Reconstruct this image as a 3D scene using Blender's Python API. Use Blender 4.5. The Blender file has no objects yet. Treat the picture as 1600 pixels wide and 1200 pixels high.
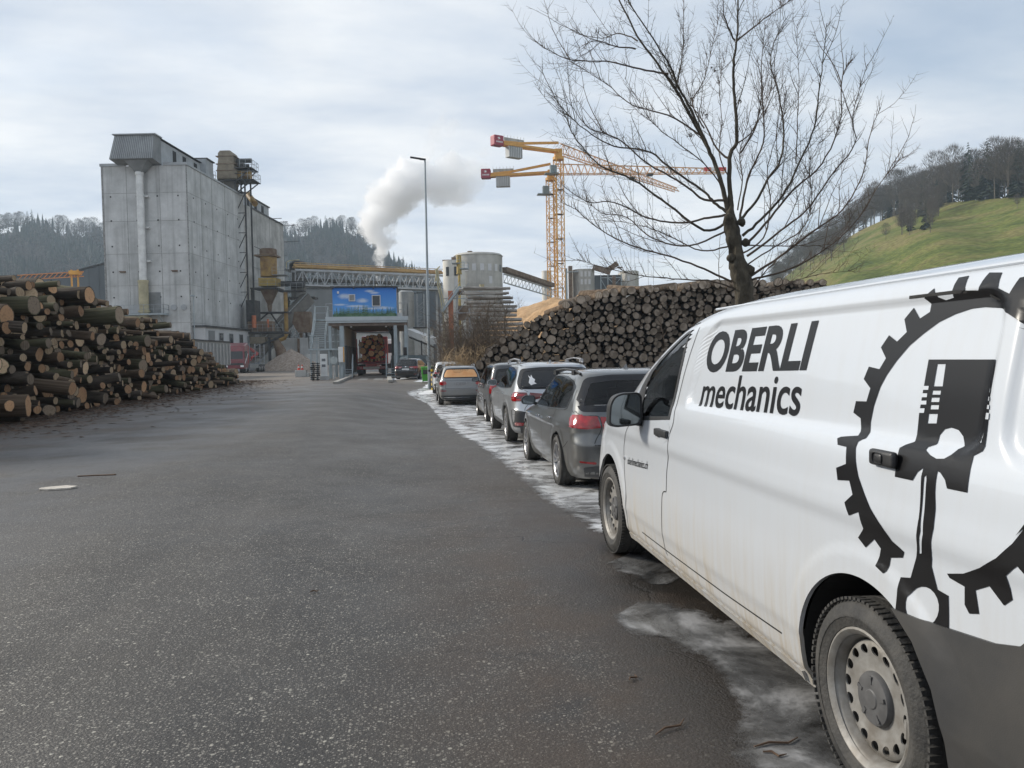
import bpy, bmesh, math, random
from math import radians as R, sin, cos, pi, sqrt, exp, hypot, atan2
from mathutils import Vector, Matrix, noise
from mathutils.bvhtree import BVHTree
random.seed(7)
scene = bpy.context.scene
COL = scene.collection
# ------------------------------------------------------------------ camera
EYE = 1.55
YAW, PITCH, ROLL, FPX = R(7.45), R(2.1), R(1.0), 1200.0
_f = Vector((sin(YAW)*cos(PITCH), cos(YAW)*cos(PITCH), -sin(PITCH)))
_r0 = Vector((cos(YAW), -sin(YAW), 0)); _u0 = _r0.cross(_f)
_r = _r0*cos(ROLL) - _u0*sin(ROLL); _u = _u0*cos(ROLL) + _r0*sin(ROLL)
CAMP = Vector((0, 0, EYE))
cd = bpy.data.cameras.new('camera'); cam = bpy.data.objects.new('camera', cd); COL.objects.link(cam)
m = Matrix((_r, _u, -_f)).transposed().to_4x4(); m.translation = CAMP
cam.matrix_world = m
cd.sensor_width = 36; cd.lens = 36*FPX/1600; cd.clip_start = .05; cd.clip_end = 6000
scene.camera = cam
# places in the yard were surveyed from the viewpoint: a bearing (x, y) plus a distance gives a world point
def ray(x, y): return _f + _r*((x-800)/FPX) - _u*((y-600)/FPX)
def gnd(x, y, z=0.0):
    d = ray(x, y); return CAMP + d*((z-EYE)/d.z)
def gz(x, y):
    """the parking strip lies in a shallow dip"""
    T = [(6, 0), (10, -.13), (15, -.17), (20, -.24), (26, -.38), (33, -.49), (38, -.46), (44, -.25), (50, -.08), (55, 0)]
    k = min(1, max(0, (x+3.0)/3.6)); k = k*k*(3-2*k); k2 = min(1, max(0, (15-x)/6)); z = 0.
    if y <= 6 or y >= 55: return 0.
    for (a, p), (b, q) in zip(T, T[1:]):
        if y <= b: t = (y-a)/(b-a); z = p+(q-p)*t*t*(3-2*t); break
    return z*k*k2
def gnd2(x, y):
    z = 0.
    for _ in range(12): p = gnd(x, y, z); z = z*.4+gz(p.x, p.y)*.6
    return Vector((p.x, p.y, gz(p.x, p.y)))
def atY(x, y, Y):
    d = ray(x, y); return CAMP + d*(Y/d.y)
def atD(x, y, D): return CAMP + ray(x, y)*D
# ------------------------------------------------------------------ light
SUN_AZ, SUN_EL = R(-62), R(27)        # bearing from +Y (negative = left), elevation
sd = bpy.data.lights.new('sun', 'SUN'); sd.energy = 3.6; sd.angle = R(9.0); sd.color = (1, .93, .82)
so = bpy.data.objects.new('sun', sd); COL.objects.link(so)
_sv = Vector((sin(SUN_AZ)*cos(SUN_EL), cos(SUN_AZ)*cos(SUN_EL), sin(SUN_EL)))
so.rotation_euler = _sv.to_track_quat('Z', 'Y').to_euler()
w = bpy.data.worlds.new('World'); scene.world = w; w.use_nodes = True
nt = w.node_tree; nt.nodes.clear()
def N(nt, typ, **kw):
    n = nt.nodes.new(typ)
    for k, v in kw.items():
        if k.startswith('i_'): n.inputs[k[2:].replace('_', ' ')].default_value = v
        else: setattr(n, k, v)
    return n
def L(nt, a, b): nt.links.new(a, b)
sky = N(nt, 'ShaderNodeTexSky', sky_type='NISHITA', sun_disc=False, sun_elevation=SUN_EL, sun_rotation=SUN_AZ, air_density=1.2, dust_density=2.0, ozone_density=1.5)
bgs = N(nt, 'ShaderNodeBackground', i_Strength=.14); L(nt, sky.outputs[0], bgs.inputs[0])
tc = N(nt, 'ShaderNodeTexCoord')
sp = N(nt, 'ShaderNodeSeparateXYZ'); L(nt, tc.outputs['Generated'], sp.inputs[0])
zz = N(nt, 'ShaderNodeMath', operation='ADD'); L(nt, sp.outputs[2], zz.inputs[0]); zz.inputs[1].default_value = .12
zm = N(nt, 'ShaderNodeMath', operation='MAXIMUM'); L(nt, zz.outputs[0], zm.inputs[0]); zm.inputs[1].default_value = .04
dv = N(nt, 'ShaderNodeVectorMath', operation='DIVIDE'); L(nt, tc.outputs['Generated'], dv.inputs[0]); L(nt, zm.outputs[0], dv.inputs[1])
mp = N(nt, 'ShaderNodeMapping'); mp.inputs['Scale'].default_value = (.55, .9, .4); mp.inputs['Rotation'].default_value = (0, 0, R(-25)); L(nt, dv.outputs[0], mp.inputs[0])
n1 = N(nt, 'ShaderNodeTexNoise', i_Scale=1.1, i_Detail=7.0, i_Roughness=.52, i_Distortion=.35); L(nt, mp.outputs[0], n1.inputs['Vector'])
r1 = N(nt, 'ShaderNodeMapRange', i_From_Min=.36, i_From_Max=.66); L(nt, n1.outputs[0], r1.inputs[0])
# clouds thicken towards the horizon
r2 = N(nt, 'ShaderNodeMapRange', i_From_Min=.55, i_From_Max=.05, i_To_Min=.22, i_To_Max=.80); L(nt, sp.outputs[2], r2.inputs[0])
# and over the left of the valley
r3 = N(nt, 'ShaderNodeMapRange', i_From_Min=.55, i_From_Max=-.35, i_To_Min=.0, i_To_Max=.35); L(nt, sp.outputs[0], r3.inputs[0])
a1 = N(nt, 'ShaderNodeMath', operation='MULTIPLY_ADD'); L(nt, r1.outputs[0], a1.inputs[0]); a1.inputs[1].default_value = .60; L(nt, r2.outputs[0], a1.inputs[2])
a2 = N(nt, 'ShaderNodeMath', operation='ADD', use_clamp=True); L(nt, a1.outputs[0], a2.inputs[0]); L(nt, r3.outputs[0], a2.inputs[1])
n2 = N(nt, 'ShaderNodeTexNoise', i_Scale=2.3, i_Detail=6.0, i_Roughness=.55); L(nt, mp.outputs[0], n2.inputs['Vector'])
cr = N(nt, 'ShaderNodeValToRGB'); cr.color_ramp.elements[0].position = .32; cr.color_ramp.elements[0].color = (.51, .585, .70, 1); cr.color_ramp.elements[1].position = .68; cr.color_ramp.elements[1].color = (.88, .895, .91, 1); L(nt, n2.outputs[0], cr.inputs[0])
bgc = N(nt, 'ShaderNodeBackground', i_Strength=.94); L(nt, cr.outputs[0], bgc.inputs[0])
mx = N(nt, 'ShaderNodeMixShader'); L(nt, a2.outputs[0], mx.inputs[0]); L(nt, bgs.outputs[0], mx.inputs[1]); L(nt, bgc.outputs[0], mx.inputs[2])
wo = N(nt, 'ShaderNodeOutputWorld'); L(nt, mx.outputs[0], wo.inputs[0])
scene.view_settings.view_transform = 'Standard'; scene.view_settings.look = 'None'
scene.view_settings.exposure = 0.24; scene.view_settings.gamma = 1
scene.render.engine = 'CYCLES'
cy = scene.cycles; cy.max_bounces = 14; cy.diffuse_bounces = 3; cy.glossy_bounces = 3; cy.transparent_max_bounces = 12; cy.volume_bounces = 14
cy.use_denoising = True; cy.caustics_reflective = False; cy.caustics_refractive = False
# ------------------------------------------------------------------ helpers
def tag(o, label=None, cat=None, group=None, kind=None):
    if label: o['label'] = label
    if cat: o['category'] = cat
    if group: o['group'] = group
    if kind: o['kind'] = kind
    return o
def thing(name, label, cat, loc=(0, 0, 0), rz=0, group=None):
    o = bpy.data.objects.new(name, None); COL.objects.link(o)
    o.location = loc; o.rotation_euler = (0, 0, rz); o.empty_display_size = .2
    return tag(o, label, cat, group)
def kids(o): return [c for c in bpy.data.objects if c.parent == o]
def dup(o, loc=None, rz=None, label=None, parent=None, ch=None):
    c = o.copy(); COL.objects.link(c); c.parent = parent
    if loc is not None: c.location = loc
    if rz is not None: c.rotation_euler = (0, 0, rz)
    if label: c['label'] = label
    for k in o.children: dup(k, parent=c)
    return c
class MB:
    def __init__(s): s.v = []; s.f = []; s.m = []; s.T = None; s.mi = 0
    def add(s, vs, fs):
        b = len(s.v)
        if s.T is not None: vs = [s.T @ Vector(p) for p in vs]
        s.v.extend(tuple(p) for p in vs)
        s.f.extend(tuple(i+b for i in f) for f in fs); s.m.extend([s.mi]*len(fs)); return s
    def box(s, c, d, rz=0, M=None):
        hx, hy, hz = d[0]/2, d[1]/2, d[2]/2
        vs = [Vector((x, y, z)) for z in (-hz, hz) for y in (-hy, hy) for x in (-hx, hx)]
        if rz: M = Matrix.Rotation(rz, 3, 'Z')
        if M is not None: vs = [M @ p for p in vs]
        c = Vector(c)
        return s.add([p+c for p in vs], [(0, 2, 3, 1), (4, 5, 7, 6), (0, 1, 5, 4), (2, 6, 7, 3), (0, 4, 6, 2), (1, 3, 7, 5)])
    def bb(s, x0, x1, y0, y1, z0, z1): return s.box(((x0+x1)/2, (y0+y1)/2, (z0+z1)/2), (abs(x1-x0), abs(y1-y0), abs(z1-z0)))
    def bar(s, a, b, w, h=None, up=(0, 0, 1)):
        h = h or w; a = Vector(a); b = Vector(b); d = b-a; l = d.length
        if l < 1e-6: return s
        d.normalize(); x = d.cross(Vector(up))
        if x.length < 1e-3: x = d.cross(Vector((1, 0, 0)))
        x.normalize(); z = x.cross(d)
        M = Matrix((x, d, z)).transposed()
        return s.box((a+b)/2, (w, l, h), M=M)
    def cyl(s, a, b, r0, r1=None, n=12, caps=True, th0=0):
        r1 = r0 if r1 is None else r1; a = Vector(a); b = Vector(b); d = (b-a).normalized()
        x = d.orthogonal().normalized(); y = d.cross(x)
        vs = []
        for p, r in ((a, r0), (b, r1)):
            for i in range(n):
                t = 2*pi*i/n+th0; vs.append(p + x*(r*cos(t)) + y*(r*sin(t)))
        fs = [(i, (i+1) % n, n+(i+1) % n, n+i) for i in range(n)]
        if caps: fs += [tuple(range(n-1, -1, -1)), tuple(range(n, 2*n))]
        return s.add(vs, fs)
    def tube(s, pts, rs, n=6, caps=True):
        pts = [Vector(p) for p in pts]
        if not hasattr(rs, '__len__'): rs = [rs]*len(pts)
        vs = []; x = None
        for i, p in enumerate(pts):
            d = (pts[min(i+1, len(pts)-1)]-pts[max(i-1, 0)])
            d = d.normalized() if d.length > 1e-9 else Vector((0, 0, 1))
            if x is None: x = d.orthogonal().normalized()
            x = x - d*x.dot(d)
            x = x.normalized() if x.length > 1e-6 else d.orthogonal().normalized()
            y = d.cross(x)
            for k in range(n):
                t = 2*pi*k/n; vs.append(p + x*(rs[i]*cos(t)) + y*(rs[i]*sin(t)))
        fs = [(i*n+k, i*n+(k+1) % n, (i+1)*n+(k+1) % n, (i+1)*n+k) for i in range(len(pts)-1) for k in range(n)]
        if caps and n > 2: fs += [tuple(range(n-1, -1, -1)), tuple(range((len(pts)-1)*n, len(pts)*n))]
        return s.add(vs, fs)
    def lathe(s, prof, n=24, M=None):
        """prof: (radius, height) pairs, spun about local z (M turns it)"""
        vs = []
        for r, h in prof:
            for i in range(n):
                t = 2*pi*i/n; p = Vector((r*cos(t), r*sin(t), h)); vs.append(M @ p if M is not None else p)
        fs = [(j*n+i, j*n+(i+1) % n, (j+1)*n+(i+1) % n, (j+1)*n+i) for j in range(len(prof)-1) for i in range(n)]
        return s.add(vs, fs)
    def prism(s, poly, a, b, ax='z'):
        """poly extruded from a to b along ax; poly holds the two other coordinates in order"""
        def P(u, v, w): return {'z': (u, v, w), 'x': (w, u, v), 'y': (u, w, v)}[ax]
        n = len(poly)
        vs = [P(u, v, a) for u, v in poly] + [P(u, v, b) for u, v in poly]
        return s.add(vs, [tuple(range(n-1, -1, -1)), tuple(range(n, 2*n))] + [(i, (i+1) % n, n+(i+1) % n, n+i) for i in range(n)])
    def grid(s, P, nu, nv, wrap=False):
        vs = [P(i, j) for j in range(nv) for i in range(nu)]
        fs = [(j*nu+i, j*nu+(i+1) % nu, (j+1)*nu+(i+1) % nu, (j+1)*nu+i) for j in range(nv-1) for i in range(nu if wrap else nu-1)]
        return s.add(vs, fs)
    def build(s, name, mats, parent=None, smooth=None, bevel=0, seg=2, fix=True, loc=None, weld=0):
        me = bpy.data.meshes.new(name); me.from_pydata(s.v, [], s.f); me.update()
        if not isinstance(mats, (list, tuple)): mats = [mats]
        for m_ in mats: me.materials.append(m_)
        if len(mats) > 1: me.polygons.foreach_set('material_index', s.m)
        if fix:
            b = bmesh.new(); b.from_mesh(me)
            if weld: bmesh.ops.remove_doubles(b, verts=b.verts, dist=weld)
            if bevel: bmesh.ops.bevel(b, geom=[e for e in b.edges if e.is_manifold and e.calc_face_angle(0) > .5], offset=bevel, segments=seg, affect='EDGES', profile=.6)
            bmesh.ops.recalc_face_normals(b, faces=b.faces); b.to_mesh(me); b.free()
        if smooth:
            me.polygons.foreach_set('use_smooth', [True]*len(me.polygons)); me.set_sharp_from_angle(angle=R(smooth))
        o = bpy.data.objects.new(name, me); COL.objects.link(o)
        if parent is not None: o.parent = parent
        if loc is not None: o.location = loc
        return o
def lerp(a, b, t): return a+(b-a)*t
def sstep(a, b, x):
    t = min(1, max(0, (x-a)/(b-a))) if a != b else float(x > a); return t*t*(3-2*t)
def interp(tab, x):
    if x <= tab[0][0]: return tab[0][1]
    for (a, p), (b, q) in zip(tab, tab[1:]):
        if x <= b: return lerp(p, q, (x-a)/(b-a))
    return tab[-1][1]
def sinterp(tab, x):
    """monotone-ish smooth interpolation"""
    n = len(tab)
    if x <= tab[0][0]: return tab[0][1]
    if x >= tab[-1][0]: return tab[-1][1]
    for i in range(n-1):
        if x <= tab[i+1][0]:
            x0, y0 = tab[i]; x1, y1 = tab[i+1]; h = x1-x0; s0 = (y1-y0)/h
            def sl(j):
                if j <= 0 or j >= n-1: return (tab[min(j+1, n-1)][1]-tab[max(j-1, 0)][1])/(tab[min(j+1, n-1)][0]-tab[max(j-1, 0)][0])
                a = (tab[j][1]-tab[j-1][1])/(tab[j][0]-tab[j-1][0]); b = (tab[j+1][1]-tab[j][1])/(tab[j+1][0]-tab[j][0])
                return 0 if a*b <= 0 else 2*a*b/(a+b)
            m0, m1 = sl(i), sl(i+1); t = (x-x0)/h
            return (2*t**3-3*t**2+1)*y0+(t**3-2*t**2+t)*h*m0+(-2*t**3+3*t**2)*y1+(t**3-t**2)*h*m1
# ------------------------------------------------------------------ materials
MATS = {}
def mat(name, col, rough=.6, metal=0., var=.15, scale=4., bump=0., coat=0., col2=None, spec=.5, bscale=None, detail=5., stretch=None, lo=.35, hi=.65, bdist=.02):
    if name in MATS: return MATS[name]
    m_ = bpy.data.materials.new(name); m_.use_nodes = True; nt = m_.node_tree; b = nt.nodes['Principled BSDF']
    b.inputs['Roughness'].default_value = rough; b.inputs['Metallic'].default_value = metal; b.inputs['Specular IOR Level'].default_value = spec
    if coat: b.inputs['Coat Weight'].default_value = coat; b.inputs['Coat Roughness'].default_value = .05
    tc = N(nt, 'ShaderNodeTexCoord'); v = tc.outputs['Object']
    if stretch:
        mp = N(nt, 'ShaderNodeMapping'); mp.inputs['Scale'].default_value = stretch; L(nt, v, mp.inputs[0]); v = mp.outputs[0]
    n = N(nt, 'ShaderNodeTexNoise', i_Scale=scale, i_Detail=detail, i_Roughness=.6); L(nt, v, n.inputs['Vector'])
    cr = N(nt, 'ShaderNodeValToRGB'); e = cr.color_ramp.elements
    c2 = col2 or tuple(min(1, c*(1+var)) for c in col); c1 = col if col2 else tuple(c*(1-var) for c in col)
    e[0].position = lo; e[0].color = (*c1, 1); e[1].position = hi; e[1].color = (*c2, 1)
    L(nt, n.outputs[0], cr.inputs[0]); L(nt, cr.outputs[0], b.inputs['Base Color'])
    if bump:
        n2 = N(nt, 'ShaderNodeTexNoise', i_Scale=bscale or scale*4, i_Detail=5.0); L(nt, v, n2.inputs['Vector'])
        bp = N(nt, 'ShaderNodeBump', i_Strength=bump, i_Distance=bdist); L(nt, n2.outputs[0], bp.inputs['Height']); L(nt, bp.outputs[0], b.inputs['Normal'])
    MATS[name] = m_; return m_
def glass(name, tint=(.75, .85, .82), ior=1.45, rough=0.02, dark=.35):
    """tinted car or window glass: reflection by Fresnel over a tinted clear pane"""
    if name in MATS: return MATS[name]
    m_ = bpy.data.materials.new(name); m_.use_nodes = True; nt = m_.node_tree; nt.nodes.clear()
    t = N(nt, 'ShaderNodeBsdfTransparent'); t.inputs[0].default_value = (tint[0]*dark, tint[1]*dark, tint[2]*dark, 1)
    g = N(nt, 'ShaderNodeBsdfGlossy', i_Roughness=rough); f = N(nt, 'ShaderNodeFresnel', i_IOR=ior)
    x = N(nt, 'ShaderNodeMixShader'); L(nt, f.outputs[0], x.inputs[0]); L(nt, t.outputs[0], x.inputs[1]); L(nt, g.outputs[0], x.inputs[2])
    o = N(nt, 'ShaderNodeOutputMaterial'); L(nt, x.outputs[0], o.inputs[0]); MATS[name] = m_; return m_
black = mat('black_plastic', (.022, .023, .025), .45, var=.2, scale=30, bump=.1)
rubber = mat('rubber', (.028, .028, .028), .75, var=.5, scale=9, col2=(.06, .057, .052), bump=.3, bscale=60)
steel = mat('galvanised_steel', (.30, .32, .33), .45, .6, var=.2, scale=3)
greysteel = mat('painted_grey_steel', (.33, .38, .40), .5, 0, var=.12, scale=1.5)
darksteel = mat('dark_steel', (.05, .05, .05), .6, .2, var=.4, scale=2)
rust = mat('rusty_brown_steel', (.13, .075, .045), .8, 0, col2=(.22, .17, .12), scale=1.2)
white = mat('white_paint', (.72, .73, .72), .45, var=.06, scale=3)
yellow = mat('crane_yellow', (.62, .31, .045), .5, var=.15, scale=1)
ochre = mat('ochre_paint', (.42, .27, .07), .6, col2=(.22, .13, .05), scale=1.1)
redp = mat('red_paint', (.42, .02, .02), .4, var=.2, scale=2, coat=.5)
# ------------------------------------------------------------------ ground
def ground_mat():
    m_ = bpy.data.materials.new('asphalt_ground'); m_.use_nodes = True; nt = m_.node_tree; b = nt.nodes['Principled BSDF']
    tc = N(nt, 'ShaderNodeTexCoord'); v = tc.outputs['Object']
    def noise_(s, d=5., r=.6, vec=v, dist=0.):
        n = N(nt, 'ShaderNodeTexNoise', i_Scale=s, i_Detail=d, i_Roughness=r, i_Distortion=dist); L(nt, vec, n.inputs['Vector']); return n.outputs[0]
    def ramp(x, a, ca, bb, cb):
        c = N(nt, 'ShaderNodeValToRGB'); e = c.color_ramp.elements; e[0].position = a; e[0].color = (*ca, 1); e[1].position = bb; e[1].color = (*cb, 1); L(nt, x, c.inputs[0]); return c.outputs[0]
    def rng(x, a, bb, c=0., d=1.):
        n = N(nt, 'ShaderNodeMapRange', i_From_Min=a, i_From_Max=bb, i_To_Min=c, i_To_Max=d); L(nt, x, n.inputs[0]); return n.outputs[0]
    def mixc(f, a, bb, mode='MIX'):
        n = N(nt, 'ShaderNodeMix', data_type='RGBA', blend_type=mode)
        for k, x in ((0, f), (6, a), (7, bb)):
            if hasattr(x, 'links'): L(nt, x, n.inputs[k])
            elif isinstance(x, tuple): n.inputs[k].default_value = (*x, 1)
            else: n.inputs[k].default_value = x
        return n.outputs[2]
    def mth(op, a, bb, cl=False):
        n = N(nt, 'ShaderNodeMath', operation=op, use_clamp=cl)
        for k, x in ((0, a), (1, bb)):
            if hasattr(x, 'links'): L(nt, x, n.inputs[k])
            else: n.inputs[k].default_value = x
        return n.outputs[0]
    base = ramp(noise_(.35, 6), .3, (.025, .0235, .0225), .7, (.048, .045, .042))
    base = mixc(rng(noise_(.09, 4, dist=.6), .45, .7), base, (.082, .077, .072))
    base = mixc(rng(noise_(1.7, 7, .7), .42, .68, 0, .55), base, (.022, .020, .019))
    mpz = N(nt, 'ShaderNodeMapping'); mpz.inputs['Scale'].default_value = (1.0, .12, 1); L(nt, v, mpz.inputs[0])
    base = mixc(rng(noise_(.9, 6, .6, vec=mpz.outputs[0]), .46, .62, 0, .5), base, (.022, .020, .019))
    base = mixc(rng(noise_(.5, 5, .6, vec=mpz.outputs[0], dist=.5), .55, .68, 0, .5), base, (.088, .079, .068))
    stain = N(nt, 'ShaderNodeTexVoronoi', i_Scale=.55); L(nt, v, stain.inputs['Vector']); base = mixc(mth('MULTIPLY', rng(mth('ADD', stain.outputs['Distance'], mth('MULTIPLY', noise_(3., 5), .25)), .24, .15), .6), base, (.022, .021, .020))
    tyre = mth('MULTIPLY', rng(noise_(.5, 4, .6, dist=.3), .48, .62), .4)
    base = mixc(tyre, base, (.072, .065, .057))
    # aggregate stones showing in the worn surface, two sizes
    last = base
    for s, amt, hi in ((42., .92, (.42, .40, .34)), (66., .74, (.34, .32, .275)), (110., .58, (.27, .25, .22))):
        vo = N(nt, 'ShaderNodeTexVoronoi', i_Scale=s, i_Randomness=1.0); L(nt, v, vo.inputs['Vector'])
        sx = N(nt, 'ShaderNodeSeparateXYZ'); L(nt, vo.outputs['Color'], sx.inputs[0])
        pick = rng(mth('ADD', sx.outputs[0], mth('MULTIPLY', mth('SUBTRACT', noise_(2.2, 5, .7), .5), .55)), amt, amt+.05); inside = rng(vo.outputs['Distance'], .42, .30)
        tone = mixc(sx.outputs[1], tuple(c*.45 for c in hi), hi)
        last = mixc(mth('MULTIPLY', pick, inside), last, tone)
    base = last
    # dark binder pits
    base = mixc(rng(noise_(40., 3), .56, .70, 0, .6), base, (.018, .018, .019))
    sep = N(nt, 'ShaderNodeSeparateXYZ'); L(nt, v, sep.inputs[0]); X, Y = sep.outputs[0], sep.outputs[1]
    # brown sawdust and mud in front of the stacks and in the far yard
    wob = mth('MULTIPLY', mth('SUBTRACT', noise_(.25, 5), .5), 7.)
    leftm = rng(mth('ADD', X, wob), -4.8, -10.0)
    base = mixc(mth('MULTIPLY', leftm, rng(noise_(1.3, 6, .7), .40, .60, .15, .95)), base, (.095, .060, .038))
    farm = rng(mth('ADD', Y, mth('MULTIPLY', wob, 3)), 34, 60)
    farc = ramp(noise_(.12, 5), .35, (.13, .112, .095), .65, (.25, .21, .17))
    base = mixc(mth('MULTIPLY', farm, .75), base, farc)
    rightm = mth('MULTIPLY', rng(mth('ADD', X, mth('MULTIPLY', wob, .25)), -.4, .8), rng(Y, 16, 4))
    base = mixc(mth('MULTIPLY', rightm, rng(noise_(2.0, 5), .30, .55, .1, .75)), base, (.062, .043, .030))
    wetm = mth('MULTIPLY', mth('MULTIPLY', rng(mth('ADD', X, mth('MULTIPLY', wob, .12)), .75, 1.25), rng(Y, 9, 6)), rng(noise_(1.1, 5, .6), .40, .52, .35, 1.))
    base = mixc(mth('MULTIPLY', wetm, .72), base, (.014, .013, .012))
    # smoother lane left of the middle, its bluish sheen painted into the colour
    smooth_sheen = mth('MULTIPLY', rng(mth('ADD', X, mth('MULTIPLY', wob, .35)), -2.8, -4.6), rng(mth('ADD', X, wob), -10, -7.5))
    smooth_sheen = mth('MULTIPLY', smooth_sheen, rng(noise_(.5, 3), .40, .55))
    base = mixc(mth('MULTIPLY', smooth_sheen, .5), base, (.095, .098, .105))
    # cracks
    vc = N(nt, 'ShaderNodeTexVoronoi', feature='DISTANCE_TO_EDGE', i_Scale=.42); wv = N(nt, 'ShaderNodeVectorMath', operation='MULTIPLY_ADD')
    nn = N(nt, 'ShaderNodeTexNoise', i_Scale=1.6, i_Detail=6.0); L(nt, v, nn.inputs['Vector']); L(nt, nn.outputs[1], wv.inputs[0]); wv.inputs[1].default_value = (.8, .8, .8); L(nt, v, wv.inputs[2]); L(nt, wv.outputs[0], vc.inputs['Vector'])
    crack = mth('MULTIPLY', rng(vc.outputs['Distance'], .007, .0), rng(noise_(.22, 2), .50, .60))
    base = mixc(mth('MULTIPLY', crack, .8), base, (.014, .014, .014))
    L(nt, base, b.inputs['Base Color'])
    rg = mth('ADD', rng(noise_(.6, 6), .3, .7, .50, .72), mth('ADD', mth('MULTIPLY', smooth_sheen, -.12), mth('MULTIPLY', wetm, -.22)))
    L(nt, rg, b.inputs['Roughness']); b.inputs['Specular IOR Level'].default_value = .5
    h = mth('ADD', mth('MULTIPLY', noise_(120., 3), 1.0), mth('MULTIPLY', crack, -1.5))
    vb = N(nt, 'ShaderNodeTexVoronoi', i_Scale=70.); L(nt, v, vb.inputs['Vector']); h = mth('ADD', h, mth('MULTIPLY', vb.outputs['Distance'], -.7))
    bp = N(nt, 'ShaderNodeBump', i_Strength=.5, i_Distance=.008); L(nt, h, bp.inputs['Height']); L(nt, bp.outputs[0], b.inputs['Normal'])
    return m_
g = MB()
xs = [-900, -300, -100, -40, -12, -6]+[-4+.5*i for i in range(13)]+list(range(3, 17))+[20, 40, 100, 300, 900]; ys = [-60, -10, 3]+list(range(5, 58))+[70, 80, 130, 200, 400, 1200]
g.grid(lambda i, j: (xs[i], ys[j], gz(xs[i], ys[j])), len(xs), len(ys))
tag(g.build('ground', ground_mat(), smooth=60), kind='structure')

def surface(name, poly, z, m_, kind='structure', label=None, cat=None):
    s = MB(); c_ = (sum(p[0] for p in poly)/len(poly), sum(p[1] for p in poly)/len(poly)); n_ = len(poly); s.add([(x, y, z+gz(x, y)) for x, y in poly]+[(c_[0]+(x-c_[0])*.5, c_[1]+(y-c_[1])*.5, z+gz(c_[0]+(x-c_[0])*.5, c_[1]+(y-c_[1])*.5)) for x, y in poly]+[(c_[0], c_[1], z+gz(*c_))], [(i, (i+1) % n_, n_+(i+1) % n_, n_+i) for i in range(n_)]+[(n_+i, n_+(i+1) % n_, 2*n_) for i in range(n_)]); return tag(s.build(name, m_), label, cat, kind=kind)
def blob(cx, cy, rx, ry, n=60, amp=.25, sd=0, fr=1.3, rot=0):
    out = []
    for i in range(n):
        t = 2*pi*i/n; k = 1+amp*2*noise.noise(Vector((cos(t)*fr+sd, sin(t)*fr, sd*.7)))+amp*.6*noise.noise(Vector((cos(t)*fr*4+sd, sin(t)*fr*4, 3)))
        x, y = rx*k*cos(t), ry*k*sin(t); out.append((cx+x*cos(rot)-y*sin(rot), cy+x*sin(rot)+y*cos(rot)))
    return out
def ice_mat():
    m_ = bpy.data.materials.new('dirty_ice'); m_.use_nodes = True; nt = m_.node_tree; b = nt.nodes['Principled BSDF']
    tc = N(nt, 'ShaderNodeTexCoord'); v = tc.outputs['Object']
    n = N(nt, 'ShaderNodeTexNoise', i_Scale=1.9, i_Detail=9.0, i_Roughness=.66, i_Distortion=.5); L(nt, v, n.inputs['Vector'])
    c = N(nt, 'ShaderNodeValToRGB'); e = c.color_ramp.elements; e[0].position = .33; e[0].color = (.07, .067, .065, 1); e[1].position = .62; e[1].color = (.68, .70, .72, 1)
    e2 = c.color_ramp.elements.new(.52); e2.color = (.46, .465, .47, 1); L(nt, n.outputs[0], c.inputs[0]); L(nt, c.outputs[0], b.inputs['Base Color'])
    r = N(nt, 'ShaderNodeMapRange', i_From_Min=.35, i_From_Max=.65, i_To_Min=.12, i_To_Max=.45); L(nt, n.outputs[0], r.inputs[0]); L(nt, r.outputs[0], b.inputs['Roughness'])
    n3 = N(nt, 'ShaderNodeTexNoise', i_Scale=5.0, i_Detail=7.0, i_Roughness=.65); L(nt, v, n3.inputs['Vector'])
    ed = N(nt, 'ShaderNodeAttribute', attribute_name='edge'); ad = N(nt, 'ShaderNodeMath', operation='ADD'); L(nt, ed.outputs['Fac'], ad.inputs[0]); L(nt, n3.outputs[0], ad.inputs[1])
    al = N(nt, 'ShaderNodeMapRange', i_From_Min=.52, i_From_Max=.80); L(nt, ad.outputs[0], al.inputs[0])
    a2 = N(nt, 'ShaderNodeMapRange', i_From_Min=.34, i_From_Max=.50, i_To_Min=.62, i_To_Max=1.0); L(nt, n.outputs[0], a2.inputs[0])
    mu = N(nt, 'ShaderNodeMath', operation='MULTIPLY'); L(nt, al.outputs[0], mu.inputs[0]); L(nt, a2.outputs[0], mu.inputs[1]); L(nt, mu.outputs[0], b.inputs['Alpha'])
    bp = N(nt, 'ShaderNodeBump', i_Strength=.35, i_Distance=.03); L(nt, n3.outputs[0], bp.inputs['Height']); L(nt, bp.outputs[0], b.inputs['Normal'])
    return m_
ICE = ice_mat(); ICE2 = ICE.copy(); [setattr(e, 'color', c) for e, c in zip([n for n in ICE2.node_tree.nodes if n.type == 'VALTORGB'][0].color_ramp.elements, ((.04, .04, .04, 1), (.14, .14, .14, 1), (.34, .34, .345, 1)))]
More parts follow.
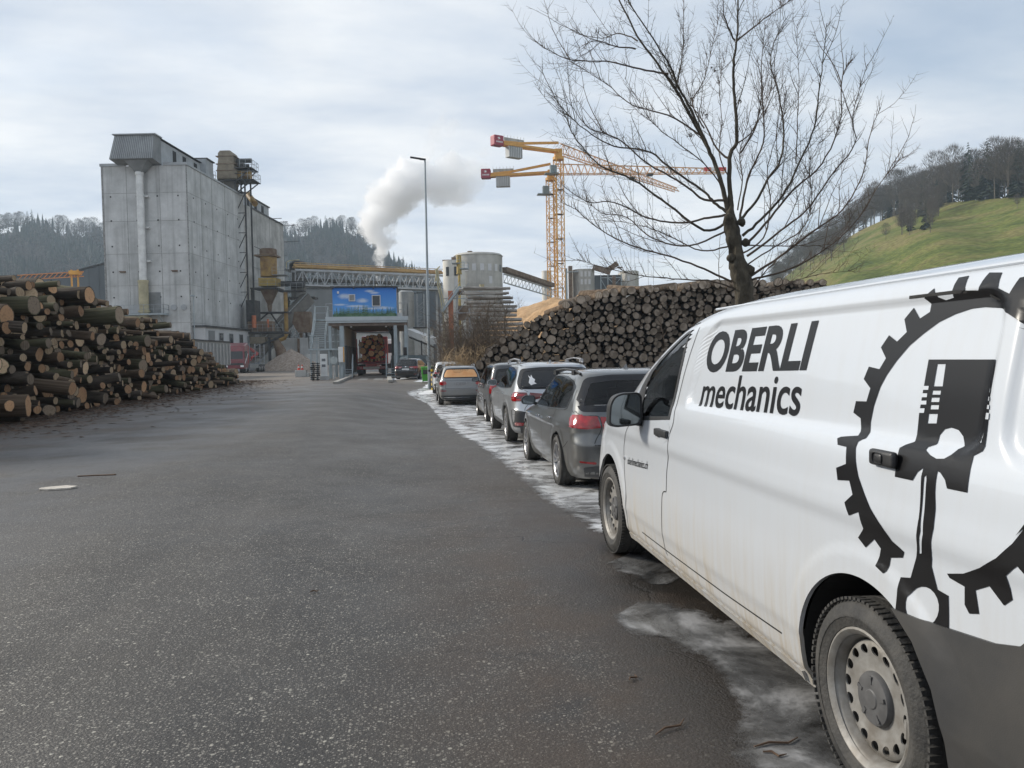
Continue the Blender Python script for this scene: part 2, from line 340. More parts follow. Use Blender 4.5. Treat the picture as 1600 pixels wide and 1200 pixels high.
def patch(name, left, right, z=.006, wid=.35, m_=None):
    """a strip of ice between two edge lines, thinning out at its rim"""
    n = 110; me = MB()
    def al(P, t):
        k = t*(len(P)-1); i = min(int(k), len(P)-2); return Vector(P[i]).lerp(Vector(P[i+1]), k-i)
    nu = 14; ed = []
    vs = []
    for j in range(n):
        t = j/(n-1); a, b = al(left, t), al(right, t)
        for i in range(nu):
            s = i/(nu-1); p = a.lerp(b, s)
            dist = min(s, 1-s)*(b-a).length; dist = min(dist, min(t, 1-t)*n*.12)
            ed.append(min(.55, dist/wid*.55))
            q = p + Vector((noise.noise(Vector((p.x*2.2, p.y*1.3, 1))), noise.noise(Vector((p.x*2, p.y*1.2, 7)))))*.10
            vs.append((q.x, q.y, gz(q.x, q.y)+z+.006*noise.noise(Vector((p.x, p.y, 0)))))
    me.add(vs, [(j*nu+i, j*nu+i+1, (j+1)*nu+i+1, (j+1)*nu+i) for j in range(n-1) for i in range(nu-1)])
    o = me.build(name, m_ or ICE, fix=False, smooth=60); a = o.data.attributes.new('edge', 'FLOAT', 'POINT'); a.data.foreach_set('value', ed)
    return tag(o, kind='structure')
def G2(x, y): p = gnd2(x, y); return (p.x, p.y)
patch('ice', [G2(*p) for p in [(632, 612), (668, 632), (700, 668), (735, 690), (770, 715), (800, 738), (838, 772), (880, 800), (935, 838)]],
      [(2.2, 52), (2.4, 38), (2.8, 24), (2.8, 17), (2.8, 14), (2.8, 11.5), (2.6, 9.5), (2.6, 8), (2.4, 7)])
patch('ice', [G2(*p) for p in [(940, 882), (955, 890), (975, 905), (1010, 915)]], [G2(*p) for p in [(985, 862), (1040, 880), (1060, 905), (1040, 915)]], wid=.16, m_=ICE2)
patch('ice', [G2(*p) for p in [(960, 960), (985, 985), (1040, 1000), (1085, 1040), (1125, 1090), (1140, 1120), (1140, 1160), (1165, 1230)]],
      [G2(*p) for p in [(1000, 940), (1060, 940), (1150, 975), (1230, 1020), (1330, 1080), (1430, 1160), (1500, 1230), (1560, 1300)]], wid=.2, m_=ICE2)
patch('snow', [(.35, 40.5), (.0, 46), (-.6, 52), (-.9, 56)], [(2.6, 40.5), (2.9, 46), (2.6, 52), (1.2, 57)],
      m_=mat('old_snow', (.66, .68, .70), .7, var=.15, scale=1.5, bump=.4), z=.008) if False else None
SNOW = mat('old_snow', (.55, .57, .60), .7, col2=(.82, .84, .86), scale=1.2, bump=.5)
surface('snow', blob(.1, 56.8, 1.6, 1.9, amp=.35, sd=2), .010, SNOW)
surface('snow', blob(1.5, 52.0, 1.5, .9, amp=.4, sd=5), .010, SNOW)
surface('snow', blob(1.75, 46.5, 1.2, 2.2, amp=.35, sd=9), .010, SNOW)
surface('snow', blob(2.0, 43.0, 1.7, 3.0, amp=.35, sd=12), .012, SNOW)
# bark litter in front of the hardwood stack (uncountable)
bark_lit = mat('bark_litter', (.060, .035, .022), .9, col2=(.15, .095, .06), scale=6)
lit = MB()
for i in range(5200):
    y = random.uniform(17, 60); x = -10.6 - (y-20)*.035 + random.gauss(.2, .9) + (random.random() < .12)*random.uniform(0, 3)
    a = random.uniform(0, pi); l = random.uniform(.03, .16); w_ = random.uniform(.012, .04); z = .012+random.random()*.05*(x < -10.5)
    dx, dy = cos(a)*l, sin(a)*l; ex, ey = -sin(a)*w_, cos(a)*w_
    lit.add([(x-dx, y-dy, z), (x+ex, y+ey, z+.018), (x+dx, y+dy, z+.004), (x-ex, y-ey, z+.01)], [(0, 1, 2, 3)])
tag(lit.build('bark_litter', bark_lit), 'brown bark flakes and splinters littered along the foot of the log stack', 'bark litter', kind='stuff')
# litter pieces lying on the asphalt
p = MB(); pts = blob(0, 0, .19, .12, 16, .18, 4, rot=.2)
p.prism(pts, 0, .022); p.mi = 0
_p = gnd(90, 764)
tag(p.build('wood_slab', mat('pale_wood', (.50, .46, .40), .8, var=.2, scale=10, bump=.4), bevel=.004, loc=(_p.x, _p.y, .001)), 'pale flat slab of wood lying on the asphalt at left', 'wood slab')
p = MB(); p.prism(blob(0, 0, .20, .03, 20, .5, 8, rot=.1), 0, .012); _p = gnd(160, 743)
tag(p.build('bark_strip', bark_lit, loc=(_p.x, _p.y, .001)), 'long thin brown strip of bark lying on the asphalt', 'bark strip')
sticks = [(1050, 1140, .16, .5), (1215, 1165, .17, .1), (1210, 1182, .07, -.6), (492, 926, .05, .2), (990, 1062, .06, .7)]
for i, (x, y, l, a) in enumerate(sticks):
    q = gnd(x, y); s = MB(); l *= .6; s.tube([(-l, 0, .006), (-l*.3, .012, .008), (l*.4, -.01, .007), (l, .02, .006)], [.003, .005, .0045, .002], 5)
    o = s.build('twig', bark_lit, smooth=60, loc=(q.x, q.y, .004)); o.rotation_euler = (0, 0, a)
    tag(o, ['dark twig lying on the asphalt left of the ice patch', 'dark twig frozen onto the ice beside the rear wheel', 'short dark twig on the ice below the longer twig', 'small dark splinter alone on the middle of the road', 'small dark chip on the road edge near the ice'][i], 'twig')

# ------------------------------------------------------------------ hills
def horizon_y(x): return 558.7-(x-642)*.01745
def az_pt(u, D, elev):      # bearing u (as measured), horizontal distance D, elevation angle elev (px units)
    d = ray(u, horizon_y(u)); h = hypot(d.x, d.y); return Vector((d.x/h*D, d.y/h*D, EYE+elev/FPX*D/h))
def hill(name, u0, u1, nu, foot, rid, E, back, m_, prof=1.25, namp=3., nv=26):
    g = MB(); 
    def P(i, j):
        u = lerp(u0, u1, i/(nu-1)); D0, D1 = foot(u), rid(u); t = j/(nv-1)
        if t < .8:
            s = t/.8; D = lerp(D0, D1, s); top = az_pt(u, D1, E(u)).z; z = -1.5 + (top+1.5)*(s**prof)
            z += namp*noise.noise(Vector((D*.012, u*.01, 0)))*sin(pi*s)
        else:
            s = (t-.8)/.2; D = lerp(D1, D1+back, s); z = az_pt(u, D1, E(u)).z*(1+.10*s)
        q = az_pt(u, D, 0); return (q.x, q.y, z)
    g.grid(P, nu, nv); o = g.build(name, m_, smooth=80, fix=False)
    return tag(o, kind='structure'), P
ET = [(-900, 190), (-300, 215), (0, 222), (60, 226), (120, 216), (165, 214), (230, 222), (300, 224), (400, 212), (455, 207), (500, 214), (540, 216), (570, 203), (600, 176), (640, 150), (665, 136), (690, 118), (720, 98), (800, 76), (840, 66), (900, 46), (1000, 34), (1150, 30), (1400, 20)]
forest_floor = mat('forest_floor', (.022, .026, .026), .95, var=.35, scale=.05, detail=8)
def Eb(u): return sinterp(ET, u)-19
hl, PL = hill('wooded_hill', -900, 1400, 120, lambda u: 420, lambda u: 800+max(0, (u-600))*.5, Eb, 200, forest_floor, prof=1.1, namp=10)
def meadow_mat():
    m_ = bpy.data.materials.new('meadow'); m_.use_nodes = True; nt = m_.node_tree; b = nt.nodes['Principled BSDF']; b.inputs['Roughness'].default_value = .95; b.inputs['Specular IOR Level'].default_value = .1
    tc = N(nt, 'ShaderNodeTexCoord'); v = tc.outputs['Object']
    mp = N(nt, 'ShaderNodeMapping'); mp.inputs['Scale'].default_value = (1, 1, 3.5); L(nt, v, mp.inputs[0])
    def nz(s, d, vec, dist=0.):
        n = N(nt, 'ShaderNodeTexNoise', i_Scale=s, i_Detail=d, i_Roughness=.62, i_Distortion=dist); L(nt, vec, n.inputs['Vector']); return n.outputs[0]
    def rp(x, els):
        c = N(nt, 'ShaderNodeValToRGB'); e = c.color_ramp.elements; e[0].position, e[0].color = els[0][0], (*els[0][1], 1); e[1].position, e[1].color = els[-1][0], (*els[-1][1], 1)
        for q, cc in els[1:-1]: k = e.new(q); k.color = (*cc, 1)
        L(nt, x, c.inputs[0]); return c.outputs[0]
    a = rp(nz(.035, 8, mp.outputs[0], .5), [(.30, (.060, .085, .022)), (.47, (.125, .145, .040)), (.56, (.17, .155, .06)), (.72, (.21, .17, .09))])
    bb = rp(nz(.6, 5, mp.outputs[0]), [(.35, (.6, .6, .6)), (.65, (1.25, 1.25, 1.2))])
    mx = N(nt, 'ShaderNodeMix', data_type='RGBA', blend_type='MULTIPLY'); mx.inputs[0].default_value = 1; L(nt, a, mx.inputs[6]); L(nt, bb, mx.inputs[7]); L(nt, mx.outputs[2], b.inputs['Base Color'])
    bp = N(nt, 'ShaderNodeBump', i_Strength=.8, i_Distance=1.2); L(nt, nz(.12, 8, mp.outputs[0]), bp.inputs['Height']); L(nt, bp.outputs[0], b.inputs['Normal']); return m_
EG = [(1085, -8), (1150, 40), (1200, 90), (1240, 126), (1300, 160), (1350, 188), (1400, 208), (1440, 218), (1480, 226), (1600, 234), (1800, 250), (2300, 260), (2600, 220)]
DG = [(1100, 560), (1240, 500), (1300, 450), (1400, 390), (1500, 330), (1600, 300), (2600, 300)]
hr, PR = hill('meadow_hill', 1080, 2600, 130, lambda u: 95, lambda u: sinterp(DG, u), lambda u: sinterp(EG, u), 160, meadow_mat(), prof=1.12, namp=4, nv=60)
def hillz(u, s, side='R'):   # point on the right hill, s = 0 foot .. 1 forest edge
    D0, D1 = 95, sinterp(DG, u); D = lerp(D0, D1, s); top = az_pt(u, D1, sinterp(EG, u)).z
    z = -1.5+(top+1.5)*(s**1.12)+4*noise.noise(Vector((D*.012, u*.01, 0)))*sin(pi*s) if s <= 1 else top*(1+.10*(D-D1)/160)
    q = az_pt(u, D, 0); return Vector((q.x, q.y, z))
# ---- far trees: a few kinds, copied
twig_far = mat('bare_twigs_far', (.060, .050, .042), .95, col2=(.10, .082, .068), scale=.3)
bark_far = mat('bare_trunk_far', (.12, .105, .088), .95, var=.3, scale=.4)
ever_far = mat('evergreen_far', (.012, .022, .016), .95, col2=(.030, .045, .028), scale=.35)
def bare_crown(rnd, H, W, n, tri=.7):
    """limbs and a mist of twig slivers"""
    t = MB(); c = MB()
    t.tube([(0, 0, -1), (rnd.uniform(-.2, .2), 0, H*.35), (rnd.uniform(-.4, .4), rnd.uniform(-.4, .4), H*.8)], [H*.013, H*.010, H*.003], 5)
    for i in range(9):
        z0 = H*rnd.uniform(.3, .65); a = rnd.uniform(0, 2*pi); r = W*rnd.uniform(.5, .95)
        t.tube([(0, 0, z0), (cos(a)*r*.45, sin(a)*r*.45, z0+H*.16), (cos(a)*r*.8, sin(a)*r*.8, z0+H*.33)], [H*.006, H*.0035, H*.001], 4)
    for i in range(n):
        a = rnd.uniform(0, 2*pi); k = rnd.random()**.5; zf = rnd.random(); rr = W*k*sqrt(max(0, 1-(2*zf-1)**2)*.9+.1)
        p = Vector((cos(a)*rr, sin(a)*rr, H*(.32+.68*zf)))
        d = Vector((p.x*.6+rnd.gauss(0, .5), p.y*.6+rnd.gauss(0, .5), H*.10+rnd.uniform(.3, 1.2))).normalized()*rnd.uniform(.5, 1.5)*H/14
        s = Vector((rnd.gauss(0, 1), rnd.gauss(0, 1), rnd.gauss(0, .4))).normalized()*.055*tri*H/14
        c.add([p-s, p+s, p+d], [(0, 1, 2)])
    return t, c
def conifer(rnd, H, W, lay=22, per=13):
    t = MB(); c = MB(); t.tube([(0, 0, -1), (0, 0, H*.95)], [H*.014, .02], 5)
    for i in range(lay):
        f = i/lay; z = H*(.10+.9*f); r = W*(1-f)**.85*rnd.uniform(.75, 1.1)+.1
        for k in range(max(5, int(per*(1-f*.6)))):
            a = rnd.uniform(0, 2*pi); rr = r*rnd.uniform(.6, 1.1); q = Vector((cos(a)*rr, sin(a)*rr, z-rr*.35)); s = Vector((-sin(a), cos(a), 0))*rr*.30+Vector((0, 0, .1))
            c.add([(0, 0, z+.2), q-s, q+Vector((cos(a)*.2, sin(a)*.2, -.3)), q+s], [(0, 1, 2), (0, 2, 3)])
    return t, c
rnd = random.Random(3)
protos = []
for k in range(5):
    t, c = bare_crown(rnd, 17, rnd.uniform(4.0, 5.5), 2100); protos.append(('bare_tree', t, c, twig_far))
for k in range(3):
    t, c = conifer(rnd, 19, rnd.uniform(3.0, 3.8)); protos.append(('conifer', t, c, ever_far))
PM = []
for nm, t, c, cm in protos:
    a = t.build('trunk', bark_far if nm == 'bare_tree' else darksteel, fix=False); b = c.build('crown', cm, fix=False)
    PM.append((nm, a.data, b.data)); bpy.data.objects.remove(a); bpy.data.objects.remove(b)
def far_tree(pos, k, s, label, group):
    nm, tm, cm = PM[k]; o = thing(nm, label, 'tree', pos, random.uniform(0, 6.28), group); o.scale = (s*random.uniform(.9, 1.15), s*random.uniform(.9, 1.15), s)
    for n_, me in (('trunk', tm), ('crown', cm)):
        c = bpy.data.objects.new(n_, me); COL.objects.link(c); c.parent = o
    return o
rnd = random.Random(11); random.seed(5)
# forest edge above the meadow, row behind row
for row in range(4):
    n = 34
    for i in range(n):
        u = lerp(1215, 1680, (i+rnd.uniform(-.4, .4))/n); D1 = sinterp(DG, u)
        s = 1+(row*9+rnd.uniform(-3, 3))/(D1-95); k = rnd.choice([0, 1, 2, 3, 4, 0, 1, 2, 6, 5])
        if 1485 < u < 1600 and row < 3: k = rnd.choice([0, 1, 2, 3, 4, 5, 6, 7])
        far_tree(hillz(u, s), k, rnd.uniform(.80, 1.2)*(.85 if u < 1350 else 1.0 if u > 1450 else 1), ('dark evergreen' if k > 4 else 'bare leafless tree')+(' in the front row' if row == 0 else ' behind the front row')+' of the forest edge, '+('lower left' if u < 1320 else 'middle' if u < 1460 else 'upper right'), 'trees of the forest edge above the meadow')
for i in range(34):   # lower band of woodland running down the left side of the meadow
    u = rnd.uniform(1205, 1330); far_tree(hillz(u, rnd.uniform(.78, .99)-(1330-u)*.0006), rnd.choice([0, 1, 2, 3, 4]), rnd.uniform(.45, .8), 'small bare tree in the woodland strip left of the meadow', 'trees of the strip beside the meadow')
for i in range(30):   # overgrown clump in the middle of the meadow
    u = rnd.uniform(1408, 1468); s = lerp(.60, .97, rnd.random()); up_ = s > .8
    far_tree(hillz(u, s), rnd.choice([0, 1, 2, 3, 4, 5]), rnd.uniform(.36, .52)*(1.35 if up_ else 1), 'taller dark tree at the upper side of the overgrown clump on the meadow' if up_ else 'low bushy tree at the lower side of the overgrown clump on the meadow', 'clump of trees on the meadow')
far_tree(hillz(1384, .63), 2, .32, 'small round bare fruit tree alone on the meadow slope', None)
far_tree(hillz(1588, .86), 1, .25, 'thin young tree near the top of the meadow', None)
# the ridge of the wooded hill on the left: individual trees on the skyline
nl = 100
for i in range(nl):
    u = lerp(-20, 720, (i+rnd.uniform(-.5, .5))/nl)
    if 178 < u < 445: continue
    D = 800+max(0, (u-600))*.5; q = az_pt(u, D, 0); z = az_pt(u, D, Eb(u)).z; k = rnd.choice([0, 1, 2, 3, 4, 5, 6]) if u < 560 else rnd.choice([5, 6, 7, 5, 0])
    far_tree(Vector((q.x, q.y, z-1)), k, rnd.uniform(.65, 1.1)*(.8 if u > 600 else 1), ('dark conifer' if k > 4 else 'bare tree')+' on the skyline of the wooded hill, '+('left of the silo block' if u < 300 else 'just right of the silo block' if u < 560 else 'right of the steam'), 'skyline trees of the wooded hill')
# the rest of the wood reads as one mass
wood = MB()
def cheap(mb, p, H, W, ev, rnd):
    if ev:
        for f in (.0, .3, .6):
            r = W*(1-f); z = p.z+H*f; n = 6; b = [(p.x+cos(2*pi*k/n+f)*r*rnd.uniform(.7, 1.2), p.y+sin(2*pi*k/n+f)*r*rnd.uniform(.7, 1.2), z+rnd.uniform(-1, 1)) for k in range(n)]
            mb.add(b+[(p.x, p.y, z+H*.5)], [(k, (k+1) % n, n) for k in range(n)])
    else:
        for k in range(26):
            a = rnd.uniform(0, 6.28); rr = W*rnd.random()**.5; c = Vector((p.x+cos(a)*rr, p.y+sin(a)*rr, p.z+H*rnd.uniform(.3, 1)))
            d = Vector((rnd.gauss(0, 1), rnd.gauss(0, 1), rnd.uniform(.8, 2.5)))*.9; s = Vector((rnd.gauss(0, .3), rnd.gauss(0, .3), rnd.gauss(0, .1)))
            mb.add([c-s, c+s, c+d], [(0, 1, 2)])
def PLz(u, s):
    D0, D1 = 420, 800+max(0, (u-600))*.5; D = lerp(D0, D1, s); top = az_pt(u, D1, Eb(u)).z
    z = -1.5+(top+1.5)*(s**1.1)+10*noise.noise(Vector((D*.012, u*.01, 0)))*sin(pi*s); q = az_pt(u, D, 0); return Vector((q.x, q.y, z))
woodE = MB()
for i in range(9000):
    u = rnd.uniform(-250, 1050); s = rnd.uniform(.03, 1.0)
    if 200 < u < 430 and rnd.random() < .85: continue
    p = PLz(u, s); ev = noise.noise(Vector((u*.02, s*5, 2)))+rnd.gauss(0, .2) > .02
    cheap(woodE if ev else wood, p, rnd.uniform(10, 16), rnd.uniform(2.2, 3.6), ev, rnd)
tag(wood.build('leafless_wood', mat('hill_wood', (.050, .046, .044), .95, col2=(.10, .085, .075), scale=.05, detail=8), fix=False), 'mass of bare leafless trees covering the hazy hill behind the plant', 'wood', kind='stuff')
tag(woodE.build('evergreen_wood', mat('hill_evergreens', (.012, .020, .018), .95, col2=(.030, .042, .032), scale=.06), fix=False), 'mass of dark evergreens covering the hazy hill behind the plant', 'wood', kind='stuff')
# ------------------------------------------------------------------ vehicles: tools
from mathutils.geometry import tessellate_polygon
def paint(name, col, metal=.6, rough=.32, dirt=(.20, .18, .155), dz=.55, damt=.85, flake=.06):
    """lacquered paint with real road film: thickest near the sill, streaked"""
    m_ = bpy.data.materials.new(name); m_.use_nodes = True; nt = m_.node_tree; b = nt.nodes['Principled BSDF']
    tc = N(nt, 'ShaderNodeTexCoord'); sx = N(nt, 'ShaderNodeSeparateXYZ'); L(nt, tc.outputs['Object'], sx.inputs[0])
    mp = N(nt, 'ShaderNodeMapping'); mp.inputs['Scale'].default_value = (6, 9, .8); L(nt, tc.outputs['Object'], mp.inputs[0])
    n = N(nt, 'ShaderNodeTexNoise', i_Scale=2.2, i_Detail=7.0, i_Roughness=.62); L(nt, mp.outputs[0], n.inputs['Vector'])
    r = N(nt, 'ShaderNodeMapRange', i_From_Min=dz+.30, i_From_Max=.22, i_To_Min=0, i_To_Max=1.0); L(nt, sx.outputs[2], r.inputs[0])
    pw = N(nt, 'ShaderNodeMath', operation='POWER'); L(nt, r.outputs[0], pw.inputs[0]); pw.inputs[1].default_value = 1.45
    k = N(nt, 'ShaderNodeMapRange', i_From_Min=.3, i_From_Max=.7, i_To_Min=.35, i_To_Max=1.25); L(nt, n.outputs[0], k.inputs[0])
    mu = N(nt, 'ShaderNodeMath', operation='MULTIPLY', use_clamp=True); L(nt, pw.outputs[0], mu.inputs[0]); L(nt, k.outputs[0], mu.inputs[1])
    ma = N(nt, 'ShaderNodeMath', operation='MULTIPLY_ADD', use_clamp=True); L(nt, mu.outputs[0], ma.inputs[0]); ma.inputs[1].default_value = damt
    k2 = N(nt, 'ShaderNodeMapRange', i_From_Min=.45, i_From_Max=.8, i_To_Min=.0, i_To_Max=.12); L(nt, n.outputs[0], k2.inputs[0]); L(nt, k2.outputs[0], ma.inputs[2])
    mx = N(nt, 'ShaderNodeMix', data_type='RGBA'); L(nt, ma.outputs[0], mx.inputs[0]); mx.inputs[6].default_value = (*col, 1); mx.inputs[7].default_value = (*dirt, 1); L(nt, mx.outputs[2], b.inputs['Base Color'])
    ro = N(nt, 'ShaderNodeMapRange', i_To_Min=rough, i_To_Max=.85); L(nt, ma.outputs[0], ro.inputs[0]); L(nt, ro.outputs[0], b.inputs['Roughness'])
    me_ = N(nt, 'ShaderNodeMapRange', i_To_Min=metal, i_To_Max=0); L(nt, ma.outputs[0], me_.inputs[0]); L(nt, me_.outputs[0], b.inputs['Metallic'])
    co = N(nt, 'ShaderNodeMapRange', i_From_Max=.6, i_To_Min=1.0, i_To_Max=0); L(nt, ma.outputs[0], co.inputs[0]); L(nt, co.outputs[0], b.inputs['Coat Weight']); b.inputs['Coat Roughness'].default_value = .04
    return m_
def ring_pts(z, S):
    yr, yf, hw = sinterp(S['yr'], z), sinterp(S['yf'], z), sinterp(S['hw'], z)
    a = min(S.get('a', .34), hw*.6); br = min(S.get('br', .30), (yf-yr)*.3); bf = min(S.get('bf', .55), (yf-yr)*.3); bow = S.get('bow', .05)*min(1, hw/.5)
    nb, nc, ns = S.get('nb', 8), S.get('nc', 9), S.get('ns', 150); out = []
    xi = hw-a
    for i in range(nb): x = xi*i/nb; out.append((x, yr-bow*(1-(x/max(hw, .01))**2)+bow))
    e0 = -bow*(1-(xi/max(hw, .01))**2)+bow
    for i in range(nc): t = (i/nc)*pi/2; out.append((xi+a*sin(t)**.9, yr+e0+(br-e0)*(1-cos(t)**.9)))
    tr, tf = S.get('tr', .03), S.get('tf', .05)
    y0, y1 = yr+br, yf-bf
    for i in range(ns+1):
        y = lerp(y0, y1, i/ns); out.append((hw, y))
    e1 = bow*2*(1-(xi/max(hw, .01))**2)
    for i in range(1, nc+1): t = (i/nc)*pi/2; out.append((xi+a*cos(t)**.9, y1+(bf-bow*2+e1)*sin(t)**.9))
    for i in range(1, nb+1): x = xi*(1-i/nb); out.append((x, yf-bow*2+bow*2*(1-(x/max(hw, .01))**2)))
    L_ = yf-yr; yc = (yr+yf)/2; res = []
    for x, y in out:
        t = (y-S.get('ymid', 0))
        k = 1-tr*sstep(.5, S['len']/2, -t)**1.3-tf*sstep(.6, S['len']/2, t)**1.3
        res.append((x*k, y))
    return res
def shell(S):
    """body skin: half rings on both sides, returned as bmesh"""
    zs = S['zs']; b = bmesh.new(); rows = []
    ft = S.get('feat'); wp = S.get('warp')
    for z in zs:
        h = ring_pts(z, S); row = []
        for sgn in (-1, 1):
            pts = h if sgn == -1 else h[-2:0:-1]
            for x, y in pts:
                xx = x
                if ft and x > .3: xx += ft(y, z, x)
                zz = z + (wp(xx, y, z) if wp else 0)
                row.append(b.verts.new((sgn*xx, y, zz)))
        rows.append(row)
    n = len(rows[0])
    for r0, r1 in zip(rows, rows[1:]):
        for i in range(n): b.faces.new((r0[i], r0[(i+1) % n], r1[(i+1) % n], r1[i]))
    # close the roof: bridge left and right
    top = rows[-1]; h = len(top)//2
    for i in range(h):
        j = (-i) % n; k = (-(i+1)) % n
        q = [top[i], top[i+1], top[k], top[j]]; u = []
        [u.append(v) for v in q if v not in u]
        if len(u) > 2:
            try: b.faces.new(u)
            except ValueError: pass
    bmesh.ops.recalc_face_normals(b, faces=b.faces)
    return b
def cut_arches(b, arches, thick=.018):
    for (cy, cz, r) in arches:
        dele = [f for f in b.faces if abs(f.calc_center_median().x) > .45 and hypot(f.calc_center_median().y-cy, f.calc_center_median().z-cz) < r and abs(f.normal.x) > .25]
        ds = set(dele); edge_v = set()
        for f in dele:
            for v in f.verts:
                if any(g not in ds for g in v.link_faces): edge_v.add(v)
        bmesh.ops.delete(b, geom=dele, context='FACES')
        zb = min(v.co.z for v in b.verts)
        for v in edge_v:
            if not v.is_valid: continue
            d = Vector((v.co.y-cy, v.co.z-cz)); 
            if d.length < 1e-5: continue
            d = d.normalized()*r; v.co.y = cy+d.x; v.co.z = max(zb, cz+d.y)
        ee = [e for e in b.edges if e.is_boundary and all(v in edge_v for v in e.verts)]
        ex = bmesh.ops.extrude_edge_only(b, edges=ee)
        for v in [g for g in ex['geom'] if isinstance(g, bmesh.types.BMVert)]: v.co.x -= math.copysign(thick, v.co.x)
def point_in(poly, x, y):
    c = False; n = len(poly)
    for i in range(n):
        x0, y0 = poly[i]; x1, y1 = poly[(i+1) % n]
        if (y0 > y) != (y1 > y) and x < (x1-x0)*(y-y0)/(y1-y0)+x0: c = not c
    return c
def inset(poly, d):
    n = len(poly); A = sum(poly[i][0]*poly[(i+1) % n][1]-poly[(i+1) % n][0]*poly[i][1] for i in range(n)); s = 1 if A > 0 else -1; out = []
    for i in range(n):
        p0, p1, p2 = Vector(poly[i-1]), Vector(poly[i]), Vector(poly[(i+1) % n]); e0 = (p1-p0).normalized(); e1 = (p2-p1).normalized()
        n0 = Vector((-e0.y, e0.x))*s; n1 = Vector((-e1.y, e1.x))*s; m_ = n0+n1; m_ = m_/max(.35, m_.length_squared/2) if m_.length > .01 else n0
        out.append((p1.x+m_.x*d, p1.y+m_.y*d))
    return out
def rnd_poly(poly, r, k=4):
    """round the corners of a polygon"""
    out = []; n = len(poly)
    for i in range(n):
        p0, p1, p2 = Vector(poly[i-1]), Vector(poly[i]), Vector(poly[(i+1) % n]); a = (p0-p1); c = (p2-p1); rr = min(r, a.length*.45, c.length*.45)
        a = p1+a.normalized()*rr; c = p1+c.normalized()*rr
        for j in range(k+1): t = j/k; q = a*(1-t)**2+p1*2*t*(1-t)+c*t*t; out.append((q.x, q.y))
    return out
def fill(polys, grid=.04):
    b = bmesh.new(); pl = [[Vector((x, y, 0)) for x, y in p] for p in polys]; tri = tessellate_polygon(pl)
    vs = [b.verts.new(v) for p in pl for v in p]
    for t in tri:
        try: b.faces.new([vs[i] for i in t])
        except ValueError: pass
    bis(b, grid); return b
def bis(b, grid):
    for ax in (0, 1):
        lo = min(v.co[ax] for v in b.verts); hi = max(v.co[ax] for v in b.verts); k = math.floor(lo/grid)+1
        while k*grid < hi:
            no = Vector((0, 0, 0)); no[ax] = 1; co = Vector((0, 0, 0)); co[ax] = k*grid+.00013
            bmesh.ops.bisect_plane(b, geom=b.verts[:]+b.edges[:]+b.faces[:], plane_co=co, plane_no=no, dist=1e-6); k += 1
def drape(bvh, polys, axis, off, name, m_, parent, grid=.04, sgn=-1, thick=0, lim=None):
    """lay a flat outline on the body skin, seen from the side ((y,z) outlines) or from the rear/front ((x,z) outlines)"""
    b = polys if isinstance(polys, bmesh.types.BMesh) else fill(polys, grid)
    dead = []
    for v in b.verts:
        p, q = v.co.x, v.co.y
        if axis == 'side': o = Vector((sgn*4, p, q)); d = Vector((-sgn, 0, 0))
        elif axis == 'rear': o = Vector((p, -9, q)); d = Vector((0, 1, 0))
        else: o = Vector((p, 9, q)); d = Vector((0, -1, 0))
        h, nn, _, _ = bvh.ray_cast(o, d)
        if axis == 'rear' and ((abs(p) > .6 and q < 1.1) or (abs(p) > .75 and q < 1.35)) and (h is None or h.y > -1.95): h, nn, _, _ = bvh.find_nearest(Vector((p, -2.05, q)))
        if h is None:
            h, nn, _, _ = bvh.find_nearest(Vector((sgn*.8, p, q)) if axis == 'side' else Vector((p, -2.3 if axis == 'rear' else 2.3, q)))
        if nn.dot(d) > 0: nn = -nn
        e = (nn-d).normalized()
        v.co = h+e*off
    bmesh.ops.recalc_face_normals(b, faces=b.faces)
    for f in b.faces: f.smooth = True
    # make sure faces look outwards
    if b.faces:
        c = Vector((sgn, 0, 0)) if axis == 'side' else Vector((0, -1 if axis == 'rear' else 1, 0))
        if sum(f.normal.dot(c)*f.calc_area() for f in b.faces) < 0: bmesh.ops.reverse_faces(b, faces=b.faces)
    if thick:
        ex = bmesh.ops.extrude_edge_only(b, edges=[e for e in b.edges if e.is_boundary])
        c = Vector((-sgn, 0, 0)) if axis == 'side' else Vector((0, 1 if axis == 'rear' else -1, 0))
        for v in [g for g in ex['geom'] if isinstance(g, bmesh.types.BMVert)]: v.co += c*thick
    me = bpy.data.meshes.new(name); b.to_mesh(me); b.free(); me.materials.append(m_)
    if thick: me.set_sharp_from_angle(angle=R(40))
    o = bpy.data.objects.new(name, me); COL.objects.link(o); o.parent = parent; return o
def ribbon(pts, w, closed=False):
    """outline of a narrow line along pts"""
    P = [Vector(p) for p in pts]; n = len(P); Lf, Rt = [], []
    for i in range(n):
        a = P[max(i-1, 0)]; c = P[min(i+1, n-1)]; d = (c-a).normalized(); q = Vector((-d.y, d.x))*w/2; Lf.append(P[i]+q); Rt.append(P[i]-q)
    return [(v.x, v.y) for v in Lf+Rt[::-1]]
def curve2(pts, k=6):
    """Catmull-Rom through 2-D points"""
    P = [Vector(p) for p in pts]; out = []
    for i in range(len(P)-1):
        p0, p1, p2, p3 = P[max(i-1, 0)], P[i], P[i+1], P[min(i+2, len(P)-1)]
        for j in range(k):
            t = j/k; q = .5*((2*p1)+(p2-p0)*t+(2*p0-5*p1+4*p2-p3)*t*t+(-p0+3*p1-3*p2+p3)*t**3); out.append(tuple(q))
    out.append(tuple(P[-1])); return out
rimm = mat('alloy_rim', (.42, .42, .43), .35, .8, var=.15, scale=8)
steelrim = mat('steel_rim', (.30, .295, .28), .55, .25, col2=(.17, .155, .135), scale=9, bump=.1)
glassm = glass('car_glass', dark=.26, ior=1.75); glass_l = glass('window_glass', dark=.55, ior=1.6)
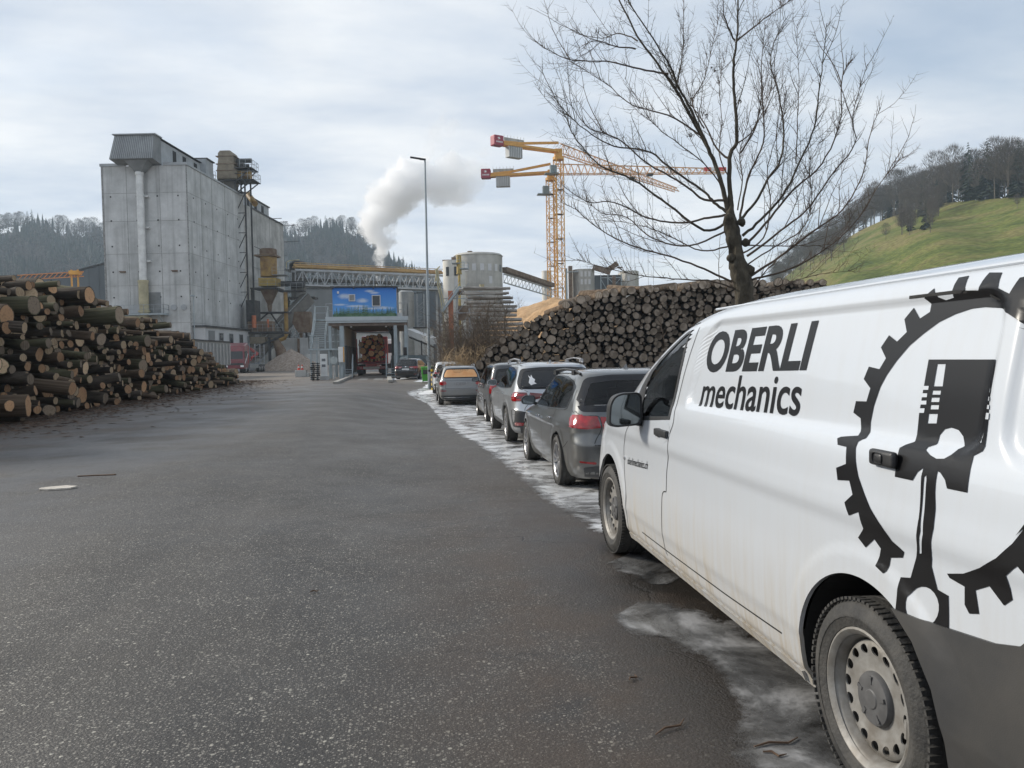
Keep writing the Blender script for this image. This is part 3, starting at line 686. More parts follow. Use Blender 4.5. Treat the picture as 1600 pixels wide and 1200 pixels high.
frit = mat('black_frit', (.008, .008, .009), .15, var=.1, spec=.5)
seam = mat('door_gap', (.012, .012, .012), .8, var=.1)
trimm = mat('dark_grey_trim', (.045, .046, .048), .55, var=.15, scale=20, bump=.15, bscale=300)
chrome = mat('chrome', (.62, .63, .64), .18, 1., var=.05)
lampred = mat('red_lamp_glass', (.30, .006, .008), .12, var=.3, scale=14, coat=1)
lampdark = mat('dark_red_lamp_glass', (.12, .006, .008), .12, var=.3, scale=14, coat=1)
lampclear = mat('clear_lamp_glass', (.50, .50, .50), .12, .3, var=.3, scale=25, coat=1)
plate_m = mat('number_plate', (.68, .69, .68), .4, var=.05)
seatm = mat('seat_cloth', (.03, .031, .034), .9, var=.3, scale=12)
mirror_g = mat('mirror_glass', (.16, .18, .19), .05, 1., var=.02)
def tyre_mesh(mb, r, w, rr, sgn, n=48):
    """treaded tyre spun about x; sgn = outward side"""
    prof = [(rr, -w*.40), (rr+.012, -w*.47), (rr+(r-rr)*.45, -w*.52), (r-.022, -w*.47), (r-.006, -w*.40), (r, -w*.33), (r, -w*.13), (r-.008, -w*.125), (r-.008, -w*.10), (r, -w*.095), (r, w*.095), (r-.008, w*.10), (r-.008, w*.125), (r, w*.13), (r, w*.33), (r-.006, w*.40), (r-.022, w*.47), (r-.055, w*.515), (r-.058, w*.522), (r-.066, w*.522), (rr+(r-rr)*.45, w*.52), (rr+.012, w*.47), (rr, w*.40), (rr-.012, w*.3)]
    M = Matrix.Rotation(sgn*pi/2, 3, 'Y'); mb.lathe(prof, n, M)
    # shoulder blocks
    for i in range(n*2):
        t = 2*pi*i/(n*2); 
        for s in (1, -1):
            c = Vector((s*w*.40, cos(t)*(r-.003), sin(t)*(r-.003))); Mx = Matrix.Rotation(t, 3, 'X')
            mb.box(c, (w*.17, .010, 2*pi*r/(n*2)*.62), M=Mx)
def wheel(parent, x, y, r, w, kind='alloy', sgn=-1, rr=None, spokes=5, name='wheel'):
    """wheel group part: an Empty-free part whose own mesh is the tyre; rim, hub cap are sub-parts"""
    rr = rr or r*.66; mb = MB(); tyre_mesh(mb, r, w, rr, sgn, 40)
    t = mb.build('wheel', rubber, parent, smooth=35, fix=False, loc=(x, y, r))
    M = Matrix.Rotation(sgn*pi/2, 3, 'Y'); rim = MB()
    # barrel and lip (h = outward)
    rim.lathe([(rr-.004, -w*.42), (rr-.03, -w*.35), (rr-.035, w*.15), (rr-.022, w*.34), (rr-.012, w*.40), (rr+.006, w*.43), (rr+.012, w*.455), (rr+.002, w*.47), (rr-.008, w*.44), (rr-.016, w*.40)], 48, M)
    if kind == 'alloy':
        for k in range(spokes):
            for dd in (-.13, .13):
                a = 2*pi*k/spokes+dd; a2 = 2*pi*k/spokes+dd*1.9
                p0 = Vector((sgn*w*.30, cos(a)*rr*.2, sin(a)*rr*.2)); p1 = Vector((sgn*w*.40, cos(a2)*(rr-.014), sin(a2)*(rr-.014)))
                rim.bar(p0, p1, .024, .03, up=(1, 0, 0))
        rim.lathe([(0.0001, w*.36), (.06, w*.36), (.072, w*.32), (.072, w*.15)], 24, M)
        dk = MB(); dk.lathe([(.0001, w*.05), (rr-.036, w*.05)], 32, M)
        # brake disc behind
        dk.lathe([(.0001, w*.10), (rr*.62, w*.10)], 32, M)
        rim.build('rim', rimm, t, smooth=40, fix=True)
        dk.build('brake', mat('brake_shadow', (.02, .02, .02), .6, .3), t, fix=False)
        c = MB(); c.lathe([(.0001, w*.385), (.026, w*.38), (.03, w*.36)], 20, M); c.build('hub_cap', trimm, t, smooth=40)
    else:
        # pressed steel disc with a ring of round holes
        outer = [(cos(2*pi*i/64)*(rr-.028), sin(2*pi*i/64)*(rr-.028)) for i in range(64)]; holes = []
        for k in range(16):
            a = 2*pi*k/16; ca, sa = cos(a), sin(a); q = []
            for j in range(14):
                t2 = 2*pi*j/14; u, v = .0165*cos(t2), .0205*sin(t2); rad = rr*.715+u; q.append((rad*ca-v*sa, rad*sa+v*ca))
            holes.append(q)
        ri, ro = rr*.60, rr*.83; circ = lambda r_: [(cos(2*pi*i/64)*r_, sin(2*pi*i/64)*r_) for i in range(64)]
        bmx = fill([circ(ro), circ(ri)]+holes, .02)
        def H(p):
            return sinterp([(0, .30*w), (.075, .30*w), (.09, .255*w), (rr*.60, .27*w), (rr*.74, .30*w), (rr*.84, .25*w), (rr-.03, .06*w)], p)
        for v in bmx.verts:
            p = hypot(v.co.x, v.co.y); v.co = M @ Vector((v.co.x, v.co.y, H(p)))
        rim.lathe([(ri*k_/8+.0001, H(ri*k_/8)) for k_ in range(9)], 64, M); rim.lathe([(lerp(ro, rr-.028, k_/6), H(lerp(ro, rr-.028, k_/6))) for k_ in range(7)], 64, M)
        bmesh.ops.recalc_face_normals(bmx, faces=bmx.faces)
        ex = bmesh.ops.extrude_edge_only(bmx, edges=[e for e in bmx.edges if e.is_boundary])
        for v in [g_ for g_ in ex['geom'] if isinstance(g_, bmesh.types.BMVert)]: v.co.x -= sgn*.006
        me = bpy.data.meshes.new('d'); bmx.to_mesh(me); bmx.free()
        rim.add([v.co for v in me.vertices], [tuple(p.vertices) for p in me.polygons]); bpy.data.meshes.remove(me)
        rim.bar((sgn*w*.41, -.02, rr-.012) if False else (sgn*w*.42, -rr*.93, -.03), (sgn*w*.42, -rr*.93, .03), .012, .012)
        o = rim.build('rim', steelrim, t, smooth=45, fix=True)
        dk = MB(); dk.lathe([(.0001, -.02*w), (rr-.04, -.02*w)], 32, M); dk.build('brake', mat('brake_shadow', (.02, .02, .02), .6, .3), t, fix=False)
        c = MB(); R0 = .092
        c.lathe([(.0001, w*.37), (.030, w*.37), (.034, w*.355), (.040, w*.355), (.060, w*.365), (R0-.006, w*.34), (R0, w*.30), (R0, w*.22)], 40, M)
        for k in range(5):
            a = 2*pi*k/5+.3; rad = .066
            c.box((sgn*w*.35, cos(a)*rad, sin(a)*rad), (.012, .026, .013), M=Matrix.Rotation(a, 3, 'X'))
        c.build('hub_cap', mat('grey_cap', (.085, .085, .086), .55, var=.2, scale=20), t, smooth=35)
    return t
def wells(parent, arches, hw, name='wheel_well'):
    for cy_, cz, r in arches:
        for s in (-1, 1):
            mb = MB(); n = 24; rows = [(hw-.02, r+.004), (hw-.34, r+.004), (hw-.34, .01)]
            vs = []; 
            for x, rad in rows:
                for i in range(n+1):
                    t = -.15+(pi+.3)*i/n; vs.append((s*x, cy_+cos(t)*rad, cz+sin(t)*rad))
            mb.add(vs, [(j*(n+1)+i, j*(n+1)+i+1, (j+1)*(n+1)+i+1, (j+1)*(n+1)+i) for j in range(2) for i in range(n)])
            mb.build(name, mat('wheel_well_black', (.010, .010, .010), .95, var=.1), parent, fix=False)
def body(S, parent, m_, holes_side=(), holes_rear=(), holes_front=(), name='body'):
    b = shell(S); bvh = BVHTree.FromBMesh(b)
    cut_arches(b, S['arches'])
    dele = []
    for f in b.faces:
        c = f.calc_center_median(); nn = f.normal
        if any(abs(nn.x) > .3 and point_in(h, c.y, c.z) for h in holes_side): dele.append(f)
        elif any(nn.y < -.2 and point_in(h, c.x, c.z) for h in holes_rear): dele.append(f)
        elif any(nn.y > .15 and point_in(h, c.x, c.z) for h in holes_front): dele.append(f)
    bmesh.ops.delete(b, geom=dele, context='FACES')
    for f in b.faces: f.smooth = True
    me = bpy.data.meshes.new(name); b.to_mesh(me); b.free(); me.materials.append(m_); me.set_sharp_from_angle(angle=R(50))
    o = bpy.data.objects.new(name, me); COL.objects.link(o); o.parent = parent
    return o, bvh
def seat(parent, x, y, z=.30, h=.62, w_=.46, name='seat'):
    s = MB(); s.box((x, y, z+.1), (w_, .48, .14)); M = Matrix.Rotation(R(14), 3, 'X')
    s.box((x, y-.27, z+.12+h/2), (w_, .11, h), M=M); s.box((x, y-.36, z+.24+h), (.26, .09, .19), M=M)
    s.cyl((x-.06, y-.335, z+h), (x-.06, y-.35, z+h+.25), .008, n=6); s.cyl((x+.06, y-.335, z+h), (x+.06, y-.35, z+h+.25), .008, n=6)
    return s.build(name, seatm, parent, smooth=40, bevel=.03, seg=2)
def zrange(*segs):
    out = []
    for a, b, n in segs: out += [lerp(a, b, i/n) for i in range(n)]
    out.append(segs[-1][1]); return out
# ------------------------------------------------------------------ the white van
def build_van():
    VX, VY = 2.468, 4.13
    t = thing('delivery_van', 'white panel van with black gear and piston emblem parked nearest on the right', 'van', (VX, VY, 0))
    HW = [(.20, .885), (.26, .912), (.285, .930), (.33, .938), (.41, .950), (.44, .957), (.62, .962), (.80, .958), (.92, .959), (.985, .970), (1.02, .968), (1.07, .960), (1.15, .950), (1.21, .936), (1.25, .922), (1.45, .886), (1.62, .850), (1.70, .830), (1.74, .812), (1.775, .784), (1.80, .745), (1.828, .665), (1.848, .54), (1.862, .30), (1.868, .06)]
    YF = [(.20, 2.50), (.30, 2.58), (.55, 2.62), (.75, 2.57), (.88, 2.50), (.98, 2.36), (1.04, 2.20), (1.09, 2.02), (1.13, 1.86), (1.25, 1.62), (1.40, 1.36), (1.55, 1.04), (1.66, .76), (1.74, .50), (1.79, .26), (1.83, .0), (1.86, -.5), (1.868, -1.0)]
    YR = [(.20, -2.62), (.35, -2.76), (.60, -2.78), (.8, -2.74), (1.0, -2.72), (1.6, -2.64), (1.76, -2.58), (1.83, -2.45), (1.86, -2.1), (1.868, -1.8)]
    def feat(y, z, x):
        d = 0
        # recessed upper panels behind the cab: sliding door panel and rear quarter panel
        for ya, yb in ((-2.19, 0), (-2.50, -2.26)):
            zt = 1.715; zb = 1.245
            if yb == 0: yb = .10-.20*(z-1.25)/.45
            my = min(y-ya, yb-y); mz = min(z-zb, zt-z)
            if my > -.05 and mz > -.05:
                rr = .09; m = min(my, mz)
                if my < rr and mz < rr: m = rr-hypot(rr-my, rr-mz)
                d -= .020*sstep(-.012, .022, m)
        # cab: crisp shoulder line under the side window
        # door gap grooves
        return d + arch_lip(y, z)
    AR = [(-1.70, .345, .425), (1.70, .345, .425)]
    def arch_lip(y, z):
        d = 0
        for cy_, cz, r in AR:
            q = hypot(y-cy_, z-cz)
            if q < r+.10: d += .010*sstep(r+.10, r+.075, q)
        return d
    S = dict(hw=HW, yf=YF, yr=YR, a=.24, br=.16, bf=.75, bow=.04, ns=285, nb=8, nc=16, len=5.37, tr=.015, tf=.05, feat=feat, arches=AR,
             zs=zrange((.20, .30, 6), (.30, 1.00, 38), (1.00, 1.30, 24), (1.30, 1.66, 14), (1.66, 1.78, 10), (1.78, 1.868, 12)))
    vp = paint('van_white', (.54, .575, .62), 0, .28, dirt=(.34, .30, .24), dz=.66, damt=.95)
    def hit(px, py, X=1.53):
        """where a bearing from the survey meets the left side of the van, in van coordinates"""
        p = atX_(px, py, X)
        for _ in range(6):
            z = p.z; x = VX-(sinterp(HW, z)+feat(p.y-VY, z, .9)*.0); p = atX_(px, py, x)
        return (p.y-VY, p.z)
    def atX_(px, py, X): d = ray(px, py); return CAMP+d*(X/d.x)
    C8 = lambda l: [hit(920+x/2.857, 480+y/2.857) for x, y in l]      # enlarged survey sheets
    C9 = lambda l: [hit(1040+x/2.857, 420+y/2.857) for x, y in l]
    C10 = lambda l: [hit(1290+x/2, 400+y/2) for x, y in l]
    win = C8([(452, 104), (430, 110), (395, 140), (350, 183), (305, 232), (264, 283), (232, 350), (205, 420), (205, 505), (290, 504), (362, 502), (378, 440), (400, 350), (425, 235)])
    pane = C8([(445, 116), (428, 126), (395, 156), (352, 200), (312, 245), (282, 290), (258, 350), (243, 420), (235, 486), (300, 487), (357, 487), (371, 435), (393, 345), (418, 230)])
    wsz = [(-.70, 1.16), (.70, 1.16), (.62, 1.53), (.52, 1.70), (0, 1.73), (-.52, 1.70), (-.62, 1.53)]
    o, bvh = body(S, t, vp, holes_side=[inset(pane, -.017)], holes_front=[inset(rnd_poly(wsz, .08), .03)])
    wells(t, AR, .955)
    u = MB(); u.bb(-.66, .66, -2.6, 2.45, .19, .24); u.build('underbody', seam, t, fix=False)
    for sg in (-1, 1):
        pr = drape(bvh, [win, pane], 'side', .003, 'window_frame', black, t, sgn=sg, grid=.05, thick=.004)
        drape(bvh, [pane], 'side', -.002, 'window', glassm, t, sgn=sg, grid=.05)
        # black quarter light divider and door capping
        drape(bvh, [ribbon(C8([(262, 300), (240, 400), (233, 488)]), .05)], 'side', .004, 'quarter_light_bar', black, t, sgn=sg, grid=.05)
        # gaps between panels
        gaps = [C8([(492, 90), (480, 130), (450, 220), (412, 360), (388, 450), (378, 515), (360, 570), (352, 640), (348, 740), (346, 822)]),
                C8([(346, 824), (334, 824), (328, 840), (326, 880), (326, 960), (332, 1030), (342, 1080), (352, 1108)]),
                C8([(186, 512), (162, 560), (153, 620), (155, 720), (162, 820), (172, 920), (188, 1000)]),
                C8([(486, 70), (462, 76), (430, 90), (380, 122), (330, 170), (280, 228), (245, 275)]),
                C8([(388, 440), (393, 360), (430, 220), (470, 100), (484, 62)])[:0]]
        for gp in gaps:
            if gp: drape(bvh, [ribbon(curve2(gp, 4), .007)], 'side', .0015, 'door_gap', seam, t, sgn=sg, grid=.06)
        if sg == -1:
            sl = [hit(*p) for p in [(1480, 471), (1500, 482), (1515, 510), (1530, 560), (1539, 620), (1540, 680), (1534, 706), (1500, 722)]]
            drape(bvh, [ribbon([(-1.75, 1.722), (-1.95, 1.722), (-2.08, 1.712), (-2.15, 1.68)], .010)], 'side', .0015, 'door_rail_gap', seam, t, sgn=sg, grid=.06)
            drape(bvh, [ribbon([(-1.10, .36), (-.50, .345), (.3, .34), (.88, .34)], .008)], 'side', .0015, 'door_gap', seam, t, sgn=sg, grid=.06)
            # vinyl emblem: gear ring, piston, connecting rod
            vin = mat('black_vinyl', (.006, .006, .007), .3, var=.1, spec=.4)
            outer = [(238, 925), (234, 943), (197, 943), (190, 985), (182, 992), (158, 968), (167, 915), (147, 885), (120, 911), (97, 880), (113, 852), (98, 800), (68, 811), (55, 770), (80, 746), (70, 702), (34, 700), (30, 662), (60, 650), (62, 597), (35, 590), (34, 570), (45, 565), (92, 562), (90, 508), (68, 490), (76, 454), (108, 455), (120, 414), (100, 385), (116, 346), (148, 354), (168, 320), (153, 286), (178, 248), (202, 268), (232, 238), (225, 198), (254, 162), (272, 196), (303, 175), (308, 150), (297, 132), (335, 101), (338, 128), (355, 138), (382, 130), (410, 68), (442, 62), (427, 108), (464, 110), (505, 52), (544, 52), (530, 100), (565, 118), (598, 68), (635, 60)]
            inner = [(238, 925), (200, 890), (165, 840), (135, 790), (115, 740), (98, 690), (90, 640), (90, 600), (98, 580), (117, 570), (120, 520), (130, 470), (150, 410), (170, 372), (200, 328), (240, 280), (280, 245), (330, 207), (380, 182), (430, 165), (470, 160), (520, 163), (560, 180), (590, 200), (625, 240)]
            A = C10(outer); B = C10(inner)
            b_out = [(370, 993), (378, 1007), (424, 1034), (424, 1090), (438, 1118), (468, 1119), (457, 1045), (500, 1032), (545, 1093), (571, 1075), (550, 1000), (585, 970), (622, 1012)]
            b_in = [(370, 993), (420, 993), (470, 975), (520, 945), (570, 900), (605, 855), (625, 815)]
            # beyond the picture the ring is closed by turning about its middle
            cy_, cz = -2.13, 1.275
            def pol(p): return (hypot(p[0]-cy_, p[1]-cz), atan2(p[1]-cz, -(p[0]-cy_)))
            r0, a0 = pol(A[-1]); r1, a1 = pol(C10(b_out)[-1]); ri0 = pol(B[-1])[0]; ri1 = pol(C10(b_in)[-1])[0]
            arc_o, arc_i = [], []; nT = 9; a1 = a1 if a1 < a0 else a1-2*pi
            for k in range(nT*4+1):
                s = k/(nT*4); a = lerp(a0, a1, s); q = k % 4
                rad = lerp(r0, r1, s)+(.0 if q in (1, 2) else .0)
                rr_ = lerp(.50, .47, s) if q in (0, 3) else lerp(.44, .415, s)
                arc_o.append((cy_-cos(a)*rr_, cz+sin(a)*rr_))
            for k in range(25): s = k/24; a = lerp(a0, a1, s); rad = lerp(ri0, ri1, s); arc_i.append((cy_-cos(a)*rad, cz+sin(a)*rad))
            ring1 = A+arc_o[1:-1]+C10(b_out)[::-1]+C10(b_in)[1:]+arc_i[::-1][1:-1]+B[::-1][:-1]
            drape(bvh, [ring1], 'side', .002, 'gear_emblem', vin, t, sgn=sg, grid=.018)
            pis = [(298, 324), (506, 324), (498, 415), (498, 512), (488, 595), (480, 610), (452, 625), (432, 740), (370, 727), (364, 700), (350, 678), (341, 673), (336, 700), (333, 740), (334, 790), (328, 850), (322, 935), (322, 970), (340, 1042), (374, 1062), (375, 1185), (320, 1170), (218, 1130), (225, 1060), (228, 1004), (258, 1006), (275, 945), (277, 900), (283, 820), (289, 740), (291, 690), (298, 662), (280, 675), (264, 702), (210, 690), (225, 600), (240, 590), (258, 582), (268, 492), (283, 408)]
            cir = lambda cx, cy2, rx, ry, rot=0, n=20: [(cx+rx*cos(2*pi*i/n)*cos(rot)-ry*sin(2*pi*i/n)*sin(rot), cy2+rx*cos(2*pi*i/n)*sin(rot)+ry*sin(2*pi*i/n)*cos(rot)) for i in range(n)]
            wrist = [(322, 590), (330, 560), (345, 542), (365, 537), (388, 545), (402, 565), (407, 595), (392, 605), (382, 622), (362, 634), (338, 634), (318, 622), (303, 606), (304, 598)]
            sl_ = [(324, 338), (350, 338), (340, 408), (312, 408)]
            ringsL = [[(309, 421), (335, 421), (333, 434), (307, 434)], [(305, 443), (331, 443), (329, 457), (303, 457)], [(303, 466), (329, 466), (327, 480), (301, 480)], [(297, 494), (325, 494), (321, 524), (293, 524)]]
            notL = [[(284, 407), (299, 407), (297, 419), (281, 419)], [(279, 430), (294, 430), (293, 442), (277, 442)], [(275, 453), (292, 453), (291, 465), (274, 465)], [(272, 477), (286, 477), (284, 491), (269, 491)]]
            notR = [[(490, 415), (502, 415), (502, 427), (488, 427)], [(488, 440), (502, 440), (502, 453), (486, 453)], [(484, 466), (502, 466), (502, 479), (482, 479)], [(479, 491), (502, 491), (500, 511), (476, 511)]]
            big = cir(298, 1095, 47, 62, -.12)
            slit = [(300, 690), (307, 685), (307, 700), (303, 760), (300, 800), (295, 870), (292, 930), (284, 930), (287, 860), (292, 790), (296, 740)]
            pp = C10(pis); zb = min(p[1] for p in pp)
            drape(bvh, [pp]+[C10(q) for q in [wrist, sl_, slit, big]+ringsL], 'side', .0021, 'piston_emblem', vin, t, sgn=sg, grid=.018)
            wv = mat('white_vinyl', (.54, .575, .62), .28, var=.02)
            nb_ = bmesh.new()
            for q in notL+notR:
                f2 = fill([C10(q)], .05); me = bpy.data.meshes.new('x'); f2.to_mesh(me); nb_.from_mesh(me); f2.free(); bpy.data.meshes.remove(me)
            drape(bvh, nb_, 'side', .0035, 'piston_groove_marks', wv, t, sgn=sg, grid=.05)
            # lettering
            def text(body_, quad, nm, bold, font_shear=0, nsub=.03):
                cu = bpy.data.curves.new('tx', 'FONT'); cu.body = body_; cu.size = 1; cu.offset = bold; cu.resolution_u = 5
                ob = bpy.data.objects.new('tx', cu); COL.objects.link(ob); bpy.context.view_layer.update()
                me = bpy.data.meshes.new_from_object(ob.evaluated_get(bpy.context.evaluated_depsgraph_get()))
                b = bmesh.new(); b.from_mesh(me); bpy.data.objects.remove(ob); bpy.data.curves.remove(cu); bpy.data.meshes.remove(me)
                x0 = min(v.co.x for v in b.verts); x1 = max(v.co.x for v in b.verts); y0 = min(v.co.y for v in b.verts); y1 = max(v.co.y for v in b.verts)
                BL, BR, TL, TR = [Vector(q) for q in quad]
                for v in b.verts:
                    s, r_ = (v.co.x-x0)/(x1-x0), (v.co.y-y0)/(y1-y0); q = BL.lerp(BR, s).lerp(TL.lerp(TR, s), r_); v.co = (q.x, q.y, 0)
                bis(b, nsub); return drape(bvh, b, 'side', .0021, nm, vin, t, sgn=sg)
            text('OBERLI', C9([(154, 464), (606, 456), (196, 284), (664, 228)]), 'company_lettering', .030)
            text('mechanics', C9([(135, 614), (573, 660), (163, 482), (600, 466)]), 'company_lettering', .012)
            text('oberlimechanics.ch', [hit(*p) for p in [(979.5, 725), (1012, 733.5), (980, 714), (1013, 721)]], 'web_address', .008, nsub=.1)
        # handles
        hb = MB(); hx = .948
        hb.T = Matrix.Translation((sg*(hx+.02), .37, 1.065)); hb.box((0, 0, 0), (.034, .22, .042)); hb.box((sg*-.004, .06, -.002), (.04, .05, .05)); hb.T = None
        hb.build('door_handle', black, t, smooth=40, bevel=.008)
        dish = drape(bvh, [[(.37+.13*cos(a), 1.075+.07*sin(a)) for a in [2*pi*i/20 for i in range(20)]]], 'side', .0015, 'handle_recess', vp, t, sgn=sg)
        hb = MB(); hb.T = Matrix.Translation((sg*(.940+.010), -1.815, 1.195)); hb.box((0, 0, 0), (.026, .130, .054)); hb.box((sg*.010, .01, 0), (.012, .05, .036)); hb.build('sliding_door_handle', black, t, smooth=40, bevel=.014, seg=3)
        # indicator stud
        s_ = MB(); s_.cyl((sg*.935, 1.25, .80), (sg*.962, 1.25, .80), .020, .013, 16); s_.build('side_repeater', lampclear, t, smooth=40)
        # mirror
        mm = MB(); mc = Vector((sg*1.07, .80, 1.185))
        prof = [(-.155, -.115), (-.145, .03), (-.115, .095), (-.05, .125), (.10, .128), (.125, .10), (.13, -.08), (.10, -.122), (-.10, -.135)]
        pf = rnd_poly([(x*-sg if sg > 0 else x, z) for x, z in prof], .03, 3)
        pf = rnd_poly([(x*-sg*.80, z*.86) for x, z in prof], .03, 3)
        rows = [(-.045, 1.0), (.0, 1.02), (.05, .97), (.09, .8), (.115, .5)]; vs = []; n = len(pf)
        for yy, k in rows: vs += [(mc.x+x*k*-1*(-1), mc.y+yy, mc.z+z*k) for x, z in pf]
        fs = [(j*n+i, j*n+(i+1) % n, (j+1)*n+(i+1) % n, (j+1)*n+i) for j in range(len(rows)-1) for i in range(n)]+[tuple(range((len(rows)-1)*n, len(rows)*n))]
        inn = [(mc.x+x*.90, mc.y-.045, mc.z+z*.90) for x, z in pf]; inn2 = [(mc.x+x*.88, mc.y-.030, mc.z+z*.88) for x, z in pf]; nn_ = len(vs)
        vs += inn+inn2; fs += [(i, (i+1) % n, nn_+(i+1) % n, nn_+i) for i in range(n)]+[(nn_+i, nn_+(i+1) % n, nn_+n+(i+1) % n, nn_+n+i) for i in range(n)]
        mm.add(vs, fs); mm.bar((mc.x-sg*.10, mc.y+.02, mc.z-.07), (sg*.90, mc.y+.06, mc.z-.09), .05, .09)
        mo = mm.build('mirror', black, t, smooth=50)
        gl = MB(); gl.add([(mc.x+x*.89, mc.y-.036, mc.z+z*.89) for x, z in pf], [tuple(range(n))]); gl.build('mirror_glass', mirror_g, mo, fix=False)
        # rear bumper wrap of unpainted plastic
        bp_ = [(-2.14, .40), (-2.10, .47), (-2.03, .60), (-1.955, .72), (-1.90, .765), (-2.0, .775), (-2.2, .79), (-2.38, .81), (-2.46, .84), (-2.72, .86), (-2.76, .5), (-2.74, .26), (-2.3, .235), (-2.16, .24), (-2.145, .33)]
        bp_ = [(-2.122, .30), (-2.118, .42), (-2.075, .545), (-1.99, .655), (-1.885, .725), (-2.05, .735), (-2.30, .765), (-2.39, .79), (-2.46, .86), (-2.74, .88), (-2.775, .5), (-2.74, .24), (-2.30, .215), (-2.11, .22)]
        drape(bvh, [bp_], 'side', .009, 'rear_bumper', mat('grey_bumper_plastic', (.034, .035, .037), .5, col2=(.055, .053, .05), scale=3, bump=.12, bscale=250, bdist=.003), t, sgn=sg, grid=.05, thick=.02)
        # sill strip
        drape(bvh, [[(-1.24, .215), (1.26, .215), (1.24, .262), (-1.25, .262)]], 'side', .012, 'sill', vp, t, sgn=sg, grid=.1, thick=.014)
        for y in (-1.70, 1.70): wheel(t, sg*.835, y, .343, .235, 'steel', sgn=sg, rr=.232)
    # windscreen, roof gutter, lamps, plates, rear doors
    ws = rnd_poly(wsz, .08)
    drape(bvh, [ws, inset(ws, .045)], 'front', .003, 'windscreen_frame', frit, t, grid=.06)
    drape(bvh, [inset(ws, .044)], 'front', .001, 'windscreen', glassm, t, grid=.06)
    for s in (-1, 1):
        drape(bvh, [rnd_poly([(s*.46, .76), (s*.84, .80), (s*.90, .98), (s*.80, 1.00), (s*.52, .92)], .03)], 'front', .004, 'headlight', lampclear, t, grid=.04)
        drape(bvh, [rnd_poly([(s*.74, .95), (s*.90, .95), (s*.88, 1.35), (s*.78, 1.35)], .03)], 'rear', .006, 'tail_light', lampred, t, grid=.05)
    drape(bvh, [rnd_poly([(-.42, .72), (.42, .72), (.46, .88), (-.46, .88)], .04)], 'front', .004, 'grille', black, t, grid=.05)
    drape(bvh, [rnd_poly([(-.80, .30), (.80, .30), (.86, .58), (-.86, .58)], .06)], 'front', .006, 'front_bumper', mat('grey_bumper_plastic', (.06, .06, .06)), t, grid=.06)
    drape(bvh, [rnd_poly([(-.88, .24), (.88, .24), (.88, .58), (-.88, .58)], .04)], 'rear', .006, 'rear_bumper_middle', MATS['grey_bumper_plastic'], t, grid=.06)
    drape(bvh, [ribbon([(0, .6), (0, 1.80)], .008)], 'rear', .002, 'door_gap', seam, t, grid=.06)
    drape(bvh, [[(-.26, .62), (.26, .62), (.26, .73), (-.26, .73)]], 'rear', .006, 'number_plate', plate_m, t, grid=.2)
    for s in (-1, 1):
        r_ = MB(); r_.tube([(s*.765, y, 1.792-.02*abs(y+1)**2*.1) for y in (-2.4, -1.5, -.6, .0)], .006, 5); r_.build('roof_gutter', vp, t, smooth=60)
    # cab interior
    dash = MB(); dash.prism([(1.15, .60), (1.80, .60), (1.95, 1.02), (1.55, 1.10), (1.25, 1.06), (1.12, .92)], -.80, .80, 'x'); dash.build('dashboard', trimm, t, smooth=40)
    bulk = MB(); bulk.bb(-.76, .76, -.12, -.08, .3, 1.70); bulk.build('bulkhead', trimm, t)
    fl = MB(); fl.bb(-.86, .86, -.1, 1.9, .42, .46); fl.build('cab_floor', seam, t)
    for x in (-.48, .12, .55): seat(t, x, .55, .62, .66, .46)
    st = MB(); st.T = Matrix.Translation((-.48, 1.08, 1.10)) @ Matrix.Rotation(R(35), 4, 'X')
    st.lathe([(.19+.014*cos(a), .014*sin(a)) for a in [2*pi*i/8 for i in range(9)]], 28); st.bar((-.18, 0, 0), (.18, 0, 0), .05, .02); st.T = None; st.build('steering_wheel', black, t, smooth=60)
    return t
build_van()
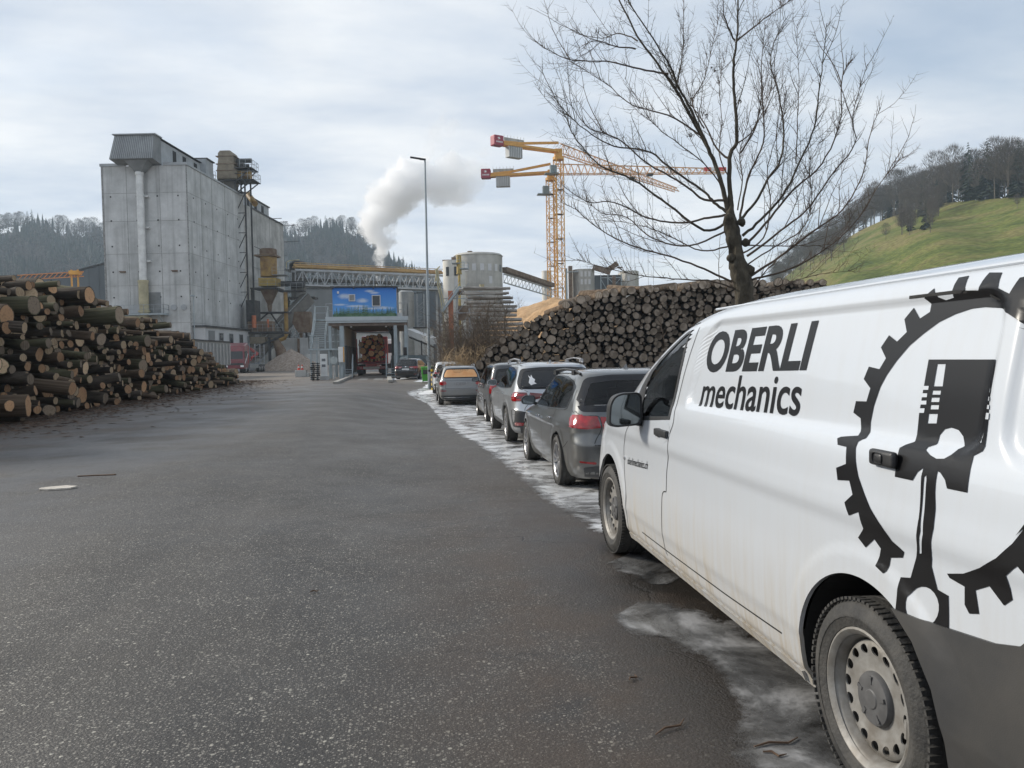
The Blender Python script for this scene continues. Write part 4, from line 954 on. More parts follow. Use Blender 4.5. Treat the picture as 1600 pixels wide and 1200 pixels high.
# ------------------------------------------------------------------ parked cars
def car(name, label, loc, rz, col, spec, metal=.55, rough=.30, dirt=(.22, .20, .175), rail=None, **k):
    """spec: profiles plus side/rear outlines"""
    t = thing(name, label, 'car', loc, rz); S = spec; t.rotation_euler.x = k.get('pitch', 0)
    pm = paint('paint_'+name+str(k.get('pid', '')), col, metal, rough, dirt, dz=k.get('dz', .45), damt=k.get('damt', .55))
    panes = [rnd_poly(p, .03, 3) for p in S['panes']]; rw = rnd_poly(S['rear_win'], S.get('rwr', .07))
    ws = rnd_poly(S['wind'], .07)
    hs = [inset(p, -.006) for p in panes] if k.get('see', True) else []
    o, bvh = body(S, t, pm, holes_side=hs, holes_rear=[inset(rw, S.get('rwi', .05))] if k.get('see', True) else [], holes_front=[inset(ws, .05)] if k.get('see', True) else [])
    wells(t, S['arches'], .86)
    A = S['arches']; u = MB(); u.bb(-.62, .62, A[0][0]-.75, A[1][0]+.6, .17, .24); u.bb(-.5, .5, A[0][0]-.5, A[0][0]+.4, .2, .42); u.build('underbody', seam, t, fix=False)
    u = MB(); u.bb(-.66, .66, A[0][0]-.6, A[1][0]-.2, .38, .42); u.build('cabin_floor', seam, t, fix=False)
    dls = S['dlo']
    for sg in (-1, 1):
        fr = drape(bvh, [rnd_poly(dls, .04)]+[inset(p, .001) for p in panes], 'side', .002, 'window_frame', frit, t, sgn=sg, grid=.07)
        for p in panes: drape(bvh, [p], 'side', .0005, 'window', glassm, t, sgn=sg, grid=.08)
        if S.get('chrome'):
            drape(bvh, [ribbon(S['chrome'], .016)], 'side', .006, 'window_trim', chrome if not k.get('darktrim') else trimm, t, sgn=sg, grid=.08)
        for g_ in S['gaps']: drape(bvh, [ribbon(curve2(g_, 4), .009)], 'side', .0015, 'door_gap', seam, t, sgn=sg, grid=.1)
        for (hy, hz) in S['handles']:
            h, nn, _, _ = bvh.ray_cast(Vector((sg*3, hy, hz)), Vector((-sg, 0, 0))); hb = MB(); hb.T = Matrix.Translation(h+Vector((sg*.02, 0, 0))); hb.box((0, 0, 0), (.022, .19, .028))
            hb.build('door_handle', pm if not k.get('hchrome') else chrome, t, smooth=40, bevel=.007)
        for l in S['lamp_side']: drape(bvh, [rnd_poly(l, .02)], 'side', .007, 'tail_light', lampred, t, sgn=sg, grid=.03)
        for (poly, m_) in S['lamps']:
            drape(bvh, [rnd_poly([(x*-sg, z) for x, z in poly], .015)], 'rear', .006 if m_ is not lampdark else .0045, 'tail_light' if m_ is not trimm else 'lamp_surround', m_, t, grid=.03)
        if S.get('clad'):
            for (cy_, cz, r) in A:
                ring = [(cy_+cos(a)*(r+.055), cz+sin(a)*(r+.055)) for a in [R(-25)+R(230)*i/24 for i in range(25)]]+[(cy_+cos(a)*(r+.004), cz+sin(a)*(r+.004)) for a in [R(205)-R(230)*i/24 for i in range(25)]]
                drape(bvh, [ring], 'side', .010, 'arch_trim', trimm, t, sgn=sg, grid=.1, thick=.012)
            drape(bvh, [[(A[0][0]+A[0][2], .24), (A[1][0]-A[1][2], .24), (A[1][0]-A[1][2], .36), (A[0][0]+A[0][2], .36)]], 'side', .010, 'sill_trim', trimm, t, sgn=sg, grid=.15, thick=.012)
        # mirror on a short stalk
        mm = MB(); my, mz = S['mirror']; mx_ = sg*(sinterp(S['hw'], mz)+.115); pf = rnd_poly([(-.11, -.055), (-.12, .03), (-.06, .075), (.08, .072), (.105, .03), (.10, -.04), (.03, -.075)], .025, 3); pf = [(x*-sg, z) for x, z in pf]; n = len(pf)
        rows = [(-.035, 1.0), (.02, 1.0), (.07, .82), (.10, .45)]; vs = [(mx_+x*q, my+yy, mz+z*q) for yy, q in rows for x, z in pf]
        mm.add(vs, [(j*n+i, j*n+(i+1) % n, (j+1)*n+(i+1) % n, (j+1)*n+i) for j in range(3) for i in range(n)]+[tuple(range(3*n, 4*n)), tuple(range(n))]); mm.bar((mx_-sg*.06, my+.03, mz-.045), (mx_-sg*.17, my+.06, mz-.06), .03, .04)
        mo = mm.build('mirror', pm if k.get('mpaint') else black, t, smooth=50)
        gl = MB(); gl.add([(mx_+x*.86, my-.039, mz+z*.84) for x, z in pf], [tuple(range(n))]); gl.build('mirror_glass', mirror_g, mo, fix=False)
        drape(bvh, [rnd_poly(S.get('head', [(sg*.45, .62), (sg*.80, .66), (sg*.78, .80), (sg*.5, .74)]) if sg > 0 else [(-a, b_) for a, b_ in S.get('head', [(.45, .62), (.80, .66), (.78, .80), (.5, .74)])], .02)], 'front', .004, 'headlight', lampclear, t, grid=.05)
        for (ay, az, ar) in A: wheel(t, sg*(S['track']), ay, S['tyre'], S.get('tw', .215), 'alloy', sgn=sg, rr=S['tyre']*.67, spokes=k.get('spokes', 5))
        if rail:
            r_ = MB(); pts = S['rail']; r_.tube([(sg*x, y, z) for x, y, z in pts], [.016]*len(pts), 8)
            for q in (1, -2): r_.bar((sg*pts[q][0], pts[q][1], pts[q][2]+.005), (sg*pts[q][0], pts[q][1], pts[q][2]-.06), .05, .16, up=(0, 1, 0))
            r_.build('roof_rail', rail, t, smooth=50)
    drape(bvh, [rw, inset(rw, S.get('rwf', .045))], 'rear', .004, 'rear_window_frame', frit, t, grid=.06)
    drape(bvh, [inset(rw, S.get('rwf', .045)-.002)], 'rear', .0015, 'rear_window', k.get('rearm', glassm), t, grid=.08)
    drape(bvh, [ws, inset(ws, .045)], 'front', .003, 'windscreen_frame', frit, t, grid=.07)
    drape(bvh, [inset(ws, .044)], 'front', .001, 'windscreen', glass_l, t, grid=.08)
    for g_ in S['rgaps']: drape(bvh, [ribbon(curve2(g_, 4), .009)], 'rear', .0015, 'tailgate_gap', seam, t, grid=.08)
    for nm, poly, m_, off in S['rear_bits']: drape(bvh, [rnd_poly(poly, .02)], 'rear', off, nm, m_, t, grid=.06, thick=.01)
    drape(bvh, [rnd_poly([(-.38, .42), (.38, .42), (.45, .64), (-.45, .64)], .04)], 'front', .004, 'grille', black, t, grid=.06)
    # roof antenna fin
    fy, fz = S['fin']; h, nn, _, _ = bvh.ray_cast(Vector((0.03, fy, 3)), Vector((0, 0, -1)))
    f_ = MB(); f_.add([(-.022, fy-.07, h.z-.004), (.022, fy-.07, h.z-.004), (.022, fy+.09, h.z-.004), (-.022, fy+.09, h.z-.004), (-.004, fy-.075, h.z+.062), (.004, fy-.075, h.z+.062), (.004, fy-.04, h.z+.055), (-.004, fy-.04, h.z+.055)], [(3, 2, 1, 0), (0, 1, 5, 4), (1, 2, 6, 5), (2, 3, 7, 6), (3, 0, 4, 7), (4, 5, 6, 7)]); f_.build('roof_fin', k.get('finm', pm), t, smooth=40)
    # cabin
    bz = S['belt']
    for x in (-.38, .38): seat(t, x, .28, .34, .62, .46)
    rs = MB(); rs.box((0, -.62, .50), (1.25, .46, .14)); rs.box((0, -.92, .80), (1.25, .12, .56), M=Matrix.Rotation(R(12), 3, 'X'))
    for x in (-.42, 0, .42): rs.box((x, -.99, 1.15), (.24, .08, .16))
    rs.build('rear_bench', seatm, t, smooth=40, bevel=.03)
    d = MB(); d.prism([(.85, .55), (1.25, .55), (1.30, bz), (.92, bz-.02), (.80, bz-.12)], -.68, .68, 'x'); d.build('dashboard', trimm, t, smooth=40)
    return t, bvh, pm
def mirrored(poly): return [(-x, z) for x, z in poly]
# --- grey estate car
est = dict(len=4.70, a=.32, br=.34, bf=.7, bow=.07, ns=190, nb=10, nc=14, tr=.05, tf=.07, arches=[(-1.33, .325, .375), (1.33, .325, .375)], track=.795, tyre=.325, belt=.93,
    hw=[(.17, .80), (.24, .845), (.34, .875), (.48, .893), (.62, .902), (.74, .900), (.80, .903), (.84, .893), (.90, .872), (.94, .856), (.97, .842), (1.08, .808), (1.2, .768), (1.32, .718), (1.40, .675), (1.44, .64), (1.47, .58), (1.49, .48), (1.502, .30), (1.508, .06)],
    yr=[(.17, -2.12), (.26, -2.28), (.45, -2.345), (.60, -2.35), (.64, -2.33), (.72, -2.295), (.82, -2.29), (.95, -2.235), (1.00, -2.20), (1.2, -2.02), (1.36, -1.86), (1.42, -1.80), (1.45, -1.74), (1.48, -1.55), (1.50, -1.2), (1.508, -.9)],
    yf=[(.17, 2.16), (.3, 2.30), (.5, 2.34), (.62, 2.30), (.74, 2.14), (.82, 1.90), (.90, 1.50), (.955, 1.15), (1.0, 1.02), (1.2, .66), (1.36, .33), (1.42, .16), (1.46, .0), (1.49, -.25), (1.502, -.5), (1.508, -.8)],
    zs=zrange((.17, .30, 5), (.30, .98, 34), (.98, 1.40, 16), (1.40, 1.508, 14)),
    feat=lambda y, z, x: .014*exp(-((z-(.80+.02*y))/.018)**2)*sstep(-2.1, -1.8, y)*sstep(1.8, 1.3, y)+.010*sstep(.475, .445, hypot(y+1.33, z-.325))+.010*sstep(.475, .445, hypot(y-1.33, z-.325)),
    dlo=[(1.02, .955), (.62, 1.17), (.30, 1.32), (.0, 1.405), (-.5, 1.425), (-1.1, 1.405), (-1.55, 1.345), (-1.72, 1.28), (-1.74, 1.20), (-1.62, 1.01), (-1.55, .985), (-.5, .955)],
    panes=[[(.82, .985), (.55, 1.16), (.26, 1.30), (.0, 1.375), (-.20, 1.388), (-.22, .975)], [(-.29, .975), (-.27, 1.39), (-.6, 1.40), (-.98, 1.385), (-1.05, .99)], [(-1.10, .995), (-1.04, 1.38), (-1.40, 1.345), (-1.60, 1.29), (-1.64, 1.22), (-1.54, 1.03)]],
    chrome=[(.95, .962), (.3, .958), (-.5, .962), (-1.52, .992), (-1.62, 1.01), (-1.72, 1.17)],
    gaps=[[(.95, .93), (.98, .75), (.93, .40), (.85, .30)], [(-.24, .95), (-.22, .7), (-.24, .30)], [(-1.07, .97), (-1.02, .78), (-.94, .62), (-.92, .35)], [(.95, .93), (1.0, .86), (1.5, .80)], [(-1.92, .62), (-1.75, .55), (-1.68, .52)], [(-1.78, 1.24), (-1.88, 1.02), (-1.98, .97)]],
    handles=[(-.04, .83), (-.88, .85)], lamp_side=[[(-2.14, .955), (-1.98, .945), (-1.93, .90), (-2.02, .82), (-2.16, .79)]],
    lamps=[([(.895, .945), (.56, .935), (.53, .80), (.70, .785), (.86, .80)], lampred), ([(.53, .93), (.24, .905), (.36, .80), (.51, .80)], lampred), ([(.50, .855), (.32, .865), (.38, .805), (.49, .805)], lampclear), ([(.885, .86), (.57, .85), (.57, .80), (.70, .79), (.85, .80)], lampdark)],
    rear_win=[(-.74, .985), (.74, .985), (.755, 1.10), (.60, 1.385), (.3, 1.42), (-.3, 1.42), (-.60, 1.385), (-.755, 1.10)], rwf=.075, rwi=.05,
    wind=[(-.70, .98), (.70, .98), (.66, 1.2), (.54, 1.40), (0, 1.43), (-.54, 1.40), (-.66, 1.2)],
    mirror=(.66, 1.02), fin=(-1.45, 0), rgaps=[[(.795, 1.0), (.72, .94), (.545, .93), (.53, .78), (.60, .66), (.62, .62)], [(-.795, 1.0), (-.72, .94), (-.545, .93), (-.53, .78), (-.60, .66), (-.62, .62)], [(-.62, .60), (0, .585), (.62, .60)]],
    rear_bits=[('rear_diffuser', [(-.70, .20), (.70, .20), (.74, .33), (.55, .36), (-.55, .36), (-.74, .33)], trimm, .006), ('number_plate', [(-.26, .68), (.26, .68), (.26, .79), (-.26, .79)], plate_m, .008), ('reflector', [(.60, .37), (.78, .39), (.78, .41), (.60, .40)], lampred, .004), ('reflector', [(-.60, .37), (-.78, .39), (-.78, .41), (-.60, .40)], lampred, .004), ('tailgate_badge', [(-.05, .88), (.05, .88), (.05, .95), (-.05, .95)], chrome, .006)],
    rail=[(.645, .05, 1.425), (.64, -.1, 1.475), (.635, -.7, 1.495), (.63, -1.3, 1.478), (.62, -1.62, 1.435)])
t, bvh, pm = car('estate_car', 'dark grey estate car parked directly in front of the white van', (2.735, 11.08, -.15), R(0), (.13, .135, .135), est, metal=.7, rough=.28, rail=black, pitch=R(-.8), hchrome=True, finm=chrome, damt=.35, rearm=glass('rear_glass_clear', dark=.5))
# tailgate maker-type lettering and wiper
wi = MB(); wi.bar((.0, -2.205, 1.02), (-.30, -2.13, 1.09), .02, .014); wi.build('rear_wiper', black, t)
wb = MB(); wb.box((.28, -.35, 1.12), (.42, .06, .20)); wb.build('parcel', trimm, t, bevel=.02)
# --- silver crossover with roof rails
cro = dict(est); cro.update(len=4.87, arches=[(-1.37, .345, .40), (1.37, .345, .40)], track=.815, tyre=.345, belt=1.03,
    hw=[(.22, .80), (.30, .87), (.42, .905), (.55, .922), (.75, .930), (.88, .925), (.95, .915), (1.0, .895), (1.04, .875), (1.15, .835), (1.3, .775), (1.42, .725), (1.50, .68), (1.545, .62), (1.57, .50), (1.585, .30), (1.592, .06)],
    yr=[(.22, -2.20), (.32, -2.34), (.5, -2.44), (.66, -2.46), (.72, -2.42), (.85, -2.38), (1.0, -2.36), (1.08, -2.30), (1.2, -2.20), (1.38, -2.02), (1.48, -1.90), (1.52, -1.85), (1.545, -1.72), (1.57, -1.4), (1.592, -.9)],
    yf=[(.22, 2.2), (.35, 2.38), (.6, 2.43), (.75, 2.36), (.88, 2.15), (.96, 1.75), (1.02, 1.32), (1.06, 1.12), (1.25, .72), (1.42, .38), (1.5, .15), (1.55, -.15), (1.58, -.5), (1.592, -.8)],
    zs=zrange((.22, .34, 5), (.34, 1.06, 34), (1.06, 1.48, 14), (1.48, 1.592, 14)),
    feat=lambda y, z, x: .010*exp(-((z-.93)/.02)**2)+.014*sstep(.52, .48, hypot(y+1.37, z-.345))+.014*sstep(.52, .48, hypot(y-1.37, z-.345)),
    dlo=[(1.1, 1.045), (.68, 1.25), (.35, 1.40), (.05, 1.48), (-.5, 1.50), (-1.1, 1.485), (-1.55, 1.43), (-1.78, 1.34), (-1.80, 1.28), (-1.62, 1.09), (-.5, 1.04)],
    panes=[[(.90, 1.07), (.60, 1.24), (.30, 1.38), (.0, 1.455), (-.20, 1.465), (-.22, 1.06)], [(-.29, 1.06), (-.27, 1.467), (-.6, 1.473), (-1.02, 1.455), (-1.08, 1.08)], [(-1.14, 1.085), (-1.08, 1.45), (-1.42, 1.415), (-1.66, 1.345), (-1.68, 1.29), (-1.56, 1.12)]],
    chrome=[(1.0, 1.05), (.3, 1.045), (-.5, 1.045), (-1.58, 1.095), (-1.76, 1.26)],
    gaps=[[(1.03, 1.0), (1.05, .8), (1.0, .40)], [(-.25, 1.03), (-.22, .7), (-.24, .38)], [(-1.10, 1.06), (-1.05, .88), (-.98, .70), (-.96, .42)]],
    handles=[(-.05, .94), (-.90, .96)], lamp_side=[[(-2.22, 1.03), (-2.08, 1.0), (-2.05, .95), (-2.12, .86), (-2.24, .85)]],
    lamps=[([(.93, 1.03), (.62, 1.02), (.58, .86), (.88, .85)], lampdark), ([(.90, .99), (.66, .985), (.66, .965), (.86, .96), (.85, .90), (.62, .895), (.62, .875), (.90, .875)], lampred), ([(.57, 1.02), (.22, .985), (.38, .95), (.34, .915), (.54, .87)], lampdark)],
    rear_win=[(-.76, 1.08), (.76, 1.08), (.765, 1.2), (.66, 1.46), (.3, 1.49), (-.3, 1.49), (-.66, 1.46), (-.765, 1.2)], rwf=.06,
    wind=[(-.72, 1.09), (.72, 1.09), (.68, 1.3), (.58, 1.48), (0, 1.51), (-.58, 1.48), (-.68, 1.3)], mirror=(.72, 1.12), fin=(-1.35, 0),
    rgaps=[[(.80, 1.10), (.60, 1.03), (.575, .85), (.66, .74), (.68, .68)], [(-.80, 1.10), (-.60, 1.03), (-.575, .85), (-.66, .74), (-.68, .68)], [(-.68, .66), (0, .64), (.68, .66)]],
    rear_bits=[('rear_cladding', [(-.72, .24), (.72, .24), (.78, .46), (.50, .52), (-.50, .52), (-.78, .46)], trimm, .008), ('bumper_corner', [(.62, .36), (.91, .36), (.92, .62), (.88, .70), (.66, .66), (.60, .5)], trimm, .014), ('bumper_corner', [(-.62, .36), (-.91, .36), (-.92, .62), (-.88, .70), (-.66, .66), (-.60, .5)], trimm, .014), ('reflector', [(.66, .40), (.84, .40), (.84, .46), (.68, .46)], lampred, .02), ('reflector', [(-.66, .40), (-.84, .40), (-.84, .46), (-.68, .46)], lampred, .02), ('number_plate', [(-.26, .82), (.26, .82), (.26, .93), (-.26, .93)], plate_m, .008)],
    rail=[(.655, .15, 1.545), (.64, .05, 1.62), (.635, -.7, 1.655), (.63, -1.45, 1.635), (.63, -1.58, 1.56)], clad=True)
t, bvh, pm = car('crossover_car', 'silver crossover estate with raised roof rails parked ahead of the dark grey estate', (2.78, 16.68, -.17), R(0), (.46, .475, .49), cro, metal=.75, rough=.28, rail=rimm, mpaint=True, damt=.45)
stk = mat('white_sticker', (.72, .72, .72), .5, var=.05)
drape(bvh, [[(-.56, 1.20), (-.53, 1.28), (-.55, 1.34), (-.51, 1.30), (-.49, 1.35), (-.47, 1.29), (-.43, 1.26), (-.45, 1.21), (-.41, 1.18), (-.47, 1.17), (-.52, 1.15)]], 'rear', .006, 'window_sticker', stk, t)
# --- dark compact van-like car
com = dict(est); com.update(len=4.38, a=.26, br=.22, arches=[(-1.36, .315, .365), (1.36, .315, .365)], track=.79, tyre=.315, belt=1.05,
    hw=[(.18, .80), (.26, .86), (.42, .895), (.6, .905), (.8, .90), (.95, .89), (1.05, .872), (1.2, .835), (1.4, .785), (1.52, .75), (1.58, .72), (1.63, .65), (1.66, .52), (1.675, .3), (1.68, .06)],
    yr=[(.18, -2.1), (.3, -2.19), (.5, -2.22), (.65, -2.19), (1.0, -2.16), (1.3, -2.08), (1.5, -2.0), (1.6, -1.93), (1.65, -1.75), (1.68, -1.3)],
    yf=[(.18, 2.0), (.35, 2.14), (.6, 2.16), (.78, 2.05), (.92, 1.80), (1.02, 1.50), (1.08, 1.28), (1.25, .95), (1.45, .55), (1.56, .25), (1.62, .0), (1.66, -.3), (1.68, -.6)],
    zs=zrange((.18, .32, 5), (.32, 1.08, 30), (1.08, 1.56, 12), (1.56, 1.68, 12)),
    feat=lambda y, z, x: .008*exp(-((z-.70)/.018)**2)+.010*sstep(.47, .43, hypot(y+1.36, z-.315))+.010*sstep(.47, .43, hypot(y-1.36, z-.315)),
    dlo=[(1.22, 1.065), (.85, 1.28), (.5, 1.45), (.2, 1.54), (-.5, 1.56), (-1.3, 1.55), (-1.75, 1.51), (-1.80, 1.46), (-1.78, 1.10), (-.5, 1.06)],
    panes=[[(1.0, 1.09), (.75, 1.26), (.42, 1.43), (.15, 1.51), (-.20, 1.525), (-.22, 1.08)], [(-.29, 1.08), (-.27, 1.525), (-.6, 1.53), (-1.08, 1.52), (-1.12, 1.09)], [(-1.20, 1.10), (-1.18, 1.52), (-1.68, 1.48), (-1.72, 1.43), (-1.71, 1.12)]], chrome=None,
    gaps=[[(1.05, 1.02), (1.05, .8), (1.0, .35)], [(-.25, 1.05), (-.24, .7), (-.25, .32)], [(-1.16, 1.07), (-1.14, .9), (-1.0, .66), (-.95, .36)]], handles=[(-.05, .95), (-.45, .95)],
    lamp_side=[[(-2.12, 1.15), (-2.02, 1.15), (-2.03, .85), (-2.12, .85)]], lamps=[([(.885, 1.30), (.76, 1.30), (.77, .86), (.89, .86)], lampred)],
    rear_win=[(-.70, 1.10), (.70, 1.10), (.68, 1.3), (.62, 1.50), (0, 1.53), (-.62, 1.50), (-.68, 1.3)], wind=[(-.74, 1.12), (.74, 1.12), (.70, 1.35), (.60, 1.55), (0, 1.58), (-.60, 1.55), (-.70, 1.35)],
    mirror=(.85, 1.15), fin=(-1.5, 0), rgaps=[[(.72, 1.58), (.74, .7), (.70, .62)], [(-.72, 1.58), (-.74, .7), (-.70, .62)], [(-.70, .60), (0, .59), (.70, .60)]],
    rear_bits=[('rear_bumper', [(-.86, .24), (.86, .24), (.86, .52), (-.86, .52)], trimm, .010), ('number_plate', [(-.26, .80), (.26, .80), (.26, .91), (-.26, .91)], plate_m, .008)], clad=False)
car('compact_van', 'dark charcoal boxy family car standing between the silver crossover and the grey SUV', (2.90, 22.5, -.30), R(0), (.055, .058, .062), com, metal=.4, rough=.32, damt=.6)
# --- grey SUV with orange sticker film in the rear window
suv = dict(cro); suv.update(len=4.70, a=.30, br=.26, arches=[(-1.40, .35, .40), (1.40, .35, .40)],
    hw=[(.24, .80), (.32, .87), (.45, .915), (.62, .935), (.8, .938), (.93, .93), (1.02, .905), (1.08, .88), (1.2, .845), (1.4, .775), (1.52, .725), (1.58, .69), (1.62, .62), (1.65, .50), (1.665, .3), (1.67, .06)],
    yr=[(.24, -2.20), (.35, -2.30), (.5, -2.36), (.7, -2.37), (.78, -2.34), (1.0, -2.32), (1.10, -2.28), (1.3, -2.12), (1.5, -1.95), (1.58, -1.88), (1.62, -1.7), (1.65, -1.4), (1.67, -.9)],
    yf=[(.24, 2.1), (.4, 2.30), (.7, 2.33), (.85, 2.25), (.98, 2.0), (1.05, 1.6), (1.10, 1.25), (1.16, 1.05), (1.35, .72), (1.5, .40), (1.58, .15), (1.63, -.1), (1.66, -.5), (1.67, -.8)],
    zs=zrange((.24, .36, 5), (.36, 1.12, 30), (1.12, 1.54, 12), (1.54, 1.67, 12)),
    feat=lambda y, z, x: .012*exp(-((z-.98)/.02)**2)+.012*sstep(.52, .47, hypot(y+1.40, z-.35))+.012*sstep(.52, .47, hypot(y-1.40, z-.35)),
    dlo=[(x, z+.06) for x, z in cro['dlo']], panes=[[(x, z+.06) for x, z in p] for p in cro['panes']], chrome=[(x, z+.06) for x, z in cro['chrome']],
    handles=[(-.05, .99), (-.90, 1.0)], lamp_side=[[(-2.22, 1.02), (-2.09, 1.01), (-2.10, .88), (-2.22, .86)]], lamps=[([(.93, 1.02), (.64, 1.01), (.60, .90), (.72, .84), (.90, .86)], lampred)],
    rear_win=[(-.74, 1.14), (.74, 1.14), (.72, 1.3), (.60, 1.52), (.3, 1.54), (-.3, 1.54), (-.60, 1.52), (-.72, 1.3)], wind=[(x, z+.07) for x, z in cro['wind']], mirror=(.75, 1.20), fin=(-1.3, 0), rwf=.03,
    rgaps=[[(-.62, 1.03), (0, 1.05), (.62, 1.03)], [(.79, 1.14), (.64, 1.04), (.66, .72)], [(-.79, 1.14), (-.64, 1.04), (-.66, .72)], [(-.66, .72), (0, .70), (.66, .72)]],
    rear_bits=[('rear_cladding', [(-.80, .26), (.80, .26), (.84, .42), (-.84, .42)], trimm, .008), ('exhaust_trim', [(-.72, .33), (.72, .33), (.72, .345), (-.72, .345)], chrome, .016), ('reflector', [(.62, .60), (.86, .60), (.86, .63), (.62, .63)], lampred, .006), ('reflector', [(-.62, .60), (-.86, .60), (-.86, .63), (-.62, .63)], lampred, .006), ('number_plate', [(-.26, .86), (.26, .86), (.26, .97), (-.26, .97)], mat('dirty_plate', (.25, .25, .25), .7, var=.2, scale=20), .008)],
    rail=[(.66, .15, 1.625), (.645, .05, 1.685), (.64, -.7, 1.715), (.635, -1.35, 1.695), (.63, -1.50, 1.63)])
t, bvh, pm = car('suv_car', 'dusty grey SUV with an orange printed film in its rear window', (2.05, 34.4, -.48), R(0), (.22, .225, .225), suv, metal=.5, rough=.38, rail=chrome, damt=.75, dz=.75, pid='g')
orange = mat('orange_film', (.75, .33, .10), .35, col2=(.85, .50, .22), scale=2, coat=.5)
rwp = inset(rnd_poly(suv['rear_win'], .07), .04)
drape(bvh, [rwp], 'rear', .004, 'window_film', orange, t, grid=.06)
for z, x0, x1, h in ((1.485, -.36, .38, .022), (1.445, -.30, .34, .010), (1.40, -.30, .10, .010), (1.36, -.28, .05, .010)):
    n = 9; b_ = bmesh.new()
    for i in range(n):
        a = lerp(x0, x1, i/n); f2 = fill([[(a, z), (a+(x1-x0)/n*.7, z), (a+(x1-x0)/n*.7, z+h), (a, z+h)]], .1); me = bpy.data.meshes.new('x'); f2.to_mesh(me); b_.from_mesh(me); f2.free(); bpy.data.meshes.remove(me)
    drape(bvh, b_, 'rear', .006, 'film_print', frit, t)
# --- white hatchback ahead of the SUV (only its corner shows)
car('white_hatchback', 'white car half hidden in front of the grey SUV beside the striped post', (2.0, 42.2, -.36), R(0), (.72, .73, .73), com, metal=0, rough=.3, pid='w', damt=.5)
# --- dark saloon by the weighbridge, parked at an angle
p_ = gnd(641, 592)
sal = dict(est)
car('dark_saloon', 'black car with a white number plate parked askew at the weighbridge stairs', (.15, 57.0, .0), R(-14), (.018, .019, .022), sal, metal=.3, rough=.25, pid='b', damt=.3)
# ------------------------------------------------------------------ plant buildings
PRZ = -R(8.45)
def zz(px, py, D): return EYE+(horizon_y(px)-py)/FPX*D
def base(px, D): p = atD(px, horizon_y(px), D); return Vector((p.x, p.y, 0))
def concrete(name, c1=(.44, .45, .44), c2=(.60, .61, .60), dark=(.12, .12, .11), streak=.42):
    m_ = bpy.data.materials.new(name); m_.use_nodes = True; nt = m_.node_tree; b = nt.nodes['Principled BSDF']; b.inputs['Roughness'].default_value = .85; b.inputs['Specular IOR Level'].default_value = .25
    tc = N(nt, 'ShaderNodeTexCoord'); v = tc.outputs['Object']
    n = N(nt, 'ShaderNodeTexNoise', i_Scale=.35, i_Detail=8.0, i_Roughness=.65); L(nt, v, n.inputs['Vector'])
    c = N(nt, 'ShaderNodeValToRGB'); e = c.color_ramp.elements; e[0].position = .38; e[0].color = (*c1, 1); e[1].position = .62; e[1].color = (*c2, 1); L(nt, n.outputs[0], c.inputs[0])
    # rain streaks hanging from the top edge, each lift of formwork a shade of its own
    mp = N(nt, 'ShaderNodeMapping'); mp.inputs['Scale'].default_value = (1.4, 1.4, .05); L(nt, v, mp.inputs[0])
    n2 = N(nt, 'ShaderNodeTexNoise', i_Scale=1.0, i_Detail=7.0, i_Roughness=.62); L(nt, mp.outputs[0], n2.inputs['Vector'])
    s = N(nt, 'ShaderNodeMapRange', i_From_Min=.50, i_From_Max=.72, i_To_Max=streak); L(nt, n2.outputs[0], s.inputs[0])
    mx = N(nt, 'ShaderNodeMix', data_type='RGBA'); L(nt, s.outputs[0], mx.inputs[0]); L(nt, c.outputs[0], mx.inputs[6]); mx.inputs[7].default_value = (*dark, 1)
    br = N(nt, 'ShaderNodeTexBrick', i_Scale=1.0, i_Mortar_Size=.012); br.inputs['Brick Width'].default_value = 60.; br.inputs['Row Height'].default_value = 3.9; br.offset = .0
    br.inputs['Color1'].default_value = (.96, .96, .96, 1); br.inputs['Color2'].default_value = (1.04, 1.04, 1.04, 1); br.inputs['Mortar'].default_value = (.90, .90, .90, 1)
    cv = N(nt, 'ShaderNodeCombineXYZ'); sx = N(nt, 'ShaderNodeSeparateXYZ'); L(nt, v, sx.inputs[0]); ad = N(nt, 'ShaderNodeMath', operation='ADD'); L(nt, sx.outputs[0], ad.inputs[0]); L(nt, sx.outputs[1], ad.inputs[1])
    L(nt, ad.outputs[0], cv.inputs[0]); L(nt, sx.outputs[2], cv.inputs[1]); L(nt, cv.outputs[0], br.inputs['Vector'])
    m2 = N(nt, 'ShaderNodeMix', data_type='RGBA', blend_type='MULTIPLY'); m2.inputs[0].default_value = 1; L(nt, mx.outputs[2], m2.inputs[6]); L(nt, br.outputs[0], m2.inputs[7]); L(nt, m2.outputs[2], b.inputs['Base Color'])
    bp = N(nt, 'ShaderNodeBump', i_Strength=.3, i_Distance=.05); n3 = N(nt, 'ShaderNodeTexNoise', i_Scale=3.0, i_Detail=6.0); L(nt, v, n3.inputs['Vector']); L(nt, n3.outputs[0], bp.inputs['Height']); L(nt, bp.outputs[0], b.inputs['Normal'])
    return m_
conc = concrete('concrete'); conc2 = concrete('weathered_concrete', (.33, .33, .31), (.52, .52, .50), streak=.7)
corr = mat('corrugated_grey_sheet', (.17, .18, .18), .7, 0, col2=(.24, .25, .25), scale=.8)
lightwall = mat('pale_sheet_wall', (.36, .38, .39), .7, var=.15, scale=.8)
winglass = mat('dark_window', (.03, .035, .04), .12, var=.2, scale=.5)
winframe = mat('window_frame_white', (.6, .6, .6), .5, var=.05)
brownm = mat('brown_grey_sheet', (.17, .14, .10), .75, col2=(.27, .235, .17), scale=.9)
